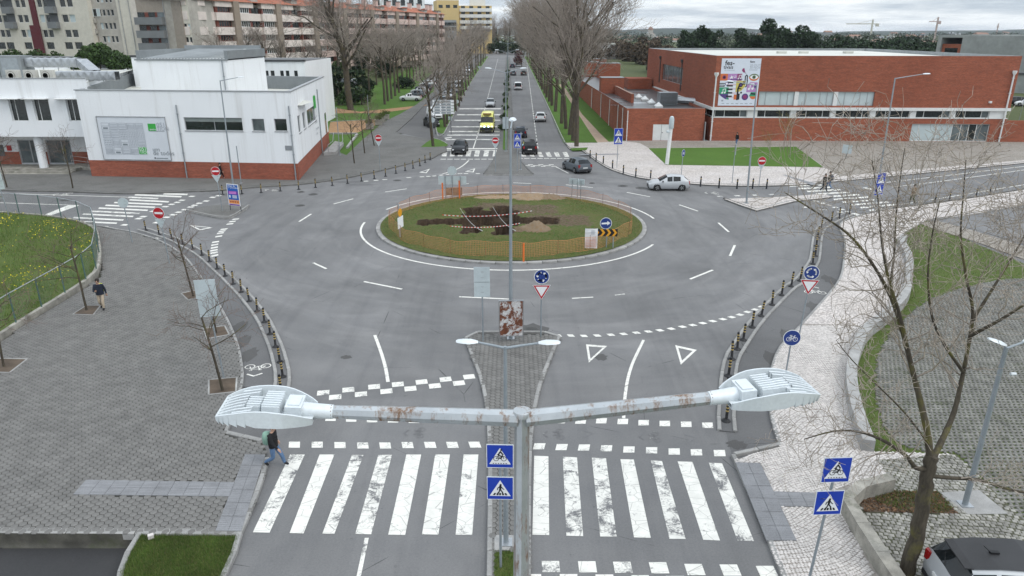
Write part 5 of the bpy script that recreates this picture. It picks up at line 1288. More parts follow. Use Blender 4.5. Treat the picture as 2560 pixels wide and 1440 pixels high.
ridge = [(inn[0].x + 2, (inn[0].y + inn[3].y) / 2, HT + .05), (inn[1].x - 9, (inn[0].y + inn[3].y) / 2, HT + .05)]
z = HT - .35
mb.face([(inn[0].x, inn[0].y, z), (inn[1].x - 6, inn[1].y, z), ridge[1], ridge[0]]); mb.face([ridge[0], ridge[1], (inn[2].x - 6, inn[2].y, z), (inn[3].x, inn[3].y, z)]); mb.face([(inn[0].x, inn[0].y, z), ridge[0], (inn[3].x, inn[3].y, z)])
mb.face([(inn[1].x - 6, inn[1].y, z), (inn[1].x, inn[1].y, z - .2), (inn[2].x, inn[2].y, z - .2), (inn[2].x - 6, inn[2].y, z), ridge[1]])
for px in (1920, 1972, 2078): p = PD(px, 128, 118); mb.box((p.x, 112, z + .3), (1.2, 1.0, .5))
mb.build('roof', ROOF_LT, bb)
# white ledge and the clerestory band of windows
mb = MB(); B1.box(mb, -.15, B1.L + .0, z_led - .12, z_led + .25, -.6, .22); B2.box(mb, 8, B2.L - .225, z_led - .121, z_led + .249, -.6, .22); mb.build('ledge', WHITE_TRIM, bb)
mb = MB(); B1.box(mb, 0, B1.L, z_w0, z_w0 + .07, -.5, .03); mb.build('sill_strip', WHITE_TRIM, bb)
bays = [(1787, 1868), (1893, 1976), (1990, 2076), (2089, 2175), (2189, 2275), (2290, 2376), (2389, 2474)]
for i, (a, b) in enumerate(bays):
    o = (B1.px(a, 287)[0], z_w0 + .07, B1.px(b, 287)[0], z_led - .12)
    B1.window(bb, o, depth=.22, splits=[0, .24 if i % 2 else .3, .78, 1], fr=.07, frame=WHITE_TRIM, glasses=[GLASS, GLASS, GLASS_GREY if i in (0, 5, 6) else GLASS])
    mb = MB(); nxt = B1.px(bays[i + 1][0], 287)[0] if i + 1 < len(bays) else B1.L - .3
    B1.box(mb, o[2], nxt, z_w0 + .07, z_led - .12, -.5, -.02); mb.build('pier', WHITE_TRIM, bb)
o = (6, z_w0 + .05, B2.L - .4, z_led - .12); nb = 12
B2.window(bb, o, depth=.3, nx=nb, fr=.09, frame=WHITE_TRIM, glass=GLASS)
B2.window(bb, (B2.px(1654, 200)[0], wz0, B2.px(1704, 215)[0], wz1), depth=.25, nx=4, frame=ALU, glass=GLASS_GREY)
a, c, b, d = upw[0]
edges = [a + (b - a) * t for t in (0, .31, .345, .65, .685, 1)]
for k in (0, 2, 4): B1.window(bb, (edges[k], c, edges[k + 1], d), depth=.22, splits=[0, .2, .62, .82, 1], fr=.06, frame=ALU, glass=BLIND)
for k in (1, 3): mb = MB(); B1.box(mb, edges[k], edges[k + 1], c, d, -.3, -.04); mb.build('pier', WHITE_TRIM, bb)
eo = (B1.px(2277, 330)[0], .15, B1.px(2472, 330)[0], B1.px(2400, 310)[1])
B1.window(bb, eo, depth=.2, splits=[0, .1, .34, .46, .53, .64, .74, .84, 1], fr=.08, frame=WHITE_TRIM, glasses=[BLIND, BLIND, BLIND, BLIND, GLASS_GREY, GLASS_GREY, GLASS, GLASS_GREY], name='entrance')
downpipe(B1, .12, .1, HT - 2.6, bb, WHITE_TRIM, .1, .14, True); downpipe(B1, B1.L - .6, .1, HT - 2.3, bb, WHITE_TRIM, .1, .16, True)
downpipe(B2, B2.px(1652, 160)[0], 5.5, HT - 1.6, bb, FRAME_DK, .08, .1, True); downpipe(B2, B2.px(1706, 170)[0], 5.2, HT - 1.6, bb, FRAME_DK, .08, .1, True)
mb = MB(); B1.box(mb, B1.L - 3.0, B1.L - 2.7, z_led + .9, z_led + 1.15, 0, .3); mb.build('wall_lamp', WHITE_TRIM, bb)
# projecting east end wall by the entrance
mb = MB(); B1.box(mb, B1.L, B1.L + 4.2, 0, 2.9, -.35, 0); mb.build('end_wall', BRICK, bb)
# annex
AZ = 4.35; A1 = Wall(P2(1563, 353), (BC[0] - .9, BC[1])); A2 = Wall((A1.A.x - .9, 176), A1.A)
mb = MB(); do = (A1.px(1632, 332)[0], .1, A1.px(1674, 332)[0], A1.px(1650, 311)[1])
A1.facade(mb, 0, AZ, [do], depth=.1); A2.facade(mb, 0, AZ)
ar = [A1.A, A1.B, Vector((A1.B.x + .4, 150)), Vector((A1.A.x + 9, 176)), A2.A]
Wall(ar[1], ar[2]).facade(mb, 0, AZ); Wall(ar[2], ar[3]).facade(mb, 0, AZ); Wall(ar[3], ar[4]).facade(mb, 0, AZ)
cen = sum(ar, Vector((0, 0))) / 5
ai = [p + (cen - p).normalized() * .55 for p in ar]
for i in range(5):
    a, b, c, d = ar[i], ar[(i + 1) % 5], ai[(i + 1) % 5], ai[i]
    mb.face([(a.x, a.y, AZ), (b.x, b.y, AZ), (c.x, c.y, AZ), (d.x, d.y, AZ)], 1); mb.face([(d.x, d.y, AZ), (c.x, c.y, AZ), (c.x, c.y, AZ - .45), (d.x, d.y, AZ - .45)])
mb.build('annex', [BRICK, ZINC], bb)
mb = MB(); mb.face([(p.x, p.y, AZ - .42) for p in ai]); mb.build('annex_roof', ROOF_DK, bb)
PUD = simple('rain_puddle', (.20, .22, .24), .06, var=.1, spec=.9)
for px, py, rx, ry in ((1560, 241, 2.2, 1.6), (1600, 228, 1.5, 1.2), (1575, 256, 3.0, .9), (1555, 262, 2.0, .8)):
    p = P(px, py, AZ - .4); mb = MB(); mb.face([(p.x + rx * math.cos(R(20 * k)) * (1 + .2 * math.sin(k * 2.1)), p.y + ry * math.sin(R(20 * k)), AZ - .414) for k in range(18)]); mb.build('puddle', PUD, bb)
mb = MB(); A1.box(mb, do[0], do[2], do[1], do[3], -.09, -.03); A1.box(mb, (do[0] + do[2]) / 2 - .02, (do[0] + do[2]) / 2 + .02, do[1], do[3], -.03, -.02, 1); A1.box(mb, (do[0] + do[2]) / 2 + .08, (do[0] + do[2]) / 2 + .2, 1.1, 1.2, -.03, .03, 1); mb.build('service_door', [WHITE_TRIM, FRAME_DK], bb)
for t_ in (.035, .09, .2, .33, .5): downpipe(A2, A2.L * (1 - t_), .1, AZ - .2, bb, WHITE_TRIM, .06, .08)
downpipe(A1, .15, .1, AZ - .3, bb, WHITE_TRIM, .06, .08)
for px, py in ((1597, 243), (1612, 249), (1628, 258), (1646, 268)):
    p = P(px, py, AZ - .4); mb = MB(); z = AZ - .41; mb.box((p.x, p.y, z + .1), (1.1, 1.1, .2), m=1); mb.add([(p.x - .55, p.y - .55, z + .2), (p.x + .55, p.y - .55, z + .2), (p.x + .55, p.y + .55, z + .2), (p.x - .55, p.y + .55, z + .2), (p.x, p.y, z + .75)], [(0, 1, 4), (1, 2, 4), (2, 3, 4), (3, 0, 4)]); mb.build('rooflight', [simple('rooflight_dome', (.68, .70, .70), .3), WHITE_TRIM], bb)
for px, py, w_, d_, h_ in ((1531, 230, 3.9, 3.0, 2.6), (1523, 186, 5.0, 3.5, 3.2), (1480, 176, 3.4, 3, 3.0), (1500, 168, 3.4, 3, 3.2)):
    p = P(px, py, AZ - .4); mb = MB(); mb.box((p.x, p.y + d_ / 2, AZ - .42 + h_ / 2), (w_, d_, h_)); mb.box((p.x, p.y + d_ / 2, AZ - .42 + h_ + .04), (w_ + .06, d_ + .06, .08), m=1); mb.build('roof_housing', [BRICK, ZINC], bb)
mb = MB(); p = P(1490, 260, 0); a_, b_ = A2.px(1470, 200)[0], A2.px(1503, 240)[0]
A2.box(mb, A2.L - 45, A2.L - 12, AZ - .42, AZ + .9, -3.0, -2.6); mb.build('roof_parapet', BRICK, bb)
p = PD(1667, 262, 108); mb = MB(); mb.box((p.x, 108, AZ + .45), (2.6, 2, 1.7)); 
for k in range(9): mb.box((p.x, 106.97, AZ - .25 + k * .18), (2.4, .04, .08), m=1)
mb.tube([(p.x + 1.3, 108, AZ + .2), (p.x + 4, 107, AZ + .1), (p.x + 7.2, 104.5, AZ - .1)], .45, 8, 2); mb.build('roof_ventilator', [STEEL, FRAME_DK, GALV], bb)
mb = MB(); p = A1.px(1763, 330)[0]; A1.box(mb, A1.L + .05, A1.L + .15, 0, 2.6, -.05, .4); mb.build('door_fin', ALU, bb)
mb = MB(); mb.box((PD(1600, 190, 138).x, 140, 2.9), (4.5, 5, 5.8)); mb.build('stair_block', BRICK, bb)
# festival poster on the front
ps0, pz0 = B1.px(1793, 262); ps1 = B1.px(1893, 262)[0]; pz0 = B1.px(1840, 264)[1]; pz1 = B1.px(1850, 146)[1]
ps0 = (ps0 + B1.px(1806, 150)[0]) / 2 + .0; ps1 = (ps1 + B1.px(1901, 150)[0]) / 2
po = thing('poster', 'tall colourful music festival poster hung at the corner of the brick hall', 'poster', B1.at(ps0, pz0))
pw, ph = ps1 - ps0, pz1 - pz0
ex, nn = Vector((B1.e.x, B1.e.y, 0)), Vector((B1.n.x, B1.n.y, 0)); pn = Panel(nn * .06, ex, (0, 0, 1), nn)
mb = MB(); pn.rect(mb, 0, 0, pw, ph, 0, .0); mb.add([pn.p(u, v, l) for l in (-.05, -.001) for u, v in ((0, 0), (pw, 0), (pw, ph), (0, ph))], [(0, 3, 2, 1), (0, 1, 5, 4), (1, 2, 6, 5), (2, 3, 7, 6), (3, 0, 4, 7)]); mb.build('sheet', simple('poster_sheet', (.62, .66, .74), .5, var=.03), po)
PK = [ink('ink_black', (.02, .02, .025)), ink('ink_orange', (.60, .16, .05)), ink('ink_lilac', (.42, .22, .46)), ink('ink_plum', (.26, .04, .14)), ink('ink_yellow', (.55, .46, .12)), ink('ink_green', (.04, .30, .16)), ink('ink_violet', (.09, .05, .20)), I_WHITE, ink('ink_pink', (.62, .45, .50)), ink('ink_moss', (.12, .17, .08)), ink('ink_grey', (.30, .33, .38))]
mb = MB(); X_ = lambda a, b: (a * pw, b * ph)
def rct(a, b, c, d, m, l): pn.rect(mb, a * pw, b * ph, c * pw, d * ph, m, l)
pn.text(mb, .09 * pw, .86 * ph, 'fes-', .85, 0, .006, bold=.02); pn.text(mb, .06 * pw, .785 * ph, 'tivais', .62, 0, .006, bold=.01); pn.text(mb, .08 * pw, .74 * ph, 'de outono', .32, 10, .006)
pn.text(mb, .72 * pw, .91 * ph, 'fom', .4, 0, .006, bold=.01); pn.text(mb, .72 * pw, .835 * ph, '20·OUT', .42, 10, .006); pn.text(mb, .72 * pw, .785 * ph, '30·NOV', .42, 10, .006); pn.line(mb, [X_(.72, .76), X_(.92, .76)], .07, 10, .006)
rct(.0, .535, .19, .68, 1, .006); pn.disc(mb, .1 * pw, .605 * ph, .05 * pw, 3, .010); pn.disc(mb, .1 * pw, .605 * ph, .03 * pw, 0, .013)
rct(.19, .535, .43, .68, 2, .006); rct(.43, .535, .55, .68, 3, .006)
pn.poly(mb, [X_(.22, .59), X_(.27, .61), X_(.27, .65), X_(.30, .62), X_(.34, .63), X_(.31, .60), X_(.33, .57), X_(.285, .585), X_(.25, .565), X_(.26, .595)], 7, .010)
def note(u, v, s_, m, l=.012): pn.disc(mb, u * pw, v * ph, .02 * pw * s_, m, l); pn.disc(mb, (u + .06 * s_) * pw, (v + .006) * ph, .02 * pw * s_, m, l); pn.line(mb, [X_(u + .017 * s_, v), X_(u + .017 * s_, v + .07 * s_), X_(u + .077 * s_, v + .078 * s_), X_(u + .077 * s_, v + .005)], .07 * s_, m, l)
note(.46, .575, 1, 7); note(.36, .60, .5, 7); pn.line(mb, [X_(.26, .545), X_(.30, .565), X_(.56, .565)], .11, 6, .012)
for k in range(8): rct(.2 + (.02 if k % 2 else 0), .17 + k * .045, .46, .19 + k * .045, 8 if k % 2 == 0 else 7, .006)
for k in range(5): pn.line(mb, [X_(.2, .20 + k * .075), X_(.33, .20 + k * .075)], .2, 0, .010)
rct(.0, .25, .24, .39, 5, .007); pn.poly(mb, [X_(0, .25), X_(.24, .25), X_(.26, .13), X_(.18, .14), X_(.08, .19), X_(.02, .23)], 6, .007); note(.08, .275, 1.1, 7); pn.poly(mb, [X_(.2, .17), X_(.26, .17), X_(.27, .13), X_(.21, .135)], 5, .010)
pn.line(mb, [X_(0, .475), X_(.15, .475)], .1, 0, .01); pn.line(mb, [X_(0, .44), X_(.12, .44), X_(.12, .41), X_(0, .41)], .09, 0, .01); pn.disc(mb, .18 * pw, .47 * ph, .045 * pw, 6, .012); pn.disc(mb, .18 * pw, .47 * ph, .03 * pw, 7, .014)
pn.poly(mb, [X_(.42, .29), X_(.42, .53), X_(.66, .53), X_(.66, .42), X_(.58, .33), X_(.50, .29)], 4, .007); pn.disc(mb, .54 * pw, .44 * ph, .055 * pw, 0, .012); pn.disc(mb, .54 * pw, .44 * ph, .03 * pw, 6, .014)
pn.line(mb, [X_(.51, .44), X_(.48, .36), X_(.48, .13)], .22, 0, .012); pn.line(mb, [X_(.48, .37), X_(.56, .36)], .15, 0, .012); pn.disc(mb, .57 * pw, .28 * ph, .025 * pw, 0, .012); rct(.47, .13, .54, .26, 0, .013); rct(.39, .13, .47, .24, 1, .009)
pn.poly(mb, [X_(.53, .75), X_(.55, .79), X_(.59, .80), X_(.61, .74), X_(.63, .70), X_(.57, .71)], 3, .010); pn.line(mb, [X_(.61, .71), X_(.66, .67)], .06, 10, .01)
pn.line(mb, [X_(.64, .54), X_(.64, .63), X_(.67, .65), X_(.69, .63), X_(.69, .54)], .14, 0, .01); pn.line(mb, [X_(.6, .52), X_(.6, .46), X_(.64, .46), X_(.64, .52)], .12, 0, .01); pn.line(mb, [X_(.7, .54), X_(.69, .42), X_(.66, .40)], .12, 0, .01)
pn.disc(mb, .86 * pw, .61 * ph, .125 * pw, 9, .006, a0=0, a1=180, ry=.07 * ph); pn.disc(mb, .86 * pw, .61 * ph, .125 * pw, 1, .006, a0=180, a1=360, ry=.08 * ph); pn.disc(mb, .86 * pw, .61 * ph, .10 * pw, 7, .009, ry=.045 * ph); pn.disc(mb, .86 * pw, .61 * ph, .045 * pw, 9, .012); pn.disc(mb, .86 * pw, .61 * ph, .02 * pw, 0, .014)
pn.poly(mb, [X_(.70, .29), X_(.70, .44), X_(.78, .5), X_(.97, .5), X_(.97, .29)], 2, .006); note(.76, .36, 1.5, 7); pn.poly(mb, [X_(.84, .42), X_(.9, .43), X_(.92, .48), X_(.93, .43), X_(.97, .42), X_(.93, .39), X_(.94, .36), X_(.9, .39), X_(.86, .37), X_(.88, .405)], 6, .012)
pn.disc(mb, .68 * pw, .19 * ph, .085 * pw, 6, .009); pn.disc(mb, .68 * pw, .19 * ph, .05 * pw, 3, .012); pn.poly(mb, [X_(.78, .2), X_(.82, .29), X_(.96, .29), X_(.97, .2)], 5, .009); pn.disc(mb, .89 * pw, .2 * ph, .085 * pw, 1, .008, a0=180, a1=360, ry=.06 * ph); pn.line(mb, [X_(.83, .26), X_(.93, .25)], .2, 0, .013)
for k in range(7): pn.line(mb, [X_(.1 + k * .12, .045), X_(.16 + k * .12, .045)], .08, 10, .006)
rct(.08, .09, .13, .125, 10, .006)
mb.build('print', PK, po)['kind'] = 'stuff'
# ================================================================ blocks of flats on the rise behind
CREAM = simple('cream_render', (0.56, 0.53, 0.46), .9, var=.08, scale=.12, fine=1.5)
GREYWALL = simple('stained_grey_render', (0.40, 0.375, 0.335), .9, var=.22, scale=.18, fine=1.2)
PALE = simple('pale_render', (0.60, 0.55, 0.49), .9, var=.10, scale=.12, fine=1.5)
PINK = simple('pink_render', (0.62, 0.475, 0.425), .9, var=.10, scale=.08, fine=1.0)
PALEPINK = simple('white_pink_render', (0.70, 0.62, 0.57), .9, var=.10, scale=.08, fine=1.0)
BEIGE_COL = simple('brown_pillar', (0.29, 0.235, 0.185), .9, var=.12, scale=.2)
MAROON = simple('maroon_panel', (0.10, 0.018, 0.025), .7, var=.1); RUST = simple('rust_red_panel', (0.16, 0.045, 0.03), .7, var=.2)
BALC = simple('grey_balcony', (0.185, 0.195, 0.20), .8, var=.12, scale=.3)
YELLOW = simple('ochre_render', (0.56, 0.42, 0.20), .9, var=.06, scale=.1)
RECESS = simple('recess_wall', (0.30, 0.26, 0.22), .9, var=.1)
def block_shell(t, w, z0, z1, depth, m, ops=(), name='wall', rec=.22, top=True):
    mb = MB(); w.facade(mb, z0, z1, ops, depth=rec)
    b = Wall(w.B, w.B - w.n * depth); c = Wall(b.B, w.A - w.n * depth); d = Wall(c.B, w.A)
    for x in (b, c, d): x.facade(mb, z0, z1)
    if top: mb.face([(p.x, p.y, z1) for p in (w.A, w.B, b.B, c.B)])
    mb.build(name, m, t); return b
# pale block with maroon stripe
cb = thing('apartment_block', 'tall cream block of flats with a maroon stripe and rounded grey balconies', 'apartment building')
K1 = Wall((-138, 170), (-86.5, 156))
st = 2.95
def col(px, py, ref=100): return K1.px(px, ref)[0]
zref = K1.px(172, 46)[1]
ops = []
for px, wd, gap in ((58, 1.25, 1.5), (113, 1.25, 1.5), (172, 1.55, 1.8), (5, 1.25, 1.5), (240 - 275, 1.2, 1.5)):
    s_ = K1.px(px, 46)[0]
    for k in range(-1, 6):
        z = zref + k * st
        for q_ in (-gap / 2, gap / 2):
            if 0 < s_ + q_ - wd / 2 and s_ + q_ + wd / 2 < K1.L: ops.append((s_ + q_ - wd / 2, z - .75, s_ + q_ + wd / 2, z + .75))
g0 = []
for px in (5, 27, 72, 127, 173, 198):
    a = K1.px(px - 10, 114)[0]; b = K1.px(px + 9, 114)[0]; z = K1.px(px, 115)[1]
    if a > 0 and b < K1.L: g0.append((a, z - .6, b, z + .75))
zmin = max(o[3] for o in g0) + .3
ops = [o for o in ops if o[1] > zmin]
block_shell(cb, K1, 3, 36, 16, CREAM, ops + g0)
for i, o in enumerate(ops): K1.window(cb, o, depth=.2, frame=WHITE_TRIM, glasses=[BLIND if i % 5 == 1 else GLASS])
for o in g0: K1.window(cb, o, depth=.2, nx=2, frame=FRAME_DK, glass=GLASS)
for px in (30, 137):
    s_ = K1.px(px, 50)[0]
    for k in range(5):
        z = zref + .2 + k * st - 1.4
        mb = MB(); K1.box(mb, s_ - 1.3, s_ + 1.1, z - .75, z + .55, -.3, .9); mb.build('balcony', BALC, cb)
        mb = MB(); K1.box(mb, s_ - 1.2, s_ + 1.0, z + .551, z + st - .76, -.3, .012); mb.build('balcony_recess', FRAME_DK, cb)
mb = MB(); s_ = K1.px(92, 60)[0]; K1.box(mb, s_ - .7, s_ + .7, 3, 36, 0, .25); s3 = K1.px(97, 100)[0]; K1.box(mb, s3 - 1.3, s3 + 1.3, 3, K1.px(97, 63)[1], .251, .4); mb.build('stair_stripe', MAROON, cb)
# grey and cream block with balconies
gb = thing('apartment_block', 'stained grey and cream block of flats with dark stacked balconies', 'apartment building')
K2 = Wall((-87.2, 157.2), (-65.0, 153.5))
X2 = lambda px, y=90: K2.px(px, y)[0]
s_edges = [0, X2(304), X2(340), X2(352), X2(420), X2(448), K2.L]
z195, z295 = K2.px(280, 65)[1], K2.px(280, 98)[1]; st2 = z195 - z295
ops2 = []
for k in range(-1, 4):
    z = z195 + (k - 0) * st2
    for px in (260, 270, 281, 291, 302): ops2.append((X2(px) - .34, z - .62, X2(px) + .34, z + .62))
    zz_ = z - .15
    if k < 1:
        for px in (458, 467, 476, 485, 494): ops2.append((X2(px) - .33, zz_ - .6, X2(px) + .33, zz_ + .6))
ops2 = [o for o in ops2 if o[0] > .05 and o[2] < K2.L - .05]
mb = MB(); b_ = Wall(K2.B, K2.B - K2.n * 14)
for i, m_ in enumerate((0, 1, 2, 3, 0, 1)):
    a, b = s_edges[i], s_edges[i + 1]
    K2.facade(mb, 3, 36, [o for o in ops2 if o[0] >= a and o[2] <= b], depth=.2, m=m_, s0=a, s1=b)
b_.facade(mb, 3, 36, m=0); c_ = Wall(b_.B, K2.A - K2.n * 14); c_.facade(mb, 3, 36); Wall(c_.B, K2.A).facade(mb, 3, 36); mb.face([(p.x, p.y, 36) for p in (K2.A, K2.B, b_.B, c_.B)])
mb.build('wall', [GREYWALL, CREAM, PALE, RECESS], gb)
for i, o in enumerate(ops2): K2.window(gb, o, depth=.18, frame=WHITE_TRIM, glasses=[BLIND if i % 7 == 1 else GLASS])
for py in (52, 85, 116):
    z = K2.px(385, py)[1]; a, b = s_edges[3], s_edges[4]
    mb = MB(); K2.box(mb, a, b, z - .75, z + .65, 0, 1.3); mb.build('balcony', BALC, gb)
    for k, (t0, t1, g) in enumerate(((.02, .28, GLASS), (.28, .42, RUST), (.42, .66, GLASS), (.66, .74, RUST), (.74, .98, GLASS_GREY))):
        mb = MB(); K2.box(mb, a + (b - a) * t0, a + (b - a) * t1 - .05, z + .7, z + .7 + st2 - 1.65, .0, .1); mb.build('balcony_window', g, gb)
for py in (65, 98, 38):
    z = K2.px(232, py)[1]; mb = MB(); K2.box(mb, .3, X2(247), z - .55, z + .55, 0, .012); mb.build('loggia', RECESS, gb); mb = MB(); K2.box(mb, .2, X2(247) + .1, z - 1.5, z - .56, 0, .35); mb.build('loggia_front', GREYWALL, gb)
for py in (32,):
    a, b, z = X2(228), X2(262), K2.px(245, py)[1]
    K2.window(gb, (a, z - .7, b, z + .8), depth=-.1, nx=4, frame=WHITE_TRIM, glasses=[BLIND, BLIND, GLASS, BLIND])
for px in (312, 335, 420): downpipe(K2, X2(px), 4, 34, gb, ALU, .06, .1)
# long pink terrace along the park
pb = thing('apartment_terrace', 'long pink and white terrace of flats with red roofs and brown stair pillars', 'apartment building')
EA, EB = (-66.5, 153.5), (-27.0, 293.0)
K3 = Wall(EA, EB); EZ = 19.8; FL = 2.95; G0 = 3.0
cols = [K3.px(px, 100)[0] for px in (587, 692, 783, 857, 925, 987, 1038, 1087)]
block_shell(pb, K3, G0, EZ, 13, RECESS)
for i, s_ in enumerate(cols):
    mb = MB(); K3.box(mb, s_ - 1.0, s_ + 1.0, G0, EZ + .5, .001, 1.5); mb.build('stair_pillar', BEIGE_COL, pb)
eg = [0.2] + cols + [K3.L]
win_me = {}
for i, (a, b) in enumerate(zip(eg, eg[1:])):
    a, b = a + (1.0 if i else 0), b - (1.0 if i < len(cols) else .1)
    if b - a < 2: continue
    mband = PALEPINK if i < 3 else PINK
    for f in range(6):
        z = EZ - FL * (f + 1)
        if z < G0: continue
        mid = (a + b) / 2
        for (p, q, out) in ((a + .01, a + (b - a) * .40, 1.1), (a + (b - a) * .40 + .01, a + (b - a) * .62, .55), (a + (b - a) * .62 + .01, b - .01, 1.1)):
            mb = MB(); K3.box(mb, p, q, z - .55, z + 1.05, .0, out); mb.build('balcony_front', mband, pb)
        if f == 0: mb = MB(); K3.box(mb, a + .01, a + (b - a) * .4, EZ - .75, EZ + .4, 0, 1.05); K3.box(mb, a + (b - a) * .62, b - .01, EZ - .75, EZ + .4, 0, 1.05); mb.build('eaves_band', mband, pb)
        h0, h1 = z + 1.06, z + FL - .56
        for (p, q, nx_) in ((.03, .30, 5), (.68, .97, 5)):
            K3.window(pb, (a + (b - a) * p, h0, a + (b - a) * q, h1 - .02), depth=-.72, nx=nx_, fr=.12, frame=WHITE_TRIM if i % 2 else RUST, glass=GLASS)
        mb = MB(); K3.box(mb, a + (b - a) * .305, a + (b - a) * .36, h0 + .0, h1, .0, .8); K3.box(mb, a + (b - a) * .63, a + (b - a) * .675, h0, h1, 0, .8); mb.build('shutter', RUST, pb)
        mb = MB(); K3.box(mb, a + (b - a) * .42, a + (b - a) * .5, z + .4, h1, .0, .3); K3.box(mb, a + (b - a) * .53, a + (b - a) * .6, z + .4, h1, .0, .3); mb.build('balcony_window', GLASS, pb)
    # hipped roof over each house, with chimneys and a dormer
    mb = MB(); e0, r0 = EZ + .4, EZ + 2.5; dp = 13
    c4 = [K3.at(a - 1.1, e0, 1.5), K3.at(b + 1.1, e0, 1.5), K3.at(b + 1.1, e0, -dp), K3.at(a - 1.1, e0, -dp)]; r1, r2 = K3.at(a + 2.5, r0, -dp / 2 + 1), K3.at(b - 2.5, r0, -dp / 2 + 1)
    mb.face([c4[0], c4[1], r2, r1]); mb.face([c4[1], c4[2], r2]); mb.face([c4[2], c4[3], r1, r2]); mb.face([c4[3], c4[0], r1]); mb.face(c4[::-1])
    rf = mb.build('roof', TILE_ROOF, pb)
    for t in (.25, .75):
        mb = MB(); p = K3.at(a + (b - a) * t, 0, -3.8); mb.box((p.x, p.y, r0 + .2), (1.2, 1.2, 2.0), K3.ang); mb.box((p.x, p.y, r0 + 1.3), (1.5, 1.5, .25), K3.ang, 1); mb.build('chimney', [mband, FRAME_DK], rf)
    mb = MB(); p = K3.at((a + b) / 2, 0, -.6); mb.box((p.x, p.y, e0 + .6), (2.6, 2.2, 1.1), K3.ang); mb.box((p.x, p.y, e0 + 1.2), (3.0, 2.6, .16), K3.ang, 1); mb.build('dormer', [GREYWALL, ROOF_DK], rf)
def slab_block(label, px0, px1, Y, ytop, depth, m, rows, bands, z0=0, name='apartment_block', cat='apartment building', pz=None):
    t = thing(name, label, cat); a, b = PD(px0, ytop, Y), PD(px1, ytop, Y); w = Wall((a.x, Y), (b.x, Y + 2)); zt = a.z
    block_shell(t, w, z0, zt, depth, m)
    for py in rows:
        z = w.px((px0 + px1) / 2, py)[1]; n_ = max(3, int(w.L / 3.6))
        for k in range(n_):
            s_ = w.L * (k + .5) / n_; mb = MB(); w.box(mb, s_ - 1.0, s_ + 1.0, z - .7, z + .7, -.05, .03); mb.build('window', GLASS, t)
    for py, mm in bands:
        z = w.px((px0 + px1) / 2, py)[1]; mb = MB(); w.box(mb, w.L * .02, w.L, z - .8, z + .8, .0, 1.1); mb.build('balcony', mm, t)
    return t, w, zt
t, w, zt = slab_block('ochre block of flats with white balcony bands at the end of the terrace', 1147, 1229, 385, 14, 22, YELLOW, (19, 33, 47, 62, 76), ((25, WHITE_TRIM), (40, WHITE_TRIM), (55, WHITE_TRIM), (69, WHITE_TRIM)))
mb = MB(); w.box(mb, 6, w.L - 3, zt, zt + 3.0, -9, -3); mb.build('roof_plant', WHITE_TRIM, t)
t, w, zt = slab_block('plain ochre stair block beside the banded ochre flats', 1092, 1146, 372, 0, 20, YELLOW, (16,), ())
slab_block('small grey concrete block in front of the ochre flats', 1108, 1140, 345, 50, 14, simple('grey_render', (.27, .28, .29), .9), (60, 72), ())
slab_block('white block of flats rising behind the red roofs', 932, 1058, 350, -8, 16, simple('bright_white_render', (.70, .72, .73), .9, var=.04), (2, 10), (), z0=4)
# concrete building at the right edge, with a brick-lined recess
con = simple('board_marked_concrete', (.30, .315, .305), .9, var=.16, scale=.13, fine=.7)
t = thing('concrete_building', 'bare grey concrete building with a dark brick-lined recess behind the brick hall', 'building')
q0, q1 = PD(2346, 92, 205), PD(2720, 84, 172)
w = Wall((q0.x, 205), (q1.x, 172)); zt = PD(2500, 88, 190).z
o = (w.px(2350, 110)[0] + .3, w.px(2380, 136)[1], w.px(2404, 110)[0], w.px(2380, 94)[1])
block_shell(t, w, 0, zt, 30, con, [o], rec=3.0)
mb = MB(); w.box(mb, o[0] + .05, o[2] - .05, o[1], o[1] + (o[3] - o[1]) * .62, -2.6, -.6); mb.build('brick_panel', BRICK, t)
mb = MB(); w.box(mb, o[0] + 1.0, o[2] - 1.2, o[1] + .4, o[1] + (o[3] - o[1]) * .38, -.6, -.55); mb.build('window', GLASS, t)
mb = MB(); a, b = PD(2508, 186, 172), PD(2760, 186, 160); w5 = Wall((a.x, 172), (b.x, 160)); w5.box(mb, 0, w5.L, 0, PD(2530, 186, 171).z, -3, 0); w5.box(mb, 0, w5.L, PD(2530, 186, 171).z, PD(2530, 181, 171).z, -3, .2, 1); mb.build('low_wing', [con, FRAME_DK], t)
# low long shed and field edge beyond the avenue, right
t = thing('shed', 'long low white shed at the edge of the fields beyond the trees', 'shed'); a, b = PD(1478, 122, 330), PD(1560, 122, 330); w = Wall((a.x, 330), (b.x, 330)); z0 = hz(a.x, 330) - .5
block_shell(t, w, z0, PD(1500, 111, 330).z, 12, WHITE_TRIM)
mb = MB(); w.box(mb, -.5, w.L + .5, PD(1500, 111, 330).z, PD(1500, 111, 330).z + .5, -12.5, .5); mb.build('roof', ROOF_LT, t)
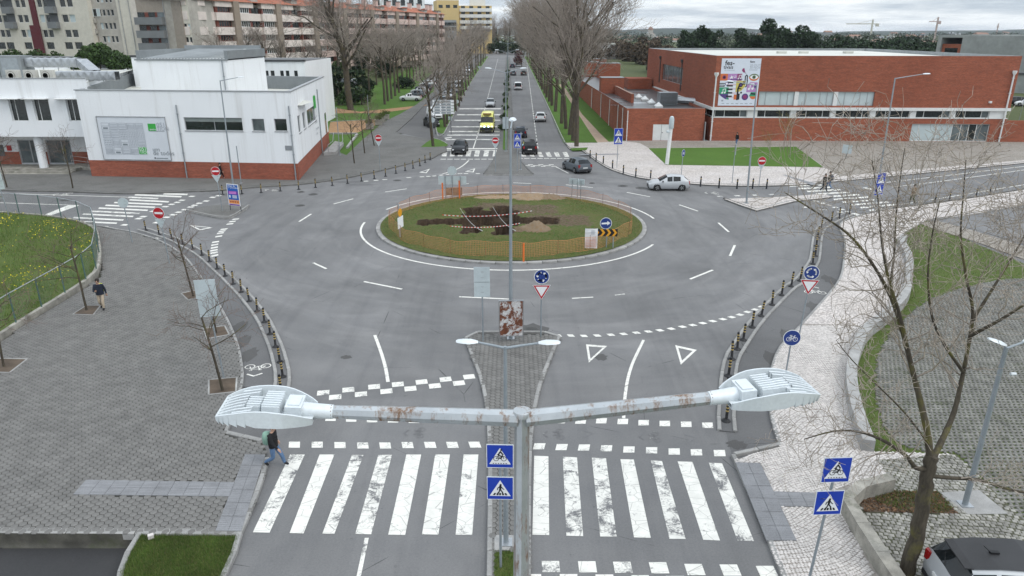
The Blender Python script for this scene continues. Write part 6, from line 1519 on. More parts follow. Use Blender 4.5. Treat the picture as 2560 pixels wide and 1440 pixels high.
# town on the skyline: small houses and towers
TOWN = [simple('town_white', (.60, .60, .58), .9), simple('town_pale', (.46, .44, .41), .9), simple('town_tile', (.27, .165, .125), .9), simple('town_grey', (.30, .31, .33), .9)]
rt = random.Random(21)
town = []
for i in range(140):
    px = rt.choice((rt.uniform(1545, 1700), rt.uniform(1690, 2560), rt.uniform(2080, 2560), rt.uniform(2080, 2560))); Y = rt.uniform(800, 2000)
    p = PD(px, 90, Y); x = p.x; z0 = -3.2; w_, d_, h_ = rt.uniform(7, 15), rt.uniform(8, 12), rt.uniform(4, 8)
    if rt.random() < .15: h_ += rt.uniform(4, 10)
    mb = MB(); wall_m = rt.choice((0, 0, 1, 3)); red = rt.random() < .75
    mb.box((x, Y, z0 + h_ / 2), (w_, d_, h_), 0, wall_m)
    ro = MB(); z1 = z0 + h_
    ro.add([(x - w_ / 2 - .4, Y - d_ / 2 - .4, z1), (x + w_ / 2 + .4, Y - d_ / 2 - .4, z1), (x + w_ / 2 + .4, Y + d_ / 2 + .4, z1), (x - w_ / 2 - .4, Y + d_ / 2 + .4, z1), (x - w_ / 2, Y, z1 + 2.0), (x + w_ / 2, Y, z1 + 2.0)], [(0, 1, 5, 4), (1, 2, 5), (2, 3, 4, 5), (3, 0, 4)])
    t = thing('town_house', '', 'house', group='houses of the far town'); town.append((px, ('tall ' if h_ > 10 else 'low ') + ('white', 'cream', '', 'grey')[wall_m] + ' house with a ' + ('red' if red else 'grey') + ' roof in the far town', t))
    mb.build('wall', TOWN, t); ro.build('roof', TOWN[2] if red else TOWN[3], t)
    wn_ = MB()
    for k in range(max(2, int(w_ / 4))): wn_.box((x - w_ / 2 + (k + .5) * w_ / max(2, int(w_ / 4)), Y - d_ / 2 - .03, z0 + h_ * .6), (1.4, .06, 1.6))
    wn_.build('window_row', GLASS, t)['kind'] = 'stuff'
seen = {}
for px, l, t in sorted(town, key=lambda a: a[0]): k = seen[l] = seen.get(l, -1) + 1; t['label'] = l + ', %s such from the left' % (ORD[k] if k < len(ORD) else str(k + 1) + 'th')
# tower cranes over the far town
CR = simple('crane_paint', (.42, .33, .30), .6)
def crane(px, py_top, Y, jl, cl, ang, label, m):
    p = PD(px, py_top, Y); t = thing('tower_crane', label, 'crane', (p.x, Y, -3.0), ang); H_ = p.z + 3
    mb = MB(); mb.box((0, 0, H_ / 2), (1.5, 1.5, H_)); mb.build('mast', m, t)
    mb = MB(); mb.box((-jl / 2, 0, H_ + .6), (jl, 1.2, 1.0)); mb.tube([(0, 0, H_ + 5), (-jl * .6, 0, H_ + 1)], .2, 4); mb.build('jib', m, t)
    mb = MB(); mb.box((cl / 2, 0, H_ + .6), (cl, 1.2, 1.0)); mb.box((cl - 2, 0, H_ - .8), (3.5, 2, 3)); mb.box((0, 0, H_ + 3), (1.4, 1.4, 5)); mb.build('counter_jib', m, t)
crane(2181, 61, 900, 32, 8, R(4), 'pale tower crane with a long jib over the far town', simple('pale_crane', (.50, .48, .42), .6))
crane(2344, 55, 900, 10, 4, R(0), 'short red and white tower crane over the far town', CR)
crane(2495, 66, 1500, 3, 2, R(20), 'thin mast standing on the far hill at the right', CR)
t = thing('church', 'pale domed church tower standing above the far town', 'church'); p = PD(1625, 73, 1100); mb = MB(); mb.box((p.x, 1100, 4), (14, 14, 14)); mb.box((p.x + 1, 1100, 12), (6, 6, 9)); mb.build('wall', TOWN[1], t); mb = MB(); mb.lathe([(4, 16), (3.4, 18.5), (1.5, 20.3), (.1, 21)], 10, (p.x + 1, 1100, 0)); mb.build('dome', TOWN[2], t)
# wooded hills on the horizon
WOOD = make_grass('far_woodland', (0.016, 0.030, 0.018), (0.026, 0.040, 0.022), (0.022, 0.034, 0.024), patch=.004)
mb_v, mb_f = [], []
hx = np.linspace(-3500, 4200, 160); prof = 26 + 11 * np.sin(hx * .0023 + .7) + 7 * np.sin(hx * .0061 + 2) + 3 * np.sin(hx * .021) + rng.normal(0, 1.1, 160)
for j, (yy_, f) in enumerate(((2600, 0.0), (2900, .55), (3300, 1.0), (4200, .9))):
    mb_v.append(np.stack([hx, np.full(160, yy_), -6 + (prof * .78 + 6) * f], -1))
V = np.concatenate(mb_v); idx = np.arange(640).reshape(4, 160); F = np.stack([idx[:-1, :-1], idx[:-1, 1:], idx[1:, 1:], idx[1:, :-1]], -1).reshape(-1, 4)
link('hills', np_mesh('hills', V, F, WOOD, smooth=True), kind='structure')
# ================================================================ lamps, signs, bollards, fences
RUSTY = NM('rusty_galvanised', .5, .55); co = RUSTY.coord(); a_ = RUSTY.noise(co, 2.2, 6, .7); b_ = RUSTY.noise(RUSTY.mapping(co, (6, 6, 1.2)), 1.5, 6, .75)
RUSTY.color(RUSTY.mix(RUSTY.ramp(b_, .52, .66), RUSTY.mix(RUSTY.ramp(a_, .35, .65), (.34, .36, .375), (.46, .48, .49)), (.20, .115, .065))).rough(RUSTY.ramp(b_, .5, .65, (.38,) * 3, (.8,) * 3)); RUSTY = RUSTY.mat
RUST_M = simple('rusted_iron', (.17, .075, .04), .9, var=.35, scale=8)
LED_W = simple('white_lamp_casting', (.62, .66, .68), .38, .15, var=.06, scale=3)
POLE = simple('grey_lamp_pole', (.30, .335, .36), .5, .35, var=.12, scale=1.5)
GLASSW = simple('lamp_lens', (.55, .58, .60), .15, var=.05)
def led_head(t, M):
    """finned luminaire along local +X from the spigot, made of casting, fins, covers"""
    def sec(x): k = x / .8; return .10 + .07 * min(1, k * 3) ** .7 - .045 * max(0, (k - .72) / .28) ** 2, -.03 + .115 * math.sin(math.pi * (.06 + .88 * k)) ** .7
    mb = MB(); xs = [.0, .05, .1, .16, .23, .3, .38, .46, .54, .61, .68, .73, .77, .80]
    for x0, x1 in zip(xs, xs[1:]):
        for sgn in (-1, 1):
            w0, h0 = sec(x0); w1, h1 = sec(x1)
            f = [(x0, sgn * w0, -.05), (x1, sgn * w1, -.05 + .02 * (x1 > .5)), (x1, sgn * (w1 + .012), h1), (x0, sgn * (w0 + .012), h0)]
            g = [(x, y - sgn * .012, z) for x, y, z in f]
            mb.face([M @ Vector(p) for p in (f if sgn < 0 else f[::-1])]); mb.face([M @ Vector(p) for p in (g[::-1] if sgn < 0 else g)]); mb.face([M @ Vector(p) for p in (f[3], f[2], g[2], g[3])])
        w0, w1 = sec(x0)[0], sec(x1)[0]
        for z, fl in ((-.05, 1), (-.012, 0)): q = [(x0, -w0, z), (x1, -w1, z + .02 * (x1 > .5)), (x1, w1, z + .02 * (x1 > .5)), (x0, w0, z)]; mb.face([M @ Vector(p) for p in (q[::-1] if fl else q)])
    w, h = sec(.8); mb.face([M @ Vector(p) for p in ((.8, -w, -.03), (.8, w, -.03), (.8, w + .012, h), (.8, -w - .012, h))])
    hd = mb.build('lamp_head', LED_W, t, smooth=35)
    mb = MB(); mb.tube([M @ Vector((-.16, 0, 0)), M @ Vector((0, 0, 0)), M @ Vector((.08, 0, .0)), M @ Vector((.17, 0, .01))], [.052, .058, .062, .06], 14); mb.build('spigot', LED_W, hd, smooth=40)
    for x0, x1, y, z, fins in ((.10, .24, .085, .075, 0), (.28, .43, .10, .08, 7), (.455, .57, .06, .055, 4)):
        mb = MB(); c = M @ Vector(((x0 + x1) / 2, 0, z - .04)); mb.box(c, (x1 - x0, 2 * y, .075), mat=M.to_3x3())
        for k in range(fins): mb.box(M @ Vector(((x0 + x1) / 2, -y + (k + .5) * 2 * y / fins, z + .004)), (x1 - x0, .012, .014), mat=M.to_3x3())
        if not fins: mb.box(M @ Vector(((x0 + x1) / 2, 0, z + .002)), ((x1 - x0) * .7, y * 1.4, .008), mat=M.to_3x3())
        mb.build('gear_cover', LED_W, hd)
    for k in range(8):
        y = -.14 + k * .04; mb = MB()
        for x0, x1 in ((.50 if abs(y) > .07 else .58, .66), (.66, .74), (.74, .795)):
            za, zb = sec(x0)[1] - .006, sec(x1)[1] - .006; lim = sec(x1)[0]
            if abs(y) > lim - .012: continue
            mb.add([M @ Vector(p) for p in ((x0, y - .007, -.03), (x1, y - .007, -.03), (x1, y - .007, zb), (x0, y - .007, za), (x0, y + .007, -.03), (x1, y + .007, -.03), (x1, y + .007, zb), (x0, y + .007, za))], [(0, 1, 2, 3), (7, 6, 5, 4), (3, 2, 6, 7), (1, 5, 6, 2)])
        if mb.f: mb.build('cooling_fin', LED_W, hd)
    mb = MB(); mb.box(M @ Vector((.5, 0, -.045)), (.45, .2, .012), mat=M.to_3x3()); mb.build('lens', GLASSW, hd)
def axis_M(p, d, tilt=0.0):
    d = Vector(d).normalized(); s_ = Vector((0, 0, 1)).cross(d).normalized(); u_ = d.cross(s_)
    return Matrix.Translation(p) @ Matrix((d, s_, u_)).transposed().to_4x4()
# near double lamp, seen from just above
Yn = 4.6
top = PD(1305, 1030, Yn); t = thing('street_lamp', 'tall rusty galvanised double lamp with two finned white heads, closest to view', 'street lamp', (top.x, Yn, 0))
hz_ = top.z
mb = MB(); mb.tube([(0, 0, 0), (0, 0, hz_ * .5), (0, 0, hz_ - .02)], [.115, .085, .054], 8); mb.build('pole', RUSTY, t, smooth=25)
mb = MB(); mb.lathe([(.068, hz_ - .03), (.070, hz_ + .008), (.064, hz_ + .016), (.01, hz_ + .02)], 14); mb.build('pole_cap', RUSTY, t, smooth=40)
el, er = PD(826, 1029, Yn - .02), PD(1778, 995, Yn + .05)
for e, hp_ in ((el, PD(690, 1015, Yn - .05)), (er, PD(1900, 975, Yn + .1))):
    loc = Vector((top.x, Yn, 0)); a = Vector((math.copysign(.03, e.x - top.x), 0, hz_ - .05)); b = e - loc
    mb = MB(); mb.tube([a, a.lerp(b, .5), b], [.066, .060, .050], 8); mb.build('arm', RUSTY, t, smooth=25)
    d = (hp_ - e).normalized(); d.z *= .6; d.normalize(); mb = MB(); mb.tube([b - d * .01, b + d * .07], [.053, .042], 12); mb.build('collar', RUST_M, t)
    led_head(t, axis_M(b + d * .11, d) @ Matrix.Diagonal((.82, 1.12, 1.0, 1)))
def flat_head(t, M, s_=1.0, name='lamp_head'):
    """simple drop-shaped luminaire along +X"""
    mb = MB(); n = 8; ring = []
    for i, (x, w, h) in enumerate(((0, .05, .05), (.1, .10, .07), (.22, .14, .085), (.24, .142, .08), (.4, .135, .075), (.55, .10, .055), (.6, .05, .03))):
        ring += [M @ Vector((x * s_, w * s_ * math.cos(2 * math.pi * j / n), h * s_ * (math.sin(2 * math.pi * j / n) if math.sin(2 * math.pi * j / n) > 0 else .35 * math.sin(2 * math.pi * j / n)))) for j in range(n)]
    mb.add(ring, [(i * n + j, i * n + (j + 1) % n, (i + 1) * n + (j + 1) % n, (i + 1) * n + j) for i in range(6) for j in range(n)] + [tuple(range(n - 1, -1, -1)), tuple(range(6 * n, 7 * n))]); mb.build(name, LED_W, t, smooth=50)
def lamp(base, H_, arms, label, r0=.085, r1=.05, group=None, head=1.0, door=True, name='street_lamp', lean=(0, 0), zb=None):
    b = base if zb is None else Vector((base.x, base.y, zb))
    t = thing(name, label, 'street lamp', b, 0, group); topv = Vector((lean[0], lean[1], H_))
    mb = MB(); mb.tube([(0, 0, 0), topv * .5, topv], [r0, (r0 + r1) / 2, r1], 10); mb.build('pole', POLE, t, smooth=40)
    mb = MB(); mb.box((0, 0, .02), (.36, .36, .04)); mb.build('base_plate', GALV, t)
    for e in arms:
        e = Vector(e); d = e.copy(); d.z *= .3; d.normalize()
        mb = MB(); mb.tube([topv - Vector((0, 0, .05)), topv + e * .5 + Vector((0, 0, -.02)), topv + e], [.04, .034, .03], 8); mb.build('arm', POLE, t, smooth=40)
        flat_head(t, axis_M(topv + e, d), head)
    return t
b2 = P(1265, 1357, PZ); h2 = PD(1269, 866, b2.y).z - PZ
e1, e2 = PD(1195, 856, b2.y) - Vector((b2.x, b2.y, PZ + h2)), PD(1346, 858, b2.y) - Vector((b2.x, b2.y, PZ + h2))
lamp(b2, h2, (e1, e2), 'grey double lamp with shallow Y arms on the near splitter island', .075, .045, head=.95)
b3 = P(1277, 846, PZ); h3 = PD(1283, 320, b3.y).z - PZ
lamp(b3, h3, ((.06, .9, .18),), 'tall grey lamp behind the rust-streaked board at the island tip', .10, .045, head=1.25)
for (bp, tp, arm, lab, hd) in (((583, 462), (550, 201), (1.6, .2, .25), 'grey lamp with bent arm beside the blue poster at the left exit', 1.0), ((1866, 508), (1892, 212), (-1.9, .1, .25), 'grey lamp on the small limestone island at the right exit', 1.0),
                            ((2188, 505), (2238, 195), (2.2, 0, .3), 'grey lamp with one arm by the right crossing', 1.0)):
    b = P(*bp, PZ); tp_ = PD(*tp, b.y); lamp(b, tp_.z - PZ, (arm,), lab, .09, .05, lean=(tp_.x - b.x, 0), head=hd)
b = P(2412, 1262, PZ); tp_ = PD(2516, 868, b.y)
t = lamp(b, tp_.z - PZ, ((.55, .15, .08), (-.03, .0, .04)), 'grey lamp pole leaning beside the bare tree by the car park', .085, .06, lean=(tp_.x - b.x, 0), head=1.0)
mb = MB(); c = PD(2535, 935, b.y) - b; mb.tube([c + Vector((-.1, 0, 0)), c + Vector((.05, 0, 0))], .05, 8); mb.build('camera_housing', LED_W, t)
for k, (px, py) in enumerate(((1265, 378), (1268, 248), (1269.5, 195), (1270, 166), (1270.3, 150))):
    b = P(px, py, PZ); lamp(b, 9.3, ((-1.7, 0, .45), (1.7, 0, .45)), 'double lamp on the avenue median, ' + ORD[k] + ' from the roundabout', .09, .05, group='double lamps along the median', head=1.3)
# ---- road signs
BLUE = ink('sign_blue', (.012, .045, .36)); DKBLUE = ink('sign_round_blue', (.015, .04, .19)); RED = ink('sign_red', (.42, .012, .02)); SWHITE = ink('sign_white', (.72, .73, .74)); SBLACK = ink('sign_black', (.012, .012, .014)); SYEL = ink('sign_amber', (.66, .30, .02)); BACK = simple('sign_back', (.47, .53, .55), .4, .1, var=.08, scale=2)
SM = [BLUE, SWHITE, SBLACK, RED, DKBLUE, SYEL, I_GREY]
def face_panel(w=0): return Panel((0, -.035, 0), (1, 0, 0), (0, 0, 1), (0, -1, 0))
def fig_walk(pn, mb, s_, m=2, l=.010):
    L = lambda pts, w: pn.line(mb, [(x * s_, y * s_) for x, y in pts], w * s_, m, l)
    pn.disc(mb, .02 * s_, .17 * s_, .042 * s_, m, l, 10); L([(.01, .12), (.0, -.06)], .085); L([(-.0, -.05), (.09, -.17), (.1, -.28)], .05); L([(-.01, -.05), (-.05, -.17), (-.13, -.27)], .05); L([(.02, .1), (.10, .0), (.15, -.04)], .036); L([(.0, .1), (-.09, .02), (-.11, -.06)], .036)
def fig_bike(pn, mb, s_, m=2, l=.010, rider=True, y0=-.1):
    L = lambda pts, w: pn.line(mb, [(x * s_, (y + y0) * s_) for x, y in pts], w * s_, m, l)
    for cx in (-.15, .15): L([(cx + .1 * math.cos(2 * math.pi * k / 12), .1 * math.sin(2 * math.pi * k / 12)) for k in range(13)], .022)
    L([(-.15, 0), (-.06, .13), (.1, .13), (0, 0), (-.15, 0)], .024); L([(-.07, .17), (0, 0)], .024); L([(.15, 0), (.09, .19), (.14, .19)], .024); L([(-.11, .175), (-.03, .175)], .03)
    if rider: L([(-.06, .19), (.02, .32), (.1, .2)], .055); pn.disc(mb, .05 * s_, (.39 + y0) * s_, .042 * s_, m, l, 10); L([(-.05, .18), (.05, .1), (.02, 0)], .04)
def plate(parent, z, kind, w=.7, name=None):
    """one sign plate centred at height z on the post, printed face towards -Y"""
    mb = MB(); pn = Panel((0, -.045, z), (1, 0, 0), (0, 0, 1), (0, -1, 0)); h = w / 2
    def slab(pts, m_face, m_back=0):
        n = len(pts); f = [pn.p(u, v, .0) for u, v in pts]; g = [pn.p(u, v, -.018) for u, v in pts]
        b = MB(); b.add(f + g, [tuple(range(n)), tuple(range(2 * n - 1, n - 1, -1))] + [(i, n + i, n + (i + 1) % n, (i + 1) % n) for i in range(n)], [0] + [1] * (n + 1)); return b.build(name or 'sign_plate', [m_face, BACK], parent)
    sq = lambda k: [(-k, -k), (k, -k), (k, k), (-k, k)]
    circ = lambda r: [(r * math.cos(2 * math.pi * k / 28), r * math.sin(2 * math.pi * k / 28)) for k in range(28)]
    if kind in ('ped', 'bike_cross'):
        p = slab(sq(h), SWHITE); pn.poly(mb, sq(h * .95), 0, .003); k = w * .80
        pn.poly(mb, [(-k * .5, -k * .42), (k * .5, -k * .42), (0, k * .45)], 1, .006)
        if kind == 'ped':
            fig_walk(pn, mb, w * .95)
            for x in (-.23, -.1, .0, .12, .24): pn.poly(mb, [((x - .045) * w, -.3 * w), ((x + .035) * w, -.3 * w), ((x * .8 + .03) * w, -.2 * w), ((x * .8 - .035) * w, -.2 * w)], 2, .008)
        else:
            fig_bike(pn, mb, w * .95)
            for x in range(6): pn.rect(mb, (-.27 + x * .095) * w, -.315 * w, (-.22 + x * .095) * w, -.285 * w, 2, .008)
    elif kind == 'noentry': p = slab(circ(h), SWHITE); pn.disc(mb, 0, 0, h * .94, 3, .003, 28); pn.rect(mb, -h * .72, -h * .17, h * .72, h * .17, 1, .006)
    elif kind == 'roundabout':
        p = slab(circ(h), SWHITE); pn.disc(mb, 0, 0, h * .93, 4, .003, 28)
        for k in range(3):
            a0 = 100 + 120 * k; pts = [(h * .58 * math.cos(R(a0 + 8 * i)), h * .58 * math.sin(R(a0 + 8 * i))) for i in range(9)]; pn.line(mb, pts, h * .19, 1, .006)
            e = a0 + 66; r_ = h * .58; pn.poly(mb, [((r_ - h * .2) * math.cos(R(e)), (r_ - h * .2) * math.sin(R(e))), ((r_ + h * .2) * math.cos(R(e)), (r_ + h * .2) * math.sin(R(e))), (r_ * math.cos(R(e + 26)), r_ * math.sin(R(e + 26)))], 1, .0065)
    elif kind == 'yield':
        k = w * .58; T = lambda s_: [(-k * s_, k * .58 * s_), (0, -k * 1.16 * s_), (k * s_, k * .58 * s_)]
        p = slab(T(1.0), SWHITE); pn.poly(mb, T(.94), 3, .003); pn.poly(mb, T(.68), 1, .006)
    elif kind == 'bike': p = slab(circ(h), SWHITE); pn.disc(mb, 0, 0, h * .94, 4, .003, 28); fig_bike(pn, mb, w * 1.25, 1, .006, False, -.06)
    elif kind == 'arrow': p = slab(circ(h), SWHITE); pn.disc(mb, 0, 0, h * .92, 4, .003, 28); pn.line(mb, [(-h * .65, -.02), (h * .3, 0.02)], h * .28, 1, .006); pn.poly(mb, [(h * .22, -h * .36), (h * .75, .02), (h * .22, h * .42)], 1, .007)
    elif kind == 'parking': p = slab(sq(h), BLUE); pn.text(mb, -h * .45, -h * .6, 'P', w * .9, 1, .005, bold=.02)
    elif kind == 'back_round': p = slab(circ(h), BACK); return p
    elif kind == 'back_square': p = slab(sq(h), BACK); return p
    elif kind == 'back_tri': k = w * .58; p = slab([(-k, k * .58), (0, -k * 1.16), (k, k * .58)], BACK); return p
    if mb.f: mb.build('symbol', SM, p)
    return p
def sign(base, plates, label, cat='road sign', rz=0.0, lean=(0, 0), group=None, r=.035, zb=PZ, posts=((0, 0),), height=None, name='road_sign', front=True):
    """plates: (photo y of the plate's centre, kind, width)"""
    b = P(base[0], base[1], zb); t = thing(name, label, cat, b, rz, group)
    zs = []
    for py, k, w in plates: zs.append((PD(base[0], py, b.y - .05).z - b.z, k, w))
    top_ = height or max(z + w * (.5 if 'tri' not in k and k != 'yield' else .3) for z, k, w in zs) - .04
    for q_ in posts: mb = MB(); mb.tube([(q_[0], 0, -.02), (q_[0] + lean[0] * top_, lean[1] * top_, top_)], r, 8); mb.build('post', POLE, t, smooth=40)
    for z, k, w in zs:
        p = plate(t, z, k, w); p.location.x = lean[0] * z; p.location.y = lean[1] * z
        mb = MB()
        for dz in (-.18, .18): mb.box((0, -.033, z + dz * w), (.12, .03, .03))
        mb.build('clamp', GALV, p if False else t)
    return t
sign((1252, 1418), ((1141, 'bike_cross', .70), (1221, 'ped', .70)), 'blue cyclist crossing sign over pedestrian crossing sign on the near splitter island', rz=R(-2))
sign((2010, 1500), ((1176, 'bike_cross', .70), (1258, 'ped', .70)), 'blue cyclist and pedestrian crossing signs on a leaning post on the limestone pavement', lean=(.055, 0), rz=R(3))
sign((1352, 842), ((692, 'roundabout', .72), (725, 'yield', .72)), 'blue roundabout sign over give way triangle beside the rust-streaked board')
sign((1998, 838), ((682, 'roundabout', .72), (712, 'yield', .74)), 'blue roundabout sign over give way triangle by the right cycle path', rz=R(-8), lean=(.04, 0))
sign((1963, 942), ((845, 'bike', .72),), 'round blue bicycle sign at the edge of the limestone pavement', rz=R(-6), lean=(.02, 0))
sign((424, 659), ((533, 'noentry', .74), (556, 'back_tri', .6)), 'red no entry sign beside the small bare tree on the left plaza', rz=R(-6), lean=(-.04, 0))
sign((331, 606), ((507, 'back_round', .68),), 'blank back of a round sign at the plaza edge by the left crossing', rz=R(8), lean=(-.04, 0))
sign((560, 945), ((722, 'back_square', .80), (768, 'back_square', .80)), 'two blank square sign backs on a post on the left plaza', rz=R(12), lean=(-.045, 0))
sign((1208, 853), ((687, 'back_square', .74), (724, 'back_square', .74)), 'two blank square sign backs at the tip of the near splitter island', lean=(-.005, 0))
sign((951, 426), ((345, 'noentry', .72), (356, 'back_tri', .62)), 'red no entry sign on the grey pavement near the avenue mouth')
sign((1239, 430), ((351, 'noentry', .68), (362, 'back_tri', .62)), 'red no entry sign on the far splitter island')
sign((1293, 428), ((343, 'bike_cross', .72), (361, 'ped', .72)), 'two small blue crossing signs on the far splitter island')
sign((1542, 419), ((332, 'bike_cross', .95), (350, 'ped', .95)), 'two blue crossing signs on the limestone pavement before the brick annex', rz=R(3))
sign((1703, 441), ((383, 'bike', .72),), 'round blue bicycle sign before the lawn by the brick hall', rz=R(50))
sign((1897, 467), ((402, 'noentry', .78), (414, 'back_tri', .62)), 'red no entry sign near the right exit')
sign((2185, 528), ((448, 'bike_cross', 1.0), (473, 'ped', 1.0)), 'leaning blue crossing signs behind the bare tree twigs', lean=(.05, 0), rz=R(25))
sign((556, 526), ((428, 'noentry', .72), (444, 'back_tri', .64)), 'red no entry sign on the small left traffic island', rz=R(6), lean=(-.03, 0))
sign((2538, 336), ((214, 'parking', .9),), 'small blue parking sign at the far right edge', zb=0, lean=(.03, 0))
sign((1083, 345), ((300, 'back_round', .7),), 'pale round sign back behind the leaning young tree at the parking street', zb=0.05)
sign((1143, 268), ((254, 'back_round', .7),), 'pale round sign back among the trees of the grass strip')
sign((1198, 178), ((168, 'back_tri', .9),), 'small triangular sign back on the far grass strip')
sign((1443, 496), ((455, 'back_round', .6),), 'thin sign seen edge on at the back of the roundabout', rz=R(82), zb=.2)
sign((1830, 458), ((378, 'back_square', .7), (368, 'back_square', .6)), 'thin leaning sign seen edge on before the lawn', rz=R(80), lean=(.06, 0))
sign((2114, 398), ((373, 'back_square', 1.0),), 'pale square sign back on the beige paving by the brick hall', rz=R(-25))
sign((24, 546), ((424, 'back_square', .7), (443, 'back_square', .7), (462, 'back_square', .7)), 'tall pale sign backs at the left edge by the street', rz=R(24), lean=(-.06, 0))
sign((1124, 300), ((297, 'back_square', .75), (314, 'back_square', .75)), 'two pale sign backs beside the direction boards', zb=.1)
sign((1264, 345), ((300, 'back_square', .8), (315, 'back_square', .8)), 'two pale square sign backs on the median')
# direction boards with white destination blades
b = P(1108, 336, .12); t = thing('direction_sign', 'stack of white direction boards on two posts at the grass strip', 'direction sign', b)
for x in (-1.1, 1.15): mb = MB(); mb.tube([(x, 0, 0), (x, 0, PD(1110, 252, b.y).z - .1)], .05, 8); mb.build('post', FRAME_DK, t)
for k, py in enumerate((253, 260.5, 268, 275, 282)):
    z = PD(1110, py, b.y).z - b.z; mb = MB(); mb.box((.15, -.08, z), (3.0, .06, .33)); mb.build('board', SWHITE, t)
    mb = MB(); pn = Panel((0, -.112, z), (1, 0, 0), (0, 0, 1), (0, -1, 0))
    for u0, u1 in ((-1.1, -.35), (-.15, .5), (.6, 1.2)): pn.rect(mb, u0, -.11, u1, .11)
    mb.build('lettering_bar', I_GREY, t)['kind'] = 'stuff'
# chevron board, arrow and paper notice on the island
def isl_b(px, py): return P(px, py, .22)
b = isl_b(1512, 617); t = thing('chevron_sign', 'blue arrow disc over an amber and black chevron board on the roundabout', 'road sign', b, R(-2))
for x in (-.55, .1, .55): mb = MB(); mb.tube([(x, 0, -.1), (x, 0, 1.75 if x == .1 else 1.1)], .035, 8); mb.build('post', POLE, t, smooth=40)
plate(t, PD(1514, 558, b.y).z - b.z, 'arrow', .80)
cz = PD(1512, 581, b.y).z - b.z; cw = 1.62; mb = MB(); mb.box((0, -.055, cz), (cw, .02, .5)); cbd = mb.build('chevron_board', SBLACK, t)
mb = MB(); pn = Panel((0, -.066, cz), (1, 0, 0), (0, 0, 1), (0, -1, 0))
for k in range(4): x = -cw / 2 + .03 + k * .40; pn.poly(mb, [(x, .25), (x + .17, .25), (x + .36, 0), (x + .17, -.25), (x, -.25), (x + .19, 0)], 0, .003)
mb.build('chevron', SYEL, cbd)
b = isl_b(1477, 620); t = thing('notice_board', 'white paper notice with pink text lines leaning on the orange netting', 'notice', b, R(-3))
PINKT = ink('pink_text', (.55, .33, .34)); mb = MB()
zt_ = PD(1478, 571, b.y).z - b.z
for i in range(6): mb.face([(-.42 + .01 * math.sin(i), -.06 - .03 * math.sin(i * 1.4), zt_ * i / 6), (.42, -.05 + .03 * math.sin(i * 1.1), zt_ * i / 6), (.42 + .0, -.05 + .03 * math.sin((i + 1) * 1.1), zt_ * (i + 1) / 6), (-.42 + .01 * math.sin(i + 1), -.06 - .03 * math.sin((i + 1) * 1.4), zt_ * (i + 1) / 6)])
mb.build('sheet', simple('paper_white', (.68, .68, .70), .7, var=.04), t)
pn = Panel((0, -.11, 0), (1, 0, 0), (0, 0, 1), (0, -1, 0)); mb = MB()
for r_ in range(6):
    for c_ in range(9): pn.rect(mb, -.36 + c_ * .08, zt_ * (.08 + r_ * .075), -.31 + c_ * .08, zt_ * (.115 + r_ * .075), 0)
for r_ in range(5): pn.rect(mb, -.02, zt_ * (.72 + r_ * .045), .22, zt_ * (.74 + r_ * .045), 1)
mb.build('text_line', [PINKT, I_LINE], t)['kind'] = 'stuff'
mb = MB()
for x in (-.4, .4): mb.tube([(x, 0, -.1), (x, 0, zt_ + .02)], .025, 6)
mb.build('stake', POLE, t)
b = isl_b(1000, 591); t = thing('chevron_sign', 'chevron board seen from its edge at the left rim of the roundabout', 'road sign', b, R(74)); mb = MB(); mb.tube([(0, 0, -.1), (0, 0, 2.35)], .05, 8); mb.build('post', POLE, t, smooth=40)
mb = MB(); mb.box((0, -.1, 1.05), (.9, .02, .8)); mb.build('chevron_board', [SWHITE], t); mb = MB(); mb.lathe([(.3, -.09), (.3, -.11)], 20, (0, 0, 1.75), 0, 'Y'); mb.build('disc', SYEL, t)
b = isl_b(1132, 493); t = thing('sign_gantry', 'row of pale sign backs with a disc above at the far rim of the roundabout', 'road sign', b)
for x in (-.62, .0, .72): mb = MB(); mb.tube([(x, 0, -.1), (x, 0, 2.6 if x == 0 else 1.9)], .04, 8); mb.build('post', POLE, t, smooth=40)
mb = MB(); mb.box((-.0, .05, 1.5), (2.45, .03, .72)); mb.build('sign_plate', BACK, t); plate(t, 2.35, 'back_round', .8)
mb = MB(); mb.box((.1, .06, .5), (1.5, .05, .7)); mb.build('plywood_panel', simple('weathered_plywood', (.26, .19, .14), .9, var=.3), t)
b = isl_b(1440, 492); t = thing('sign_gantry', 'grey angled sign panel on two posts at the right back of the roundabout', 'road sign', b, R(-30))
for x in (-.4, .45): mb = MB(); mb.tube([(x, 0, -.1), (x, 0, 1.5)], .035, 8); mb.build('post', POLE, t, smooth=40)
mb = MB(); mb.box((0, .05, 1.35), (1.5, .03, .5)); mb.build('sign_plate', BACK, t)
# rust-streaked board at the island tip
pm = NM('peeling_board', .75, .2); co = pm.coord(); n_ = pm.noise(co, 2.6, 7, .75, .5)
pm.color(pm.mix(pm.ramp(n_, .47, .52), pm.mix(pm.ramp(pm.noise(co, 9, 4), .3, .7), (.42, .41, .41), (.60, .60, .60)), pm.mix(pm.ramp(pm.noise(co, 6, 4), .3, .7), (.20, .075, .04), (.10, .035, .02)))); PEEL = pm.mat
b = P(1278, 848, PZ); t = thing('display_board', 'peeling rust-streaked display board on the island tip in front of the lamp', 'display board', (b.x, b.y - .35, PZ), R(3)); zt_ = PD(1278, 752, b.y).z
mb = MB(); mb.box((0, 0, (zt_ + .35) / 2), (1.08, .04, zt_ - .35)); mb.build('panel', PEEL, t)
for x in (-.56, .56): mb = MB(); mb.box((x, 0, zt_ / 2), (.045, .06, zt_)); mb.build('leg', simple('frame_steel', (.28, .28, .28), .5, .4), t)
mb = MB(); mb.box((0, 0, zt_ + .02), (1.16, .06, .04)); mb.box((0, 0, .33), (1.075, .06, .04)); mb.build('rail', GALV, t)
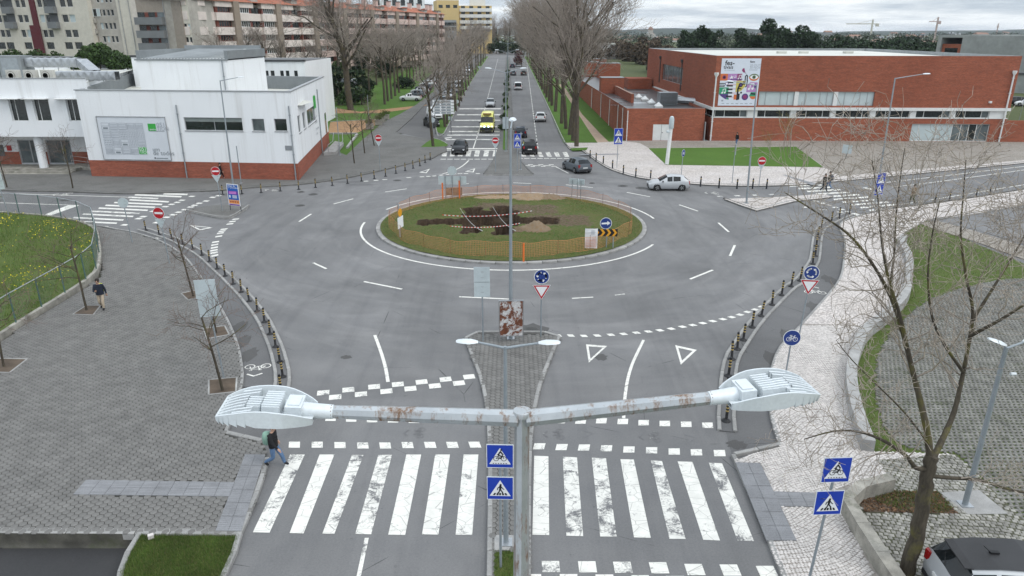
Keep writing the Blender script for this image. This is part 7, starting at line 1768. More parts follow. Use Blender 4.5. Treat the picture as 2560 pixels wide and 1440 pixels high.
# blue poster frame on the left traffic island
b = P(590, 527, PZ); t = thing('poster_stand', 'standing poster frame in blue, violet and orange on the left traffic island', 'poster stand', b, R(-22)); zt_ = PD(586, 460, b.y).z - PZ
for x in (-.55, .55): mb = MB(); mb.tube([(x, 0, 0), (x, 0, zt_)], .035, 6); mb.build('leg', FRAME_DK, t)
mb = MB(); mb.box((0, -.05, (zt_ + .45) / 2), (1.2, .03, zt_ - .45)); mb.build('frame', SWHITE, t)
pn = Panel((0, -.066, .45), (1, 0, 0), (0, 0, 1), (0, -1, 0)); hh = zt_ - .45; mb = MB()
pn.rect(mb, -.54, hh * .27, .54, hh * .97, 0, .003); pn.rect(mb, -.54, 0.02, .54, hh * .07, 1, .003); pn.rect(mb, -.54, hh * .09, .54, hh * .27, 2, .003); pn.rect(mb, -.5, hh * .52, .5, hh * .68, 1, .006)
for u, v, s_ in ((-.48, .88, 'festas de'), (-.48, .80, 'S. Goncalinho')): pn.text(mb, u, v * hh, s_, .22, 3, .008)
for k in range(2): pn.line(mb, [(-.4, hh * (.62 - .06 * k)), (.3, hh * (.64 - .06 * k))], .09, 4, .009)
for k in range(5): pn.line(mb, [(-.1, hh * (.48 - .03 * k)), (.35, hh * (.48 - .03 * k))], .03, 3, .008)
pn.rect(mb, -.45, hh * .36, -.3, hh * .48, 3, .008)
for k in range(4): pn.disc(mb, -.35 + k * .24, hh * .19, .09, 5, .007, 10); pn.disc(mb, -.35 + k * .24, hh * .235, .04, 6, .008, 10)
mb.build('print', [ink('poster_blue', (.02, .11, .42)), ink('poster_violet', (.16, .04, .32)), ink('poster_orange', (.75, .30, .10)), I_WHITE, ink('poster_pink', (.60, .22, .62)), ink('poster_rust', (.40, .10, .04)), ink('skin_print', (.62, .40, .26))], t)
# speed camera pillar, bare poles
b = P(1667, 411, PZ); t = thing('camera_pillar', 'tall white pillar with a capsule head on the lawn before the annex', 'camera pillar', b); zt_ = PD(1680, 293, b.y).z; z1_ = PD(1680, 325, b.y).z; lx = PD(1679, 305, b.y).x - b.x
mb = MB(); mb.tube([(0, 0, 0), (lx * .9, 0, z1_)], [.21, .20], 12); mb.build('pillar', WHITE_TRIM, t, smooth=40); mb = MB(); mb.lathe([(.21, z1_), (.28, z1_ + .12), (.28, zt_ - .4), (.22, zt_ - .1), (.08, zt_)], 14, (lx, 0, 0)); mb.build('capsule', BACK, t, smooth=40)
mb = MB(); mb.lathe([(.17, z1_ - .4), (.2, z1_ - .25), (.1, z1_ - .15)], 10, (lx * .8 - .3, -.1, 0)); mb.build('lens_housing', BACK, t)
for px, py, yt, lab in ((603, 458, 365, 'thin bare grey pole by the white building'), (850, 388, 268, 'thin white pole beside the orange path'), (851 + 72, 308, 240, 'thin white pole on the park lawn edge'), (1302, 424, 330, 'thin grey pole on the far splitter island')):
    b = P(px, py, PZ); t = thing('bare_pole', lab, 'pole', b); mb = MB(); mb.tube([(0, 0, 0), (0, 0, PD(px, yt, b.y).z - PZ)], .05, 8); mb.build('shaft', POLE, t, smooth=40); mb = MB(); mb.box((0, 0, .015), (.26, .26, .03)); mb.build('base_plate', GALV, t)
# ---- bollards
RUB = simple('black_rubber', (.018, .018, .02), .6, var=.2, vary=.2); AMB = simple('yellow_band', (.45, .33, .12), .6, var=.2)
bo = thing('bollard', 'proto', 'bollard', (0, 0, 0)); mb = MB(); mb.lathe([(.17, 0), (.15, .03), (.075, .07), (.055, .11), (.052, .80), (.045, .84), (.01, .845)], 12); mb.build('post', RUB, bo, smooth=40)
for z in (.42, .55, .68): mb = MB(); mb.lathe([(.054, z), (.0555, z + .004), (.0555, z + .051), (.054, z + .055)], 12); mb.build('reflective_band', AMB, bo, smooth=40)
bo2 = thing('bollard', 'proto', 'bollard', (0, 0, 0)); mb = MB(); mb.lathe([(.09, 0), (.07, .05), (.065, .85), (.05, .93), (.01, .94)], 12); mb.build('post', simple('dark_iron', (.02, .024, .03), .5, .3), bo2, smooth=40)
for z in (.68,): mb = MB(); mb.lathe([(.067, z), (.069, z + .005), (.069, z + .08), (.067, z + .085)], 12); mb.build('reflective_band', AMB, bo2, smooth=40)
def row(proto, pts, tmpl, group, z=.05, lean=.0, sc=1.0):
    first = True; n = len(pts)
    for i, (px, py) in enumerate(pts):
        b = P(px, py, z); lab = tmpl % ORD[i]
        if first and not proto.get('used'): o = proto; o.location = b; o['label'] = lab; o['group'] = group; proto['used'] = 1; first = False
        else: o = copy_thing(proto, b, random.uniform(0, 6), lab, group)
        o.rotation_euler = (random.gauss(0, lean), random.gauss(0, lean), random.uniform(0, 6)); o.scale = (sc, sc, sc * random.uniform(.97, 1.03))
row(bo, L_BOL[::-1], 'black bollard with yellow bands by the left cycle path, %s from the near end', 'bollards along the left cycle path', lean=.03, sc=.94)
row(bo, R_BOL, 'black bollard with yellow bands by the right cycle path, %s from the near end', 'bollards along the right cycle path', lean=.03, sc=1.05)
row(bo, [(1076, 400), (1063, 407), (1050, 415), (1033, 421), (1013, 427), (990, 434), (964, 441), (936, 447), (904, 453), (869, 459), (831, 464), (789, 469), (747, 474), (701, 478), (653, 482), (605, 485), (557, 487)], 'black and yellow bollard before the white building, %s from the avenue', 'bollards before the white building', z=0, lean=.02, sc=1.05)
row(bo2, [(1475, 396), (1490, 404), (1508, 411), (1531, 423), (1558, 436), (1589, 444), (1626, 449), (1751, 466), (1797, 470), (1842, 472), (1881, 472), (1916, 472)], 'dark bollard at the limestone pavement kerb, %s from the avenue', 'dark bollards along the limestone kerb', z=0, sc=1.05)
row(bo2, [(2337, 508), (2373, 502), (2440, 491), (2474, 487)], 'short dark bollard on the far white pavement, %s from the crossing', 'dark bollards on the far white pavement', z=PZ, sc=.85)
# ---- low walls
def wall_thing(name, label, path, w, h, mat, z=PZ, step=1.3, cat='low wall', piece='wall_block'):
    t = thing(name, label, cat, (0, 0, 0)); pts = resample(path, step)
    a, b = offset_path(pts, w / 2), offset_path(pts, -w / 2)
    for i in range(len(pts) - 1):
        e = .004; la, lb = Vector(a[i]), Vector(a[i + 1]); ra, rb = Vector(b[i]), Vector(b[i + 1])
        mb = MB(); mb.prism([tuple(la.lerp(lb, e)), tuple(la.lerp(lb, 1 - e)), tuple(ra.lerp(rb, 1 - e)), tuple(ra.lerp(rb, e))], z - .2, z + h + random.uniform(-.006, .006)); mb.build(piece, mat, t)
    return t
wall_thing('curved_wall', 'long curved concrete bench wall along the limestone pavement', px_path([(2262, 590), (2252, 600), (2272, 640), (2272, 687), (2262, 737), (2218, 783), (2164, 825), (2139, 880), (2128, 930), (2136, 1000), (2165, 1092), (2172, 1108)], 4, .45), .42, .45, CONCRETE)
wall_thing('planter_wall', 'L-shaped weathered concrete wall around the leaf-strewn tree bed', [P2(2228, 1198, .5), P2(2104, 1228, .5), P2(2140, 1290, .5), P2(2195, 1375, .5), P2(2260, 1470, .5), P2(2320, 1560, .5)], .36, .5, CONC_OLD)
bed = sheet('tree_bed', PLANTER, PZ + .01, SOIL); blades('grass', PLANTER, 2600, .10, .008, [BL1, BL2, BL3], parent=bed, zf=lambda X, Y: np.full(len(X), PZ + .01), mask=lambda X, Y: (np.sin(X * 2.1) + np.sin(Y * 2.7 + 1) > .1), pick=[.6, .3, .1])
LEAF = simple('dead_leaf', (.20, .115, .065), .9, var=.35, scale=9)
blades('leaf_litter', PLANTER, 1500, .035, .05, LEAF, parent=bed, zf=lambda X, Y: np.full(len(X), PZ + .015), lean=1.5)
blades('leaf_litter', rl_poly, 2600, .03, .05, LEAF, mask=lambda X, Y: ~inside(GRID, X, Y) & (X < 24) & (Y < 38), zf=lambda X, Y: np.full(len(X), .04), lean=1.5)
# ---- fence on its plinth round the weedy plot
FP = [(-260, 520), (-90, 530), (0, 536), (50, 540), (106, 544), (155, 551), (201, 560), (238, 578), (247, 610), (250, 640), (243, 682), (217, 708), (165, 742), (107, 778), (43, 818), (-30, 868), (-120, 930), (-230, 1010)]
fpath = [P2(x, y, .12) for x, y in FP]
fw = wall_thing('plinth_wall', 'low mossy concrete plinth wall under the green mesh fence', smooth_path(fpath, 3), .22, .38, CONC_OLD, z=.0, step=1.6)
GREENP = simple('green_fence_post', (.085, .15, .135), .5, .2, var=.2, scale=3)
ft = thing('mesh_fence', 'rusty green wire mesh fence around the weedy plot at the left', 'fence', (0, 0, 0)); FH = 1.95
WIRE = simple('fence_wire', (.10, .13, .12), .5, .4)
for x, y in fpath: mb = MB(); mb.tube([(x, y, .3), (x, y, FH)], .038, 8); mb.build('post', GREENP, ft, smooth=40)
for a, b in zip(fpath, fpath[1:]):
    mb = MB(); mb.tube([(*a, FH - .03), (*b, FH - .03)], .026, 6); mb.build('top_rail', GALV, ft, smooth=40)
    L = math.hypot(b[0] - a[0], b[1] - a[1]); n_ = max(4, int(L / .10)); mb = MB(); dz = FH - .5
    if a[1] < 60:
        for k in range(n_):
            for (s0, s1) in ((0, 1), (1, 0)):
                k2 = min(n_, k + int(dz / .10)); 
                p0 = Vector((a[0] + (b[0] - a[0]) * k / n_, a[1] + (b[1] - a[1]) * k / n_, .42 + dz * s0)); p1 = Vector((a[0] + (b[0] - a[0]) * k2 / n_, a[1] + (b[1] - a[1]) * k2 / n_, .42 + dz * (s0 + (s1 - s0) * (k2 - k) / max(1, int(dz / .10)))))
                mb.tube([p0, p1], .0022, 3, cap=False)
        mb.build('wire_mesh', WIRE, ft)['kind'] = 'stuff'
PLOT_L = fpath + [(-45, 22), (-45, 62)]
gxx, gyy = np.meshgrid(np.linspace(-44, -14, 70), np.linspace(20, 62, 90))
zz2 = .30 + .25 * np.clip((-gxx - 19) / 10, 0, 1) + .05 * wob(gxx, gyy, .9, 2)
plot = sheet('weedy_plot', [(x, y) for x, y in PLOT_L], .30, GRASS_ROUGH)
def plot_z(X, Y): return np.full(len(X), .30)
blades('grass', PLOT_L, 110000, .22, .012, [BL1, BL2, BL3], parent=None, zf=plot_z, pick=[.68, .22, .10], mask=lambda X, Y: (Y < 60) & (np.sin(X * 1.7) * np.sin(Y * 1.3 + X) + rng.normal(0, .6, len(X)) > -.5))
blades('flowers', PLOT_L, 10000, .05, .045, FLOWER, zf=lambda X, Y: .30 + rng.uniform(.14, .3, len(X)), mask=lambda X, Y: (np.sin(X * 1.1 + 1) + np.sin(Y * .8 + X * .4) + rng.normal(0, .5, len(X)) > .5) & (Y < 58), lean=2)
# ---- orange safety netting round the island
ORANGE = NM('orange_netting', .7); ORANGE.color((.62, .27, .12)); ORANGE = ORANGE.mat; ORPOST = simple('orange_post', (.70, .16, .03), .6)
nt = thing('safety_netting', 'orange plastic safety netting around the dug-up roundabout', 'safety netting', (0, 0, 0))
RN = ISR - .95; NH = .98; segs_ = 24; per = 44
V, F = [], []
def ring_pt(a): r_ = RN + .12 * math.sin(a * 12); return ISL.x + r_ * math.cos(a), ISL.y + r_ * math.sin(a)
def band(a0, a1, z0, z1):
    x0, y0 = ring_pt(a0); x1, y1 = ring_pt(a1); k = len(V); V.extend([(x0, y0, z0), (x1, y1, z0), (x1, y1, z1), (x0, y0, z1)]); F.append((k, k + 1, k + 2, k + 3))
NV = 540
for i in range(NV):
    a = 2 * math.pi * i / NV; sag = .10 * (math.sin(a * 12) ** 2) + .05 * math.sin(a * 5); w_ = 2 * math.pi / NV * .07
    band(a - w_, a + w_, .2, .2 + NH - sag)
for i in range(380):
    a0, a1 = 2 * math.pi * i / 380, 2 * math.pi * (i + 1) / 380; sag = .10 * (math.sin(a0 * 12) ** 2) + .05 * math.sin(a0 * 5)
    for k in range(9): z = .2 + (NH - sag) * k / 8; band(a0, a1, z - (.005 if k not in (0, 8) else .012), z + (.005 if k not in (0, 8) else .012))
link('netting', np_mesh('netting', V, F, ORANGE), nt)['kind'] = 'stuff'
for i in range(24): a = 2 * math.pi * (i + .3) / 24; x, y = ring_pt(a); mb = MB(); mb.tube([(x, y, .1), (x + random.gauss(0, .04), y + random.gauss(0, .04), 1.25)], .012, 5); mb.build('steel_rod', RUST_M, nt)
for px, py, hgt in ((1309, 652, 1.25), (1149, 497, 1.7), (1107, 497, 1.5)): b = P(px, py, .18); mb = MB(); mb.box((b.x, b.y, .1 + hgt / 2), (.12, .06, hgt)); mb.build('marker_post', ORPOST, nt)
# red and white barrier tape over the trench
TAPE_R, TAPE_W = ink('tape_red', (.55, .06, .04)), ink('tape_white', (.74, .74, .74))
for (a, b, sag, lab) in (((1105, 537), (1330, 527), .25, 'red and white tape across the pit, upper run'), ((1125, 565), (1300, 558), .2, 'red and white tape across the pit, lower run'), ((1150, 520), (1207, 577), .3, 'slack white tape slanting over the pit, left one'), ((1232, 517), (1290, 577), .3, 'slack white tape slanting over the pit, right one')):
    A, B = P(*a, .9), P(*b, .9); mb = MB(); n_ = 44
    f = lambda t: A.lerp(B, t) - Vector((0, 0, sag * 4 * t * (1 - t)))
    for k in range(n_): p, q = f(k / n_), f((k + 1) / n_); mb.face([p - Vector((0, 0, .028)), q - Vector((0, 0, .028)), q + Vector((0, 0, .028)), p + Vector((0, 0, .028))], k % 2 if 'red' in lab else 1)
    o = mb.build('barrier_tape', [TAPE_R, TAPE_W]); tag(o, lab, 'barrier tape', 'tapes over the pit')
# concrete planters along the park, handrail at the white building
b0 = P(950, 307, PZ); pl_p = None
for i, (px, py) in enumerate(((925, 322), (947, 312), (955, 305), (965, 298))):
    b = P(px, py, PZ); t = thing('flower_planter', 'square concrete planter with a clipped bush, %s from the white building' % ORD[i], 'planter', b, 0, 'planters along the park edge'); mb = MB(); mb.box((0, 0, .35), (1.0, 1.0, .7)); mb.box((0, 0, .72), (1.1, 1.1, .08)); mb.build('tub', CONC_OLD, t)
    Vb = rng.normal(0, .3, (220, 3)) * [1, 1, .6] + [0, 0, 1.1]; tri_ = (Vb[:, None, :] + rng.normal(0, .09, (220, 3, 3))).reshape(-1, 3); link('bush', np_mesh('bush', tri_, np.arange(660).reshape(-1, 3), GRASS_ROUGH), t)
b = P(842, 372, PZ); t = thing('handrail', 'curved steel handrail with a pale ramp at the side of the white building', 'handrail', (0, 0, 0))
p0, p1 = P(822, 390, PZ), P(858, 350, PZ); mb = MB(); q_ = [P(810, 392), P(840, 390), P(860, 366), P(838, 362)]; mb.prism([(p.x, p.y) for p in q_], .1, .5); mb.build('ramp', CONCRETE, t)
for d in (0, 1.2):
    mb = MB(); mb.tube([(p0.x + d, p0.y, .5), (p0.x + d, p0.y, 1.4), (p0.x + d, p0.y + 2.5, 1.5), (p1.x + d - 1, p1.y - 1, 1.2), (p1.x + d - 1, p1.y - 1, .3)], .04, 6); mb.build('rail', GALV, t)
# loose bits
for px, py, s_, lab in ((378, 1345, .12, 'pale broken stone on the corner grass'),):
    b = P(px, py, .12); mb = MB(); mb.box((0, 0, .06), (s_ * 1.3, s_, s_), .5); o = mb.build('stone', CALC, loc=b); tag(o, lab, 'stone')
# ================================================================ trees
def bark(name, col, moss=0.0):
    m = NM(name, .95, 0, .2); co = m.coord(); a = m.noise(m.mapping(co, (5, 5, 1.2)), 2.0, 6, .7); b = m.noise(co, 1.3, 5, .6)
    c = m.mix(m.ramp(a, .3, .7), scale_c(col, .55), scale_c(col, 1.4))
    if moss: c = m.mix(m.math('MULTIPLY', m.ramp(b, .5, .64), moss), c, (.16, .15, .035))
    m.color(c).bump(a, .5, .02); return m.mat
BARK = bark('tree_bark', (.085, .070, .055), .25); TWIG = bark('twig_bark', (.29, .25, .215)); BARK_FG = bark('lichen_bark', (.068, .058, .044), .55); TWIG_FG = bark('pale_twig', (.33, .285, .24), .2)
def grow(out, p, d, L, r, lev, cfg, rnd):
    k = 5 if lev == 0 else (4 if lev == 1 else (3 if lev < cfg['max'] else 2)); pts = [p]; ds = [d]; r1 = r * (cfg['taper'] if lev else .62)
    for i in range(k):
        j = Vector((rnd.gauss(0, 1), rnd.gauss(0, 1), rnd.gauss(0, 1))) * cfg['curl'] * (cfg.get('c0', .35) if lev == 0 else 1)
        d = (d + j + Vector((0, 0, cfg['up'] * (0 if lev == 0 else 1)))).normalized(); q = p + d * (L / k)
        out.append((p, q, r + (r1 - r) * i / k, r + (r1 - r) * (i + 1) / k, lev)); p = q; pts.append(p); ds.append(d)
    if lev >= cfg['max']: return
    n = cfg['n'][lev]
    for i in range(n):
        t = cfg['bare'] + (1 - cfg['bare']) * (i + rnd.random()) / n if lev == 0 else .22 + .78 * (i + rnd.random()) / n
        x = min(.999, t) * k; i0 = int(x); b = pts[i0].lerp(pts[i0 + 1], x - i0); dd = ds[min(i0 + 1, k)]
        s_ = dd.orthogonal().normalized(); s_.rotate(Matrix.Rotation(rnd.uniform(0, 6.283), 3, dd)); a = R(rnd.uniform(*cfg['ang'])) 
        nd = (dd * math.cos(a) + s_ * math.sin(a)).normalized(); rr_ = (r + (r1 - r) * t)
        grow(out, b, nd, L * rnd.uniform(*cfg['len']) * (1.15 - .45 * t if lev == 0 else 1), max(cfg['tw'], rr_ * rnd.uniform(.42, .62)), lev + 1, cfg, rnd)
def seg_mesh(name, segs, n, mat, tw=.0):
    A = np.array([s[0] for s in segs]); B = np.array([s[1] for s in segs]); ra = np.maximum(np.array([s[2] for s in segs]), tw)[:, None, None]; rb = np.maximum(np.array([s[3] for s in segs]), tw)[:, None, None]
    D = B - A; D /= np.linalg.norm(D, axis=1, keepdims=True) + 1e-9; ref = np.where(np.abs(D[:, 2:3]) < .9, [[0, 0, 1.]], [[1., 0, 0]]); U = np.cross(D, ref); U /= np.linalg.norm(U, axis=1, keepdims=True); W = np.cross(D, U)
    a = np.arange(n) * 2 * np.pi / n; o = U[:, None] * np.cos(a)[None, :, None] + W[:, None] * np.sin(a)[None, :, None]
    V = np.concatenate([A[:, None] + o * ra, B[:, None] + o * rb], 1).reshape(-1, 3); i = np.arange(n)
    F = np.stack([i, (i + 1) % n, n + (i + 1) % n, n + i], -1)[None] + (np.arange(len(segs)) * 2 * n)[:, None, None]
    return np_mesh(name, V, F.reshape(-1, 4), mat, smooth=n > 4)
def bare_meshes(seed, H_, r, cfg, bk=None, tg=None):
    out = []; rnd = random.Random(seed); grow(out, Vector((0, 0, -.1)), Vector((rnd.gauss(0, .03), rnd.gauss(0, .03), 1)).normalized(), H_, r, 0, cfg, rnd)
    return seg_mesh('trunk', [s for s in out if s[4] <= 1], 7, bk or BARK), seg_mesh('crown', [s for s in out if s[4] > 1], 3, tg or TWIG, cfg['tw'])
TALL = dict(max=4, n=(13, 7, 6, 4), bare=.30, ang=(20, 48), len=(.40, .62), curl=.11, up=.10, taper=.45, tw=.014)
VASE = dict(max=4, n=(9, 6, 5, 4), bare=.55, ang=(26, 60), len=(.38, .60), curl=.17, up=.08, taper=.45, tw=.012)
SMALL = dict(c0=.12, max=3, n=(8, 5, 4), bare=.5, ang=(35, 70), len=(.42, .7), curl=.2, up=.06, taper=.4, tw=.0055)
V_TALL = [bare_meshes(s, 14.5, .30, TALL) for s in (1, 2, 3, 4)]
V_VASE = [bare_meshes(s, 8.2, .20, VASE) for s in (11, 12, 13)]
V_SMALL = [bare_meshes(s, 3.1, .052, SMALL, BARK_FG, bark('reddish_twig', (.17, .125, .105))) for s in (21, 22, 23)]
def tree(name, label, loc, meshes, sc, rz, group=None, cat='tree', lean=(0, 0), sz=1.0):
    t = thing(name, label, cat, loc, rz, group); t.scale = (sc, sc, sc * sz); t.rotation_euler[0], t.rotation_euler[1] = lean
    for n_, me in zip(('trunk', 'crown'), meshes): link(n_, me, t)
    return t
def gz(px, py, z=.1):
    p = P(px, py, z); return Vector((p.x, p.y, max(p.z, hz(p.x, p.y) + .02)))
rt = random.Random(5)
for i, (px, py) in enumerate([(1441, 366), (1432, 352), (1424, 337), (1415, 322), (1404, 309), (1388, 279), (1380, 264), (1373, 254), (1366, 244), (1361, 234), (1356, 224), (1351, 215), (1347, 206), (1343, 198), (1339, 190), (1335, 182), (1331, 174), (1327, 166), (1323, 158), (1318, 150)]):
    tree('bare_tree', 'tall bare tree in the right avenue row, %s from the roundabout' % ORD[i], gz(px, py), V_TALL[i % 4], rt.uniform(.92, 1.08), rt.uniform(0, 6), 'bare trees along the right of the avenue', lean=(rt.gauss(0, .03), rt.gauss(0, .03)))
for i, (px, py) in enumerate([(1113, 318), (1118, 310), (1126, 299), (1132, 287), (1140, 277), (1147, 265), (1153, 252), (1160, 238), (1166, 225), (1172, 214), (1178, 203), (1184, 193), (1190, 183), (1196, 173), (1202, 164), (1208, 155), (1213, 147)]):
    tree('bare_tree', 'bare tree on the grass strip left of the avenue, %s from the roundabout' % ORD[i], gz(px, py), V_VASE[i % 3], rt.uniform(.95, 1.15) * (1 + .02 * i), rt.uniform(0, 6), 'bare trees on the grass strip', lean=(rt.gauss(0, .04), rt.gauss(0, .04)))
for i, (px, py) in enumerate([(962, 260), (970, 252), (979, 246), (988, 239), (998, 231), (1008, 220), (1017, 215), (1026, 211), (1035, 206), (1042, 201), (1050, 196), (1060, 190), (1072, 182), (1085, 174), (1098, 166), (1112, 158)]):
    tree('bare_tree', 'bare tree between park lawn and angled parked cars, %s from the roundabout' % ORD[i], gz(px, py), V_VASE[(i + 1) % 3], rt.uniform(1.15, 1.4), rt.uniform(0, 6), 'bare trees along the car park')
p = gz(877, 274); tree('bare_tree', 'huge old bare tree with a thick trunk on the park lawn', p, bare_meshes(77, 17.5, .62, dict(VASE, bare=.36, n=(15, 8, 6, 4), len=(.45, .68), tw=.016)), 1.0, 2.0)
tree('bare_tree', 'young bare tree with a bent trunk on the grass triangle', gz(1083, 366), V_VASE[1], 1.0, 1.0, lean=(0, -.10))
for i, (px, py, s_, l) in enumerate(((886, 408, 1.55, 'small bare street tree by the white building, nearest to the kerb'), (912, 383, 1.6, 'small bare street tree by the white building, middle of three'), (936, 364, 1.6, 'small bare street tree by the white building, nearest to the planters'), (182, 470, 1.45, 'small bare tree before the ramp of the white building'), (18, 468, 1.4, 'small bare tree before the cash machine at the left edge'),
    (484, 740, 1.22, 'small bare tree in the plaza bed beside the no entry sign'), (541, 833, .95, 'small bare tree in the plaza bed behind the blank sign backs'), (557, 976, 1.2, 'thin bare tree in the near plaza bed beside the cycle path'), (217, 776, 1.25, 'small bare tree in the plaza bed beside the walking man'), (10, 916, 1.1, 'small bare tree in the plaza bed cut by the left edge'))):
    tree('small_tree', l, gz(px, py, PZ), V_SMALL[i % 3], s_ * .93, rt.uniform(0, 6), lean=(rt.gauss(0, .04), rt.gauss(0, .05)))
def PH(px, Y): x = PD(px, 100, Y).x; return Vector((x, Y, hz(x, Y)))
for i, (px, Y) in enumerate(((545, 128), (600, 132), (655, 132), (700, 140), (745, 142), (790, 148), (935, 190), (960, 215), (840, 160), (915, 165), (990, 240), (1020, 250), (900, 205), (1050, 262), (1075, 280), (870, 185))):
    tree('bare_tree', 'bare tree before the pink terrace, %s from its left end' % ORD[i], PH(px, Y), V_VASE[i % 3], rt.uniform(1.0, 1.35), rt.uniform(0, 6), 'bare trees before the terrace')
# leafy clumps
def leaf_mat(name, c):
    m = NM(name, .8, 0, .25); k = m.island(); m.color(m.mix(k, scale_c(c, .45), scale_c(c, 1.6))); return m.mat
LV_DARK = leaf_mat('dark_foliage', (.022, .040, .018)); LV_MID = leaf_mat('evergreen_foliage', (.038, .068, .020)); LV_BROWN = leaf_mat('russet_foliage', (.075, .055, .036)); LV_YEL = leaf_mat('yellow_foliage', (.17, .15, .035)); LV_RED = leaf_mat('dark_red_foliage', (.07, .012, .014))
def clump_mesh(seed, lobes, n, leaf, mat, flat=.8):
    g = np.random.default_rng(seed); L_ = np.array(lobes, float); w = L_[:, 3] ** 2; c = g.choice(len(L_), n, p=w / w.sum()); d = g.normal(0, 1, (n, 3)); d /= np.linalg.norm(d, axis=1, keepdims=True)
    ctr = L_[c, :3] + d * (L_[c, 3] * g.uniform(.45, 1.06, n) ** .6)[:, None] * [1, 1, flat]
    a = g.normal(0, 1, (n, 3)); a /= np.linalg.norm(a, axis=1, keepdims=True); b = np.cross(a, g.normal(0, 1, (n, 3))); b /= np.linalg.norm(b, axis=1, keepdims=True); s_ = (leaf * g.uniform(.5, 1.3, n))[:, None]
    V = np.stack([ctr - a * s_, ctr + b * s_ * .6, ctr + a * s_, ctr - b * s_ * .6], 1).reshape(-1, 3); return np_mesh('crown', V, np.arange(n * 4).reshape(n, 4), mat)
def trunk_mesh(h, r): mb = MB(); mb.tube([(0, 0, -.5), (.1, 0, h * .5), (0, .1, h)], [r, r * .7, r * .3], 7); return mb.mesh('trunk', BARK, 50)
def lobes(seed, n, w, z0, z1, r): g = random.Random(seed); return [(g.gauss(0, w * .5), g.gauss(0, w * .5), z0 + (z1 - z0) * (i + .5) / n, r * g.uniform(.6, 1.15) * (1.15 - .5 * i / n)) for i in range(n)]
EV = [(trunk_mesh(12, .35), clump_mesh(s, lobes(s, 12, 3.4, 3, 16, 3.0), 3600, .50, LV_DARK)) for s in (1, 2, 3)]
RD = [(trunk_mesh(5, .3), clump_mesh(s, lobes(s, 11, 6.0, 2.5, 8.5, 3.2), 3600, .48, LV_DARK)) for s in (7, 8)]
BR = [(trunk_mesh(5, .2), clump_mesh(s, lobes(s, 9, 5.5, 1.5, 7, 2.4), 2600, .42, LV_BROWN)) for s in (9, 10)]
evs = [(1700, 250, .85), (1722, 240, .95), (1745, 262, .9), (1765, 235, 1.05), (1786, 250, .95), (1862, 245, .95), (1885, 262, .85), (1905, 250, .9), (1936, 240, 1.12), (1958, 255, 1.0), (1985, 245, .92), (2005, 240, 1.0), (2030, 255, .9)]
for i, (px, Y, s_) in enumerate(evs): tree('evergreen_tree', 'tall dark evergreen behind the brick hall, %s from its west end' % ORD[i], PH(px, Y) + Vector((0, 0, -3)), EV[i % 3], s_, rt.uniform(0, 6), 'dark evergreens behind the brick hall')
for i, (px, Y, s_) in enumerate([(2055, 250, 1.1), (2085, 270, 1.15), (2115, 250, 1.1), (2150, 262, 1.2), (2185, 255, 1.2), (2215, 270, 1.25), (2250, 255, 1.2), (2285, 262, 1.25), (2320, 250, 1.15), (1820, 262, .9), (1842, 270, .9), (2130, 290, 1.3), (2270, 300, 1.3)]):
    tree('evergreen_tree', 'broad dark round-headed tree behind the brick hall, %s from the left' % ORD[i], PH(px, Y) + Vector((0, 0, -2.5)), RD[i % 2], s_, rt.uniform(0, 6), 'broad dark trees behind the brick hall')
RUS = [(1640, 240, 1.1), (1662, 250, 1.2), (1684, 235, 1.1), (1600, 290, 1.2), (1570, 310, 1.1), (1545, 330, 1.2), (1520, 340, 1.1), (2095, 225, .9), (2170, 228, .9), (2235, 225, .9), (2300, 225, .95), (1830, 228, .8), (1500, 345, 1.1), (1480, 300, 1.0), (1620, 330, 1.3), (2020, 228, .8)]
for i, (px, Y, s_) in enumerate(RUS):
    tree('thicket_tree', 'low russet winter tree behind the brick hall, %s from the left' % ORD[sorted(RUS).index(RUS[i])], PH(px, Y) + Vector((0, 0, -1)), BR[i % 2], s_, rt.uniform(0, 6), 'russet winter trees at the field edge')
p = Vector((PD(247, 150, 104).x, 104, 4.6)); tree('evergreen_tree', 'round dark evergreen crown rising behind the roofs of the white building', p, (trunk_mesh(5, .3), clump_mesh(31, [(x, y, 5.2 + 1.3 * math.exp(-x * x / 6) * r_, 1.5) for x, y, r_ in [(-2.6, 0, 0), (-1.7, .6, .7), (-.8, -.4, 1), (0, .3, 1.2), (.8, -.2, 1), (1.6, .5, .8), (2.4, 0, .4), (3.1, .3, 0)]], 5200, .26, LV_MID)), 1.0, 0)
SHRUB = [(trunk_mesh(1.2, .12), clump_mesh(s, lobes(s, 7, 1.7, .7, 2.4, 1.0), 1500, .17, LV_MID if s < 43 else LV_DARK)) for s in (41, 42, 43)]
for i, (px, py, s_, l) in enumerate(((846, 262, 2.6, 'large dark laurel bush at the corner of the white building'), (925, 232, 1.25, 'dark twiggy shrub on the park lawn beneath the big tree'), (905, 262, 1.2, 'round green shrub right of the big trunk'), (868, 262, 1.1, 'yellowish shrub left of the big trunk'), (1000, 222, 1.1, 'low dark shrub under the car park trees'), (1015, 222, 1.0, 'low dark shrub beside the parked cars'), (850, 205, 1.2, 'small bare shrub on the park lawn behind the big tree'), (925, 190, 2.6, 'wide dark thicket in the middle of the park'), (955, 195, 2.2, 'dark thicket right of the wide one in the park'))):
    tree('shrub', l, gz(px, py, 0), SHRUB[2 if i in (0, 1, 4, 5, 7, 8) else i % 2], s_, rt.uniform(0, 6), cat='shrub')
for i, (px, Y) in enumerate(((5, 128), (35, 128), (65, 128), (95, 128), (118, 130))):
    p = PD(px, 152, Y); tree('shrub', 'olive hedge shrub before the cream flats, %s from the left edge' % ORD[i], Vector((p.x, Y, p.z - 1.5)), SHRUB[i % 2], 1.2, rt.uniform(0, 6), 'hedge shrubs before the cream flats', cat='shrub')
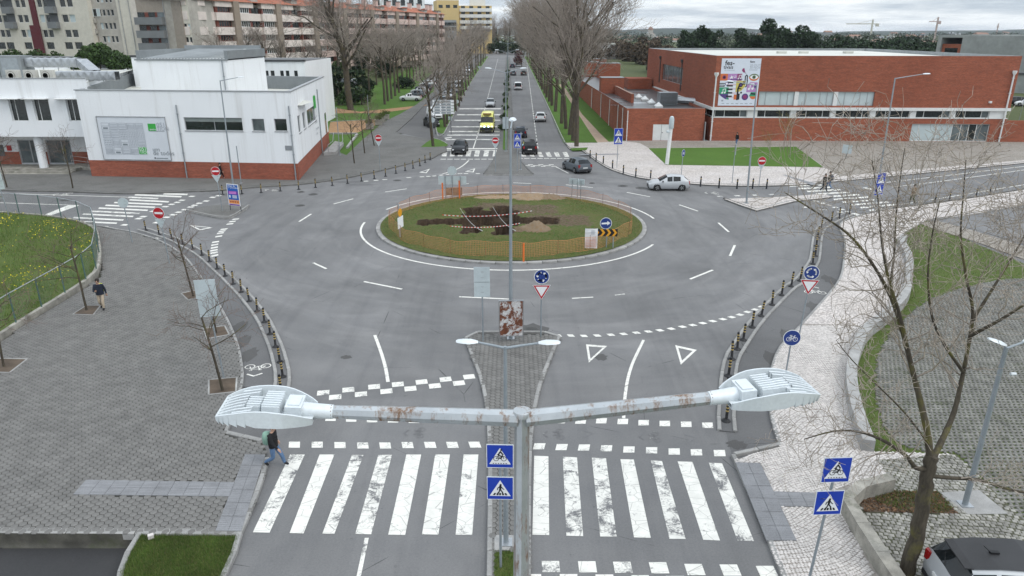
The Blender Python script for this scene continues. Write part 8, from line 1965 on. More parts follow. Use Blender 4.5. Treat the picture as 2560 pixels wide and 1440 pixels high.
V_SAP = [bare_meshes(51, 2.6, .035, dict(SMALL, n=(7, 4, 3), up=.2, tw=.006), bark('sapling_bark', (.26, .24, .21)), LV_YEL)]
for px, py, s_, l in ((1975, 394, 1.5, 'thin sapling with yellow leaves on the lawn by the brick hall'), (1924, 401, 1.0, 'smaller sapling with yellow leaves on the lawn by the brick hall'), (1780 + 228, 419, .5, 'tiny bare sapling at the lawn corner by the brick hall')): tree('sapling', l, gz(px, py, PZ), V_SAP[0], s_, 1.0)
# median hedge
for i in range(11):
    Y = 108 + i * 13; x = P(1266, 300).x * 0 + (P(1265, 330).x + P(1269, 160).x) / 2; tree('shrub', 'clipped shrub in the median strip of the avenue, %s from the roundabout' % ORD[i], Vector((x, Y, ramp(Y) + .05)), SHRUB[i % 2], .40, i, 'shrubs in the median strip', cat='shrub')
# ---- big bare tree close by on the right: main limbs measured in the photo
tb = P(2268, 1432, PZ); out = []; rnd = random.Random(9); lim = []
def limb(pts, r0, r1, n_ch, ln, lev=1, dep=3):
    pts = [PD(px, py, tb.y + dy) for px, py, dy in pts]; k = len(pts) - 1; fine = []
    for i in range(k):
        a, b, c, d = pts[max(i - 1, 0)], pts[i], pts[i + 1], pts[min(i + 2, k)]
        for j in range(4): t = j / 4; fine.append(.5 * ((2 * b) + (c - a) * t + (2 * a - 5 * b + 4 * c - d) * t * t + (3 * b - a - 3 * c + d) * t ** 3))
    fine.append(pts[-1]); m_ = len(fine) - 1; lim.append((fine, [r0 + (r1 - r0) * (i / m_) ** .8 for i in range(m_ + 1)]))
    cfg = dict(max=3, n=(0, 4, 4), bare=.2, ang=(28, 68), len=(.42, .72), curl=.27, up=.05, taper=.4, tw=.0055)
    n_ch = int(n_ch * 1.2)
    for i in range(n_ch):
        x = m_ * (.28 + .72 * (i + rnd.random()) / n_ch); i0 = min(m_ - 1, int(x)); b = fine[i0].lerp(fine[i0 + 1], x - i0); dd = (fine[i0 + 1] - fine[i0]).normalized(); s_ = dd.orthogonal().normalized(); s_.rotate(Matrix.Rotation(rnd.uniform(0, 6.283), 3, dd)); a = R(rnd.uniform(25, 65))
        grow(out, b, (dd * math.cos(a) + s_ * math.sin(a)).normalized(), ln * rnd.uniform(.6, 1.2), max(.008, (r0 + (r1 - r0) * x / m_) * .42), 1, cfg, rnd)
limb([(2262, 1440, 0), (2292, 1340, 0), (2308, 1250, 0), (2320, 1180, 0), (2330, 1140, 0)], .20, .155, 0, 1)
limb([(2326, 1160, 0), (2318, 1080, .1), (2300, 1000, .2), (2282, 930, .3), (2262, 850, .4), (2228, 745, .5), (2178, 655, .6), (2120, 585, .7), (2040, 530, .7), (1960, 480, .7)], .10, .012, 26, 1.7)
limb([(2270, 880, .35), (2250, 790, .2), (2222, 700, .1), (2205, 610, .1), (2195, 500, .1), (2180, 400, .2)], .055, .010, 16, 1.4)
limb([(2222, 735, .5), (2235, 640, .9), (2240, 540, 1.1), (2250, 450, 1.2), (2262, 370, 1.3)], .035, .008, 14, 1.3)
limb([(2330, 1150, 0), (2360, 1090, .4), (2385, 1030, .7), (2402, 960, .9), (2420, 870, 1.0), (2432, 780, 1.1), (2415, 690, 1.2), (2402, 590, 1.3), (2408, 490, 1.4), (2415, 400, 1.5)], .092, .010, 24, 1.6)
limb([(2432, 800, 1.1), (2470, 740, 1.4), (2520, 660, 1.7), (2560, 590, 1.9), (2600, 500, 2.0)], .05, .012, 16, 1.5)
limb([(2408, 930, .9), (2360, 860, .4), (2330, 790, .2), (2320, 690, .1), (2330, 590, 0), (2350, 500, 0)], .045, .010, 14, 1.4)
limb([(2425, 840, 1.0), (2500, 800, .6), (2580, 750, .3), (2680, 700, .2)], .05, .02, 12, 1.4)
limb([(2322, 1170, 0), (2290, 1170, -.1), (2265, 1140, -.25), (2215, 1105, -.4), (2150, 1080, -.5), (2085, 1078, -.6), (2010, 1098, -.6)], .075, .012, 18, 1.1)
limb([(2330, 1190, 0), (2380, 1195, .1), (2450, 1200, .2), (2510, 1220, .3), (2600, 1240, .4)], .06, .03, 8, 1.0)
limb([(2322, 1110, 0), (2260, 1030, -.7), (2190, 960, -1.2), (2130, 900, -1.5), (2090, 850, -1.6)], .03, .006, 10, .9)
t = thing('bare_tree', 'big bare forked tree with lichen on its bark beside the L-shaped wall', 'tree', (0, 0, 0)); mb = MB()
for i, (f, rs) in enumerate(lim): mb.tube([p + Vector((.03 * math.sin(k * 2.1), 0, 0)) for k, p in enumerate(f)] if i == 0 else f, [r_ * (1 + .06 * math.sin(k * 2.7)) for k, r_ in enumerate(rs)], 10 if i < 2 else 8)
mb.build('trunk', BARK_FG, t, smooth=60)
def seen_at(p): r = p - Vector((0, 0, CAM_H)); d = r.y * CP - r.z * SP; return 1280 + FOC * r.x / d, 720 - FOC * (r.y * SP + r.z * CP) / d
out = [s for s in out if not (seen_at(s[1])[0] < 2075 and 590 < seen_at(s[1])[1] < 985)]      # the crown is open on its street side
link('crown', seg_mesh('crown', out, 3, TWIG_FG, .0055), t)
for i, (px, Y) in enumerate(((1222, 398), (1236, 420), (1248, 405), (1262, 430), (1276, 410), (1290, 425), (1304, 400), (1318, 415), (1330, 390))):
    tree('bare_tree', 'bare tree closing the far end of the avenue, %s from the left' % ORD[i], PH(px, Y), V_TALL[i % 4], rt.uniform(.8, .95), rt.uniform(0, 6), 'bare trees closing the avenue')
for i, (px, Y) in enumerate(((1240, 380), (1262, 385), (1288, 378))): tree('shrub', 'dark shrub at the far bend of the avenue, %s from the left' % ORD[i], PH(px, Y), SHRUB[2], 2.2, i, 'shrubs at the far bend', cat='shrub')
g = np.random.default_rng(3); wl_ = []
for _ in range(420): px, Y = g.uniform(1300, 2750), g.uniform(300, 1500) ** 1.0; x = PD(px, 100, Y).x; wl_.append((x, Y, hz(x, Y) + g.uniform(1, 4.5), g.uniform(3, 6) * (1 + Y / 1400)))
for _ in range(70): Y = g.uniform(430, 700); x = PD(g.uniform(1000, 1330), 100, Y).x; wl_.append((x, Y, hz(x, Y) + g.uniform(1, 4), g.uniform(3, 6)))
link('far_woods', clump_mesh(91, wl_, 42000, .95, leaf_mat('far_leaves', (.034, .046, .026))))['kind'] = 'stuff'
b = MB(); b.box((0, 3200, 24), (11000, 6600, 64)); hm = bpy.data.materials.new('haze_air'); hm.use_nodes = True; hn = hm.node_tree; hn.nodes.remove(hn.nodes['Principled BSDF']); pv = hn.nodes.new('ShaderNodeVolumePrincipled'); pv.inputs['Density'].default_value = .00008; pv.inputs['Color'].default_value = (.86, .92, 1, 1); pv.inputs['Anisotropy'].default_value = .2; hn.links.new(pv.outputs[0], hn.nodes['Material Output'].inputs['Volume']); b.build('haze', hm)['kind'] = 'stuff'
# ================================================================ vehicles (front towards local +X)
def paint(name, c, r=.32): m = NM(name, r, .1, .3); m.color(c); return m.mat
PT = {k: paint('car_paint_' + k, c) for k, c in dict(white=(.70, .71, .72), silver=(.40, .415, .43), grey=(.10, .115, .13), black=(.015, .016, .018), navy=(.02, .03, .05), red=(.32, .02, .025), yellow=(.80, .77, .22), champagne=(.33, .31, .27), steel=(.20, .23, .25)).items()}
CARGLASS = make_glass('car_glass', (.010, .013, .015), .05, .35); TYRE = simple('tyre_rubber', (.02, .02, .021), .85, var=.1); RIM = simple('alloy_rim', (.42, .43, .44), .35, .7); HEADL = simple('headlight_glass', (.62, .64, .66), .15, var=.04); TAILL = simple('taillight_red', (.30, .012, .012), .2, var=.05); PLATEM = simple('number_plate', (.62, .63, .62), .5, var=.05); TRIM = simple('dark_trim', (.03, .03, .032), .6)
# stations: x, low, belt, top, half width at belt, half width at top
PROF = dict(
 hatch=[(2.0, .34, .52, .60, .60, .46), (1.93, .22, .62, .70, .76, .62), (1.6, .19, .76, .83, .84, .70), (.98, .19, .86, .96, .87, .74), (.22, .19, .90, 1.40, .87, .62), (-.28, .19, .92, 1.47, .87, .63), (-.36, .19, .92, 1.475, .87, .63), (-1.08, .19, .95, 1.44, .86, .61), (-1.18, .19, .96, 1.43, .86, .60), (-1.46, .20, .98, 1.38, .85, .57), (-1.90, .24, .96, 1.02, .80, .66), (-1.98, .32, .62, .66, .74, .60)],
 suv=[(2.25, .40, .66, .76, .66, .5), (2.15, .28, .78, .88, .84, .7), (1.8, .26, .92, 1.0, .92, .78), (1.15, .26, 1.02, 1.10, .94, .80), (.40, .26, 1.05, 1.60, .94, .68), (-.2, .26, 1.07, 1.68, .94, .70), (-.28, .26, 1.07, 1.68, .94, .70), (-1.15, .26, 1.10, 1.66, .93, .69), (-1.26, .26, 1.10, 1.65, .93, .69), (-1.80, .28, 1.13, 1.58, .92, .66), (-2.14, .32, 1.08, 1.16, .88, .76), (-2.22, .40, .70, .74, .82, .70)],
 van=[(2.15, .36, .66, .80, .66, .5), (2.05, .24, .80, .92, .84, .7), (1.65, .22, .98, 1.06, .88, .76), (1.30, .22, 1.08, 1.18, .90, .78), (.62, .22, 1.10, 1.72, .90, .76), (.05, .22, 1.1, 1.80, .90, .78), (-.03, .22, 1.1, 1.80, .90, .78), (-.90, .22, 1.1, 1.80, .90, .78), (-.98, .22, 1.1, 1.80, .90, .78), (-1.95, .22, 1.1, 1.78, .90, .77), (-2.12, .26, 1.05, 1.70, .88, .74), (-2.16, .3, .8, .84, .84, .74)],
 ambulance=[(2.95, .42, .80, .96, .80, .66), (2.85, .28, 1.0, 1.16, .96, .84), (2.4, .26, 1.18, 1.32, 1.0, .88), (2.05, .26, 1.30, 1.42, 1.0, .90), (1.35, .26, 1.34, 2.20, 1.0, .86), (.80, .26, 1.36, 2.55, 1.0, .86), (.70, .26, 1.36, 2.60, 1.0, .86), (-.5, .26, 1.36, 2.65, 1.0, .86), (-.6, .26, 1.36, 2.65, 1.0, .86), (-2.7, .26, 1.36, 2.62, 1.0, .85), (-2.9, .3, 1.34, 2.5, .98, .82), (-2.95, .34, .9, .94, .94, .82)],
 pickup=[(2.2, .38, .60, .70, .62, .5), (2.1, .26, .72, .82, .80, .66), (1.75, .24, .86, .94, .84, .72), (1.15, .24, .95, 1.03, .86, .74), (.50, .24, .97, 1.46, .86, .62), (.1, .24, .98, 1.52, .86, .63), (.02, .24, .98, 1.52, .86, .63), (-.30, .24, .98, 1.50, .86, .62), (-.42, .24, .98, 1.06, .86, .78), (-.46, .24, .98, 1.0, .86, .80), (-2.1, .28, .97, .99, .85, .80), (-2.2, .36, .60, .64, .80, .66)])
CAR = {}
def car_parts(kind):
    if kind in CAR: return CAR[kind]
    pf = PROF[kind]; rings = []
    for x, lo, be, tp, wb_, wt in pf:
        cab = tp - be > .25; half = [(0, lo), (wb_ * .9, lo), (wb_, lo + .14), (wb_ * 1.01, (lo + be) * .55), (wb_, be - .04), (wb_ * (.955 if cab else .93), be + .02), (wt * 1.02, tp - .07) if cab else (wt * 1.05, max(be + .03, tp - .05)), (wt * .88, tp - .005), (0, tp + .022)]
        rings.append([(x, y, z) for y, z in half] + [(x, -y, z) for y, z in half[-2:0:-1]])
    n = len(rings[0]); V = [p for r in rings for p in r]; bodyF = []; parts = {}
    def q(i, j): return (i * n + j, i * n + (j + 1) % n, (i + 1) * n + (j + 1) % n, (i + 1) * n + j)
    for i in range(len(rings) - 1):
        for j in range(n):
            jj = j if j < 8 else n - 1 - j; side = 'l' if j < 8 else 'r'; key = None
            if i == 3 and jj in (6, 7): key = 'windscreen'
            if i in (4, 6, 8) and jj == 5 and not (kind in ('ambulance', 'hatch') and i > 6) and not (kind == 'van' and i > 7): key = 'side_window_' + side + str(i)
            if kind == 'pickup' and i == 8: key = None
            if kind == 'pickup' and i == 7 and jj in (6, 7): key = 'rear_window'
            if i == 9 and jj in (6, 7) and kind in ('hatch', 'suv'): key = 'rear_window'
            if i == 10 and jj in (6, 7) and kind == 'van': key = 'rear_window'
            if key: parts.setdefault(key, []).append(q(i, j))
            else: bodyF.append(q(i, j))
    caps = [tuple(range(n - 1, -1, -1)), tuple((len(rings) - 1) * n + k for k in range(n))]
    b = MB(); b.add(V, [f[::-1] for f in bodyF] + [c[::-1] for c in caps]); res = [('body', b.mesh('body', PT['white'], 48), 'body')]
    for k, fs in parts.items():
        m_ = MB(); m_.add(V, [f[::-1] for f in fs]); nm = k.split('_l')[0].split('_r4')[0].split('_r6')[0].split('_r8')[0]; res.append((nm, m_.mesh(nm, CARGLASS, 30), None))
    x0, x1 = pf[0][0], pf[-1][0]; w = pf[2][4]; big = kind == 'ambulance'; R_ = .325 if kind in ('hatch', 'pickup') else (.36 if not big else .36)
    wx = (x0 - .82, x1 + (.75 if kind == 'hatch' else .85 if not big else 1.1)); wheel = []
    for x in wx:
        for s in (-1, 1):
            t_ = MB(); t_.lathe([(R_ * .62, -.10), (R_, -.09), (R_ * 1.02, 0), (R_, .075), (R_ * .62, .085)], 18, (0, 0, 0), 0, 'Y'); r_ = MB(); r_.lathe([(R_ * .64, -.07 * s), (R_ * .60, .078 * s), (R_ * .2, .055 * s), (.02, .06 * s)], 10, (0, 0, 0), 0, 'Y')
            for k in range(5): a = 2 * math.pi * k / 5; r_.box((R_ * .36 * math.cos(a), .082 * s, R_ * .36 * math.sin(a)), (R_ * .5, .02, .06), mat=Matrix.Rotation(-a, 3, 'Y'))
            wheel.append(((x, s * (w - .02), R_), t_.mesh('tyre', TYRE, 40), r_.mesh('rim', RIM)))
    ar = MB()
    for x in wx:
        for s in (-1, 1): ar.lathe([(R_ * 1.20, 0), (R_ * 1.20, s * .012), (.02, s * .012)] if s > 0 else [(.02, -.012), (R_ * 1.20, -.012), (R_ * 1.20, 0)], 20, (x, s * (w + .004), R_ * 1.04), 0, 'Y')
    res.append(('wheel_arch', ar.mesh('wheel_arch', BLACK), None))
    def bx(nm, c, d, m, rz=0): m_ = MB(); m_.box(c, d, rz); res.append((nm, m_.mesh(nm, m), None))
    hb = pf[1][2]
    for s in (-1, 1):
        bx('headlight', (x0 - .14, s * w * .70, hb - .02), (.24, .30, .15), HEADL, -s * .35); bx('taillight', (x1 + .10, s * w * .82, pf[-2][2] - .16), (.20, .20, .30 if kind in ('hatch', 'suv') else .5), TAILL, s * .25); bx('mirror', (pf[3][0] - .30, s * (w + .13), pf[3][2] + .10), (.10, .20, .14), TRIM)
    bx('grille', (x0 - .02, 0, hb - .16), (.10, w * .95, .16), TRIM); bx('number_plate', (x0 + .015, 0, .42), (.02, .52, .11), PLATEM); bx('number_plate', (x1 - .015, 0, .62 if kind != 'suv' else .72), (.03, .52, .11), PLATEM); bx('bumper', (x1 + .04, 0, .38), (.12, w * 1.7, .16), TRIM); bx('bumper', (x0 - .06, 0, .29), (.14, w * 1.5, .12), TRIM)
    CAR[kind] = (res, wheel); return CAR[kind]
def vehicle(name, label, cat, kind, colour, loc, head, group=None, sc=1.0):
    """head: direction the front points to, degrees from +X"""
    t = thing(name, label, cat, loc, R(head), group); t.scale = (sc,) * 3; res, wheel = car_parts(kind)
    if loc[1] > 105 and abs(math.sin(R(head))) > .7: t.rotation_euler[1] = -RAMP * math.sin(R(head))
    for nm, me, role in res:
        o = link(nm, me, t)
        if role == 'body': o.material_slots[0].link = 'OBJECT'; o.material_slots[0].material = PT[colour]
    for p, tm, rm in wheel: w = link('wheel', tm, t, loc=p); link('rim', rm, w)
    return t
def road_pt(px, py, z=.012):
    p = P(px, py, z); return (p.x, p.y, max(p.z, hz(p.x, p.y)) + .005)
V_ = vehicle
V_('car', 'black hatchback leaving the avenue over the far crossing', 'car', 'hatch', 'black', road_pt(1150, 381), -92)
V_('car', 'black hatchback at the far crossing seen from behind', 'car', 'suv', 'black', road_pt(1322, 381), 92, sc=.97)
V_('car', 'dark hatchback following behind on the avenue beyond the black one', 'car', 'hatch', 'navy', road_pt(1301, 341), 90, sc=.98)
V_('car', 'white hatchback driving away on the right carriageway', 'car', 'hatch', 'white', road_pt(1351, 302), 88)
V_('car', 'pale hatchback behind the yellow ambulance', 'car', 'hatch', 'silver', road_pt(1226, 266), -90)
V_('white_van', 'small white van driving away along the avenue median', 'van', 'van', 'white', road_pt(1295, 224), 90)
V_('car', 'slate grey hatchback turning into the avenue', 'car', 'hatch', 'grey', road_pt(1441, 427), 112, sc=1.02)
sv = V_('car', 'silver hatchback with five doors circling the roundabout', 'car', 'hatch', 'silver', road_pt(1669, 473), 178, sc=.94)
for px, py, c, h, l in ((1283, 188, 'grey', 90, 'grey car far along the avenue by the median'), (1309, 188, 'black', 90, 'dark car far along the avenue by the right kerb'), (1281, 169, 'navy', 90, 'tiny blue car far up the avenue')): V_('car', l, 'car', 'hatch', c, road_pt(px, py), h)
b = road_pt(1297, 166); t = thing('lorry', 'lorry heaped with dark red load far up the avenue', 'lorry', b, R(90)); mb = MB(); mb.box((0, 0, .9), (6.5, 2.4, .5)); mb.box((2.6, 0, 1.7), (1.3, 2.3, 1.8)); mb.build('chassis', TRIM, t); link('load', clump_mesh(61, lobes(61, 8, 1.6, 1.6, 5.2, 1.4), 900, .22, LV_RED), t)
for x in (-2, -1.2, 2.3):
    for s in (-1, 1): mb = MB(); mb.lathe([(.45, -.12), (.45, .12)], 14, (x, s * 1.05, .45), 0, 'Y'); mb.build('wheel', TYRE, t)
# ambulance with lit blue lamps
am = V_('ambulance', 'yellow ambulance with blue lamps lit coming down the avenue', 'ambulance', 'ambulance', 'yellow', road_pt(1219, 326), -91, sc=.98)
def lamp_mat(name, c, e): m = NM(name, .3); m.color(c); m.b.inputs['Emission Color'].default_value = (*c, 1); m.b.inputs['Emission Strength'].default_value = e; return m.mat
BLU = lamp_mat('blue_beacon_lit', (.45, .75, 1.0), 5.0); HLIT = lamp_mat('headlamp_lit', (1.0, .97, .9), 3.0)
for y in (-.32, .28): mb = MB(); mb.lathe([(.13, 0), (.10, .05), (.02, .06)], 10, (2.955, y, .95), 0, 'X'); mb.build('beacon', BLU, am)
for y in (-.78, .78): mb = MB(); mb.box((2.88, y, .98), (.12, .22, .16)); mb.build('headlight', HLIT, am)
mb = MB(); mb.box((2.93, 0, .62), (.12, 1.9, .46)); mb.build('bumper', TRIM, am); mb = MB(); mb.box((1.05, 0, 2.62), (.5, 1.3, .16)); mb.build('light_bar', simple('light_bar_lens', (.35, .22, .06), .3), am)
mb = MB(); pn = Panel((1.38, .0, 2.24), (0, 1, 0), (-.84, 0, .54), (.54, 0, .84)); pn.text(mb, -.42, .02, 'INEM', .30, 0, .02, bold=.01)
for k in range(3): pn.line(mb, [(-.7 + .12 * math.cos(k * 1.05), .12 + .12 * math.sin(k * 1.05)), (-.7 - .12 * math.cos(k * 1.05), .12 - .12 * math.sin(k * 1.05))], .045, 0, .02)
mb.build('lettering', I_DARK, am)
# parked cars
cl = ['grey', 'silver', 'navy', 'white', 'silver', 'black', 'grey', 'white', 'silver', 'navy', 'red', 'white', 'silver']
p = road_pt(1027, 252, .05); pu = V_('pickup', 'white single-cab pickup parked at the end of the angled row', 'pickup', 'pickup', 'white', p, 177)
mb = MB(); mb.box((-1.28, 0, 1.005), (1.55, 1.45, .02)); mb.build('load_bed', TRIM, pu)
for i, (px, py) in enumerate([(1040, 243), (1050, 234), (1060, 225), (1069, 216), (1077, 208), (1085, 200), (1092, 193), (1099, 186), (1106, 179), (1113, 172), (1120, 166), (1127, 160), (1133, 155)]):
    V_('parked_car', cl[i] + ' car in the angled row of parked cars, %s past the pickup' % ORD[i], 'car', 'hatch', cl[i], road_pt(px, py, .05), 172, 'angled row of parked cars', sc=1.02)
for i, (px, py, c, k) in enumerate([(1079, 316, 'black', 'hatch'), (1087, 297, 'white', 'van'), (1097, 281, 'silver', 'hatch'), (1112, 260, 'steel', 'hatch'), (1122, 246, 'silver', 'hatch'), (1131, 232, 'grey', 'hatch'), (1139, 220, 'silver', 'hatch'), (1146, 209, 'white', 'hatch'), (1153, 199, 'champagne', 'hatch'), (1160, 189, 'silver', 'suv'), (1166, 180, 'white', 'hatch'), (1172, 172, 'grey', 'hatch')]):
    V_('parked_van' if k == 'van' else 'parked_car', c + (' van' if k == 'van' else ' car') + ' parked along the grass strip, %s from the junction' % ORD[i], 'van' if k == 'van' else 'car', k, c, road_pt(px, py, .02), -68 if i < 2 else -66, 'cars parked along the grass strip')
for i, (px, Y, c) in enumerate(((770, 142, 'steel'), (783, 146, 'grey'), (845, 180, 'grey'), (858, 182, 'silver'), (872, 184, 'steel'), (888, 186, 'white'))): v = PH(px, Y); V_('parked_car', c + ' car parked before the pink terrace, %s from the left' % ORD[i], 'car', 'hatch', c, (v.x, v.y, v.z), 190, 'cars parked before the terrace')
V_('parked_car', 'dark estate car parked on the far lawn road at the right edge', 'car', 'suv', 'black', road_pt(2527, 263, 0), 175); V_('parked_car', 'white car at the right edge beside the dark estate car', 'car', 'hatch', 'white', road_pt(2558, 264, 0), 175)
# near car, cut by the corner
pz = P(2548, 1518, .05); sc_ = V_('parked_car', 'silver crossover with a dark roof cut by the bottom right corner', 'car', 'suv', 'silver', (pz.x, pz.y, .05), -6, sc=.96)
mb = MB(); pf = PROF['suv']
for (xa, za, wa), (xb, zb, wbb) in zip([(p_[0], p_[3], p_[5]) for p_ in pf[4:10]], [(p_[0], p_[3], p_[5]) for p_ in pf[5:10]]): mb.face([(xa, -wa * .9, za + .026), (xa, wa * .9, za + .026), (xb, wbb * .9, zb + .026), (xb, -wbb * .9, zb + .026)][::-1])
mb.build('roof_panel', simple('matt_dark_roof', (.035, .035, .037), .45), sc_)
mb = MB(); mb.box((-1.86, 0, 1.60), (.22, 1.15, .035)); mb.build('spoiler', TRIM, sc_); mb = MB(); mb.tube([(-2.12, 0, 1.2), (-1.98, .35, 1.34)], .018, 5); mb.build('wiper', BLACK, sc_); mb = MB(); mb.tube([(-1.1, 0, 1.72), (-1.3, 0, 1.9)], .012, 5); mb.box((-1.0, 0, 1.72), (.22, .10, .05)); mb.build('antenna', BLACK, sc_)
# ================================================================ people
SKIN = simple('skin', (.42, .26, .19), .6, var=.05); CL = {k: simple('cloth_' + k, c, .9, var=.15, scale=5) for k, c in dict(black=(.012, .012, .014), navy=(.018, .024, .04), beige=(.40, .33, .25), denim=(.10, .17, .29), brown=(.20, .13, .07), grey=(.10, .10, .11), olive=(.08, .09, .035), mint=(.22, .36, .29), lime=(.52, .58, .06), shoe=(.02, .02, .022), white=(.6, .6, .6)).items()}; HAIR = simple('dark_hair', (.018, .012, .009), .7)
def person(label, px, py, face, top, legs, h=1.74, stride=.0, armL=None, armR=None, pack=None, hat=None, look=0.0, z=PZ, shoe='shoe'):
    """face: direction faced, degrees from +X; one skinned body with five-fingered hands"""
    t = thing('person', label, 'person', P(px, py, z), R(face)); k = h / 1.74
    s = stride; hip = .93 - .12 * abs(s)
    J = dict(pel=(0, 0, hip), wst=(.01, 0, hip + .16), chs=(.02, 0, hip + .36), nck=(.03, 0, hip + .53), hd0=(.05, 0, hip + .60), hd1=(.07, 0, hip + .68), hd2=(.06, 0, hip + .79),
             hl=(0, .10, hip - .05), kl=(.18 * s + .05, .10, hip - .44), al=(.30 * s, .10, .09 + .02), fl=(.30 * s + .15, .11, .045), hr=(0, -.10, hip - .05), kr=(-.06 * s + .06, -.10, hip - .45), ar=(-.36 * s, -.10, .11 + .06 * abs(s)), fr=(-.36 * s + .14, -.11, .05),
             sl=(.01, .19, hip + .46), sr=(.01, -.19, hip + .46))
    J['el'], J['wl'] = armL or ((-.12 * s, .25, hip + .18), (.02 - .22 * s, .26, hip - .06)); J['er'], J['wr'] = armR or ((.12 * s, -.25, hip + .18), (.10 + .22 * s, -.26, hip - .04))
    if armL: J['el'], J['wl'] = [(a, b, c + hip) for a, b, c in armL]
    if armR: J['er'], J['wr'] = [(a, b, c + hip) for a, b, c in armR]
    names = list(J); E = [('pel', 'wst'), ('wst', 'chs'), ('chs', 'nck'), ('nck', 'hd0'), ('hd0', 'hd1'), ('hd1', 'hd2'), ('pel', 'hl'), ('hl', 'kl'), ('kl', 'al'), ('al', 'fl'), ('pel', 'hr'), ('hr', 'kr'), ('kr', 'ar'), ('ar', 'fr'), ('chs', 'sl'), ('sl', 'el'), ('el', 'wl'), ('chs', 'sr'), ('sr', 'er'), ('er', 'wr')]
    rad = dict(pel=(.15, .12), wst=(.145, .11), chs=(.175, .125), nck=(.062, .062), hd0=(.06, .065), hd1=(.083, .092), hd2=(.07, .08), hl=(.10, .10), kl=(.072, .072), al=(.056, .056), fl=(.045, .04), hr=(.10, .10), kr=(.072, .072), ar=(.056, .056), fr=(.045, .04), sl=(.075, .075), el=(.055, .055), wl=(.036, .036), sr=(.075, .075), er=(.055, .055), wr=(.036, .036))
    me = bpy.data.meshes.new('body'); me.from_pydata([J[n_] for n_ in names], [(names.index(a), names.index(b)) for a, b in E], []); o = bpy.data.objects.new('body', me); C.objects.link(o)
    sk = o.modifiers.new('skin', 'SKIN'); su = o.modifiers.new('sub', 'SUBSURF'); su.levels = su.render_levels = 2
    for i, n_ in enumerate(names): me.skin_vertices[0].data[i].radius = rad[n_]; me.skin_vertices[0].data[i].use_root = n_ == 'pel'
    dg = bpy.context.evaluated_depsgraph_get(); nm = bpy.data.meshes.new_from_object(o.evaluated_get(dg)); o.modifiers.clear(); V = [tuple(v.co) for v in nm.vertices]; F = [tuple(p.vertices) for p in nm.polygons]
    mb = MB(); bones = {'s': [('nck', 'hd0'), ('hd0', 'hd2')], 't': [('pel', 'nck'), ('sl', 'el'), ('el', 'wl'), ('sr', 'er'), ('er', 'wr'), ('chs', 'sl'), ('chs', 'sr')], 'l': [('hl', 'kl'), ('kl', 'al'), ('hr', 'kr'), ('kr', 'ar'), ('hl', 'hr')], 'f': [('al', 'fl'), ('ar', 'fr')]}
    def dist(p, a, b): a, b = Vector(J[a]), Vector(J[b]); d = b - a; u = max(0, min(1, (p - a).dot(d) / d.length_squared)); return (p - a - d * u).length
    mi = []
    for f in F:
        c = sum((Vector(V[i]) for i in f), Vector()) / len(f); best = min((min(dist(c, a, b) for a, b in bs), m_) for m_, bs in bones.items()); m_ = best[1]
        if m_ in 'tl' and c.z < hip - .06 and abs(c.y) < .19 and m_ == 't': m_ = 'l'
        mi.append('stlf'.index(m_))
    mb.add(V, F, mi)
    for w, e in (('wl', 'el'), ('wr', 'er')):           # palms, four fingers and a thumb
        W = Vector(J[w]); d = (W - Vector(J[e])).normalized(); s_ = d.cross(Vector((1, 0, 0))); s_ = (s_ if s_.length > .1 else Vector((0, 1, 0))).normalized(); u_ = d.cross(s_)
        mb.tube([W - d * .02, W + d * .04, W + d * .085], [.032, .04, .034], 8, 0)
        for i in range(4): a = W + d * .08 + s_ * (i - 1.5) * .018; L = (.062, .072, .068, .05)[i]; mb.tube([a, a + d * L * .55 + u_ * .008, a + d * L * .9 + u_ * .03], [.0095, .009, .007], 5, 0)
        a = W + d * .03 + s_ * .032; mb.tube([a, a + s_ * .025 + d * .03, a + s_ * .028 + d * .06], [.012, .011, .008], 5, 0)
    for y in (-.03, .03): mb.lathe([(.012, -.01), (.012, .01)], 6, (.152, y, hip + .70), 4, 'X')
    mb.tube([(.145, 0, hip + .70), (.175, 0, hip + .665), (.15, 0, hip + .655)], .012, 5, 0); mb.box((.15, 0, hip + .62), (.015, .05, .01), 0, 5)
    for y in (-.088, .088): mb.lathe([(.03, -.012), (.03, .012)], 8, (.06, y, hip + .68), 0, 'Y')
    C.objects.unlink(o); bpy.data.objects.remove(o)
    mb.build('body', [SKIN, CL[top], CL[legs], CL[shoe], BLACK, simple('lips', (.30, .12, .10), .6)], t, smooth=70)
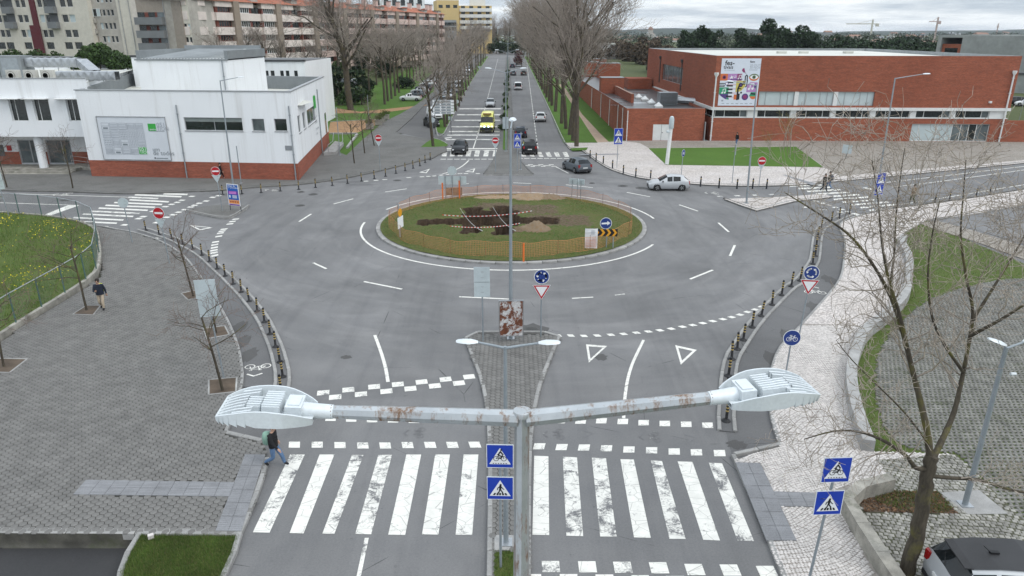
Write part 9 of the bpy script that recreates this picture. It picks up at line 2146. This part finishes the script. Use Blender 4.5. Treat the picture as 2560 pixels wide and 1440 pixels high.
    hb = MB(); g = [(.097, hip + .66), (.108, hip + .71), (.098, hip + .78), (.06, hip + .83), (.01, hip + .845)]; hb.lathe([(r_, z_) for r_, z_ in g], 12, (.035, 0, 0)); hb.build('hair' if hat is None else 'hat', HAIR if hat is None else CL[hat], t, smooth=70)
    jk = MB(); jk.lathe([(.17, hip - .04), (.175, hip + .1), (.18, hip + .3)], 14, (.0, 0, 0)); o2 = jk.build('jacket_hem', CL[top], t, smooth=60); o2.scale = (.86, 1.12, 1)
    if pack: pk = MB(); pk.lathe([(.10, hip + .02), (.15, hip + .08), (.16, hip + .3), (.12, hip + .46), (.03, hip + .5)], 10, (-.21, 0, 0)); o3 = pk.build('backpack', CL[pack], t, smooth=60)
    t.scale = (k,) * 3; return t
person('man in a dark jacket and beige trousers looking at his phone on the plaza', 258, 773, -78, 'navy', 'beige', 1.78, .55, None, ((.12, -.24, .16), (.30, -.10, .24)), 'lime')
person('person in a black jacket and wide jeans stepping onto the near crossing', 690, 1164, -12, 'black', 'denim', 1.72, .95, ((-.14, .28, .20), (-.02, .32, -.02)), ((.16, -.27, .20), (.36, -.3, .06)), 'mint', 'grey', z=.06)
person('person in black walking over the right crossing, front of the pair', 2058, 478, -60, 'black', 'black', 1.74, .8, pack=None, z=.02)
person('person in a dark jacket and jeans on the right crossing, rear of the pair', 2071, 473, 120, 'black', 'denim', 1.76, .6, pack='grey', z=.02)
person('person in a brown coat and olive trousers at the far end of the right crossing', 2280, 508, 100, 'brown', 'olive', 1.70, .5, z=.02)
person('person in black jacket and jeans walking along the brick hall', 1841, 364, 200, 'black', 'denim', 1.72, .3, z=PZ)
person('person in dark clothes with white shoes behind the left no entry sign', 553, 447, 10, 'black', 'black', 1.72, .9, z=PZ, shoe='white')
person('person in a dark coat standing by the flower planters', 927, 322, -90, 'black', 'navy', 1.72, .0, z=PZ)
# phone in the walking man's hand
p = P(258, 773, PZ); mb = MB(); mb.box((0, 0, 0), (.075, .012, .15), .4); o = mb.build('phone', BLACK, loc=(p.x - .02, p.y - .36, PZ + 1.2)); tag(o, 'small black phone held by the man on the plaza', 'phone')
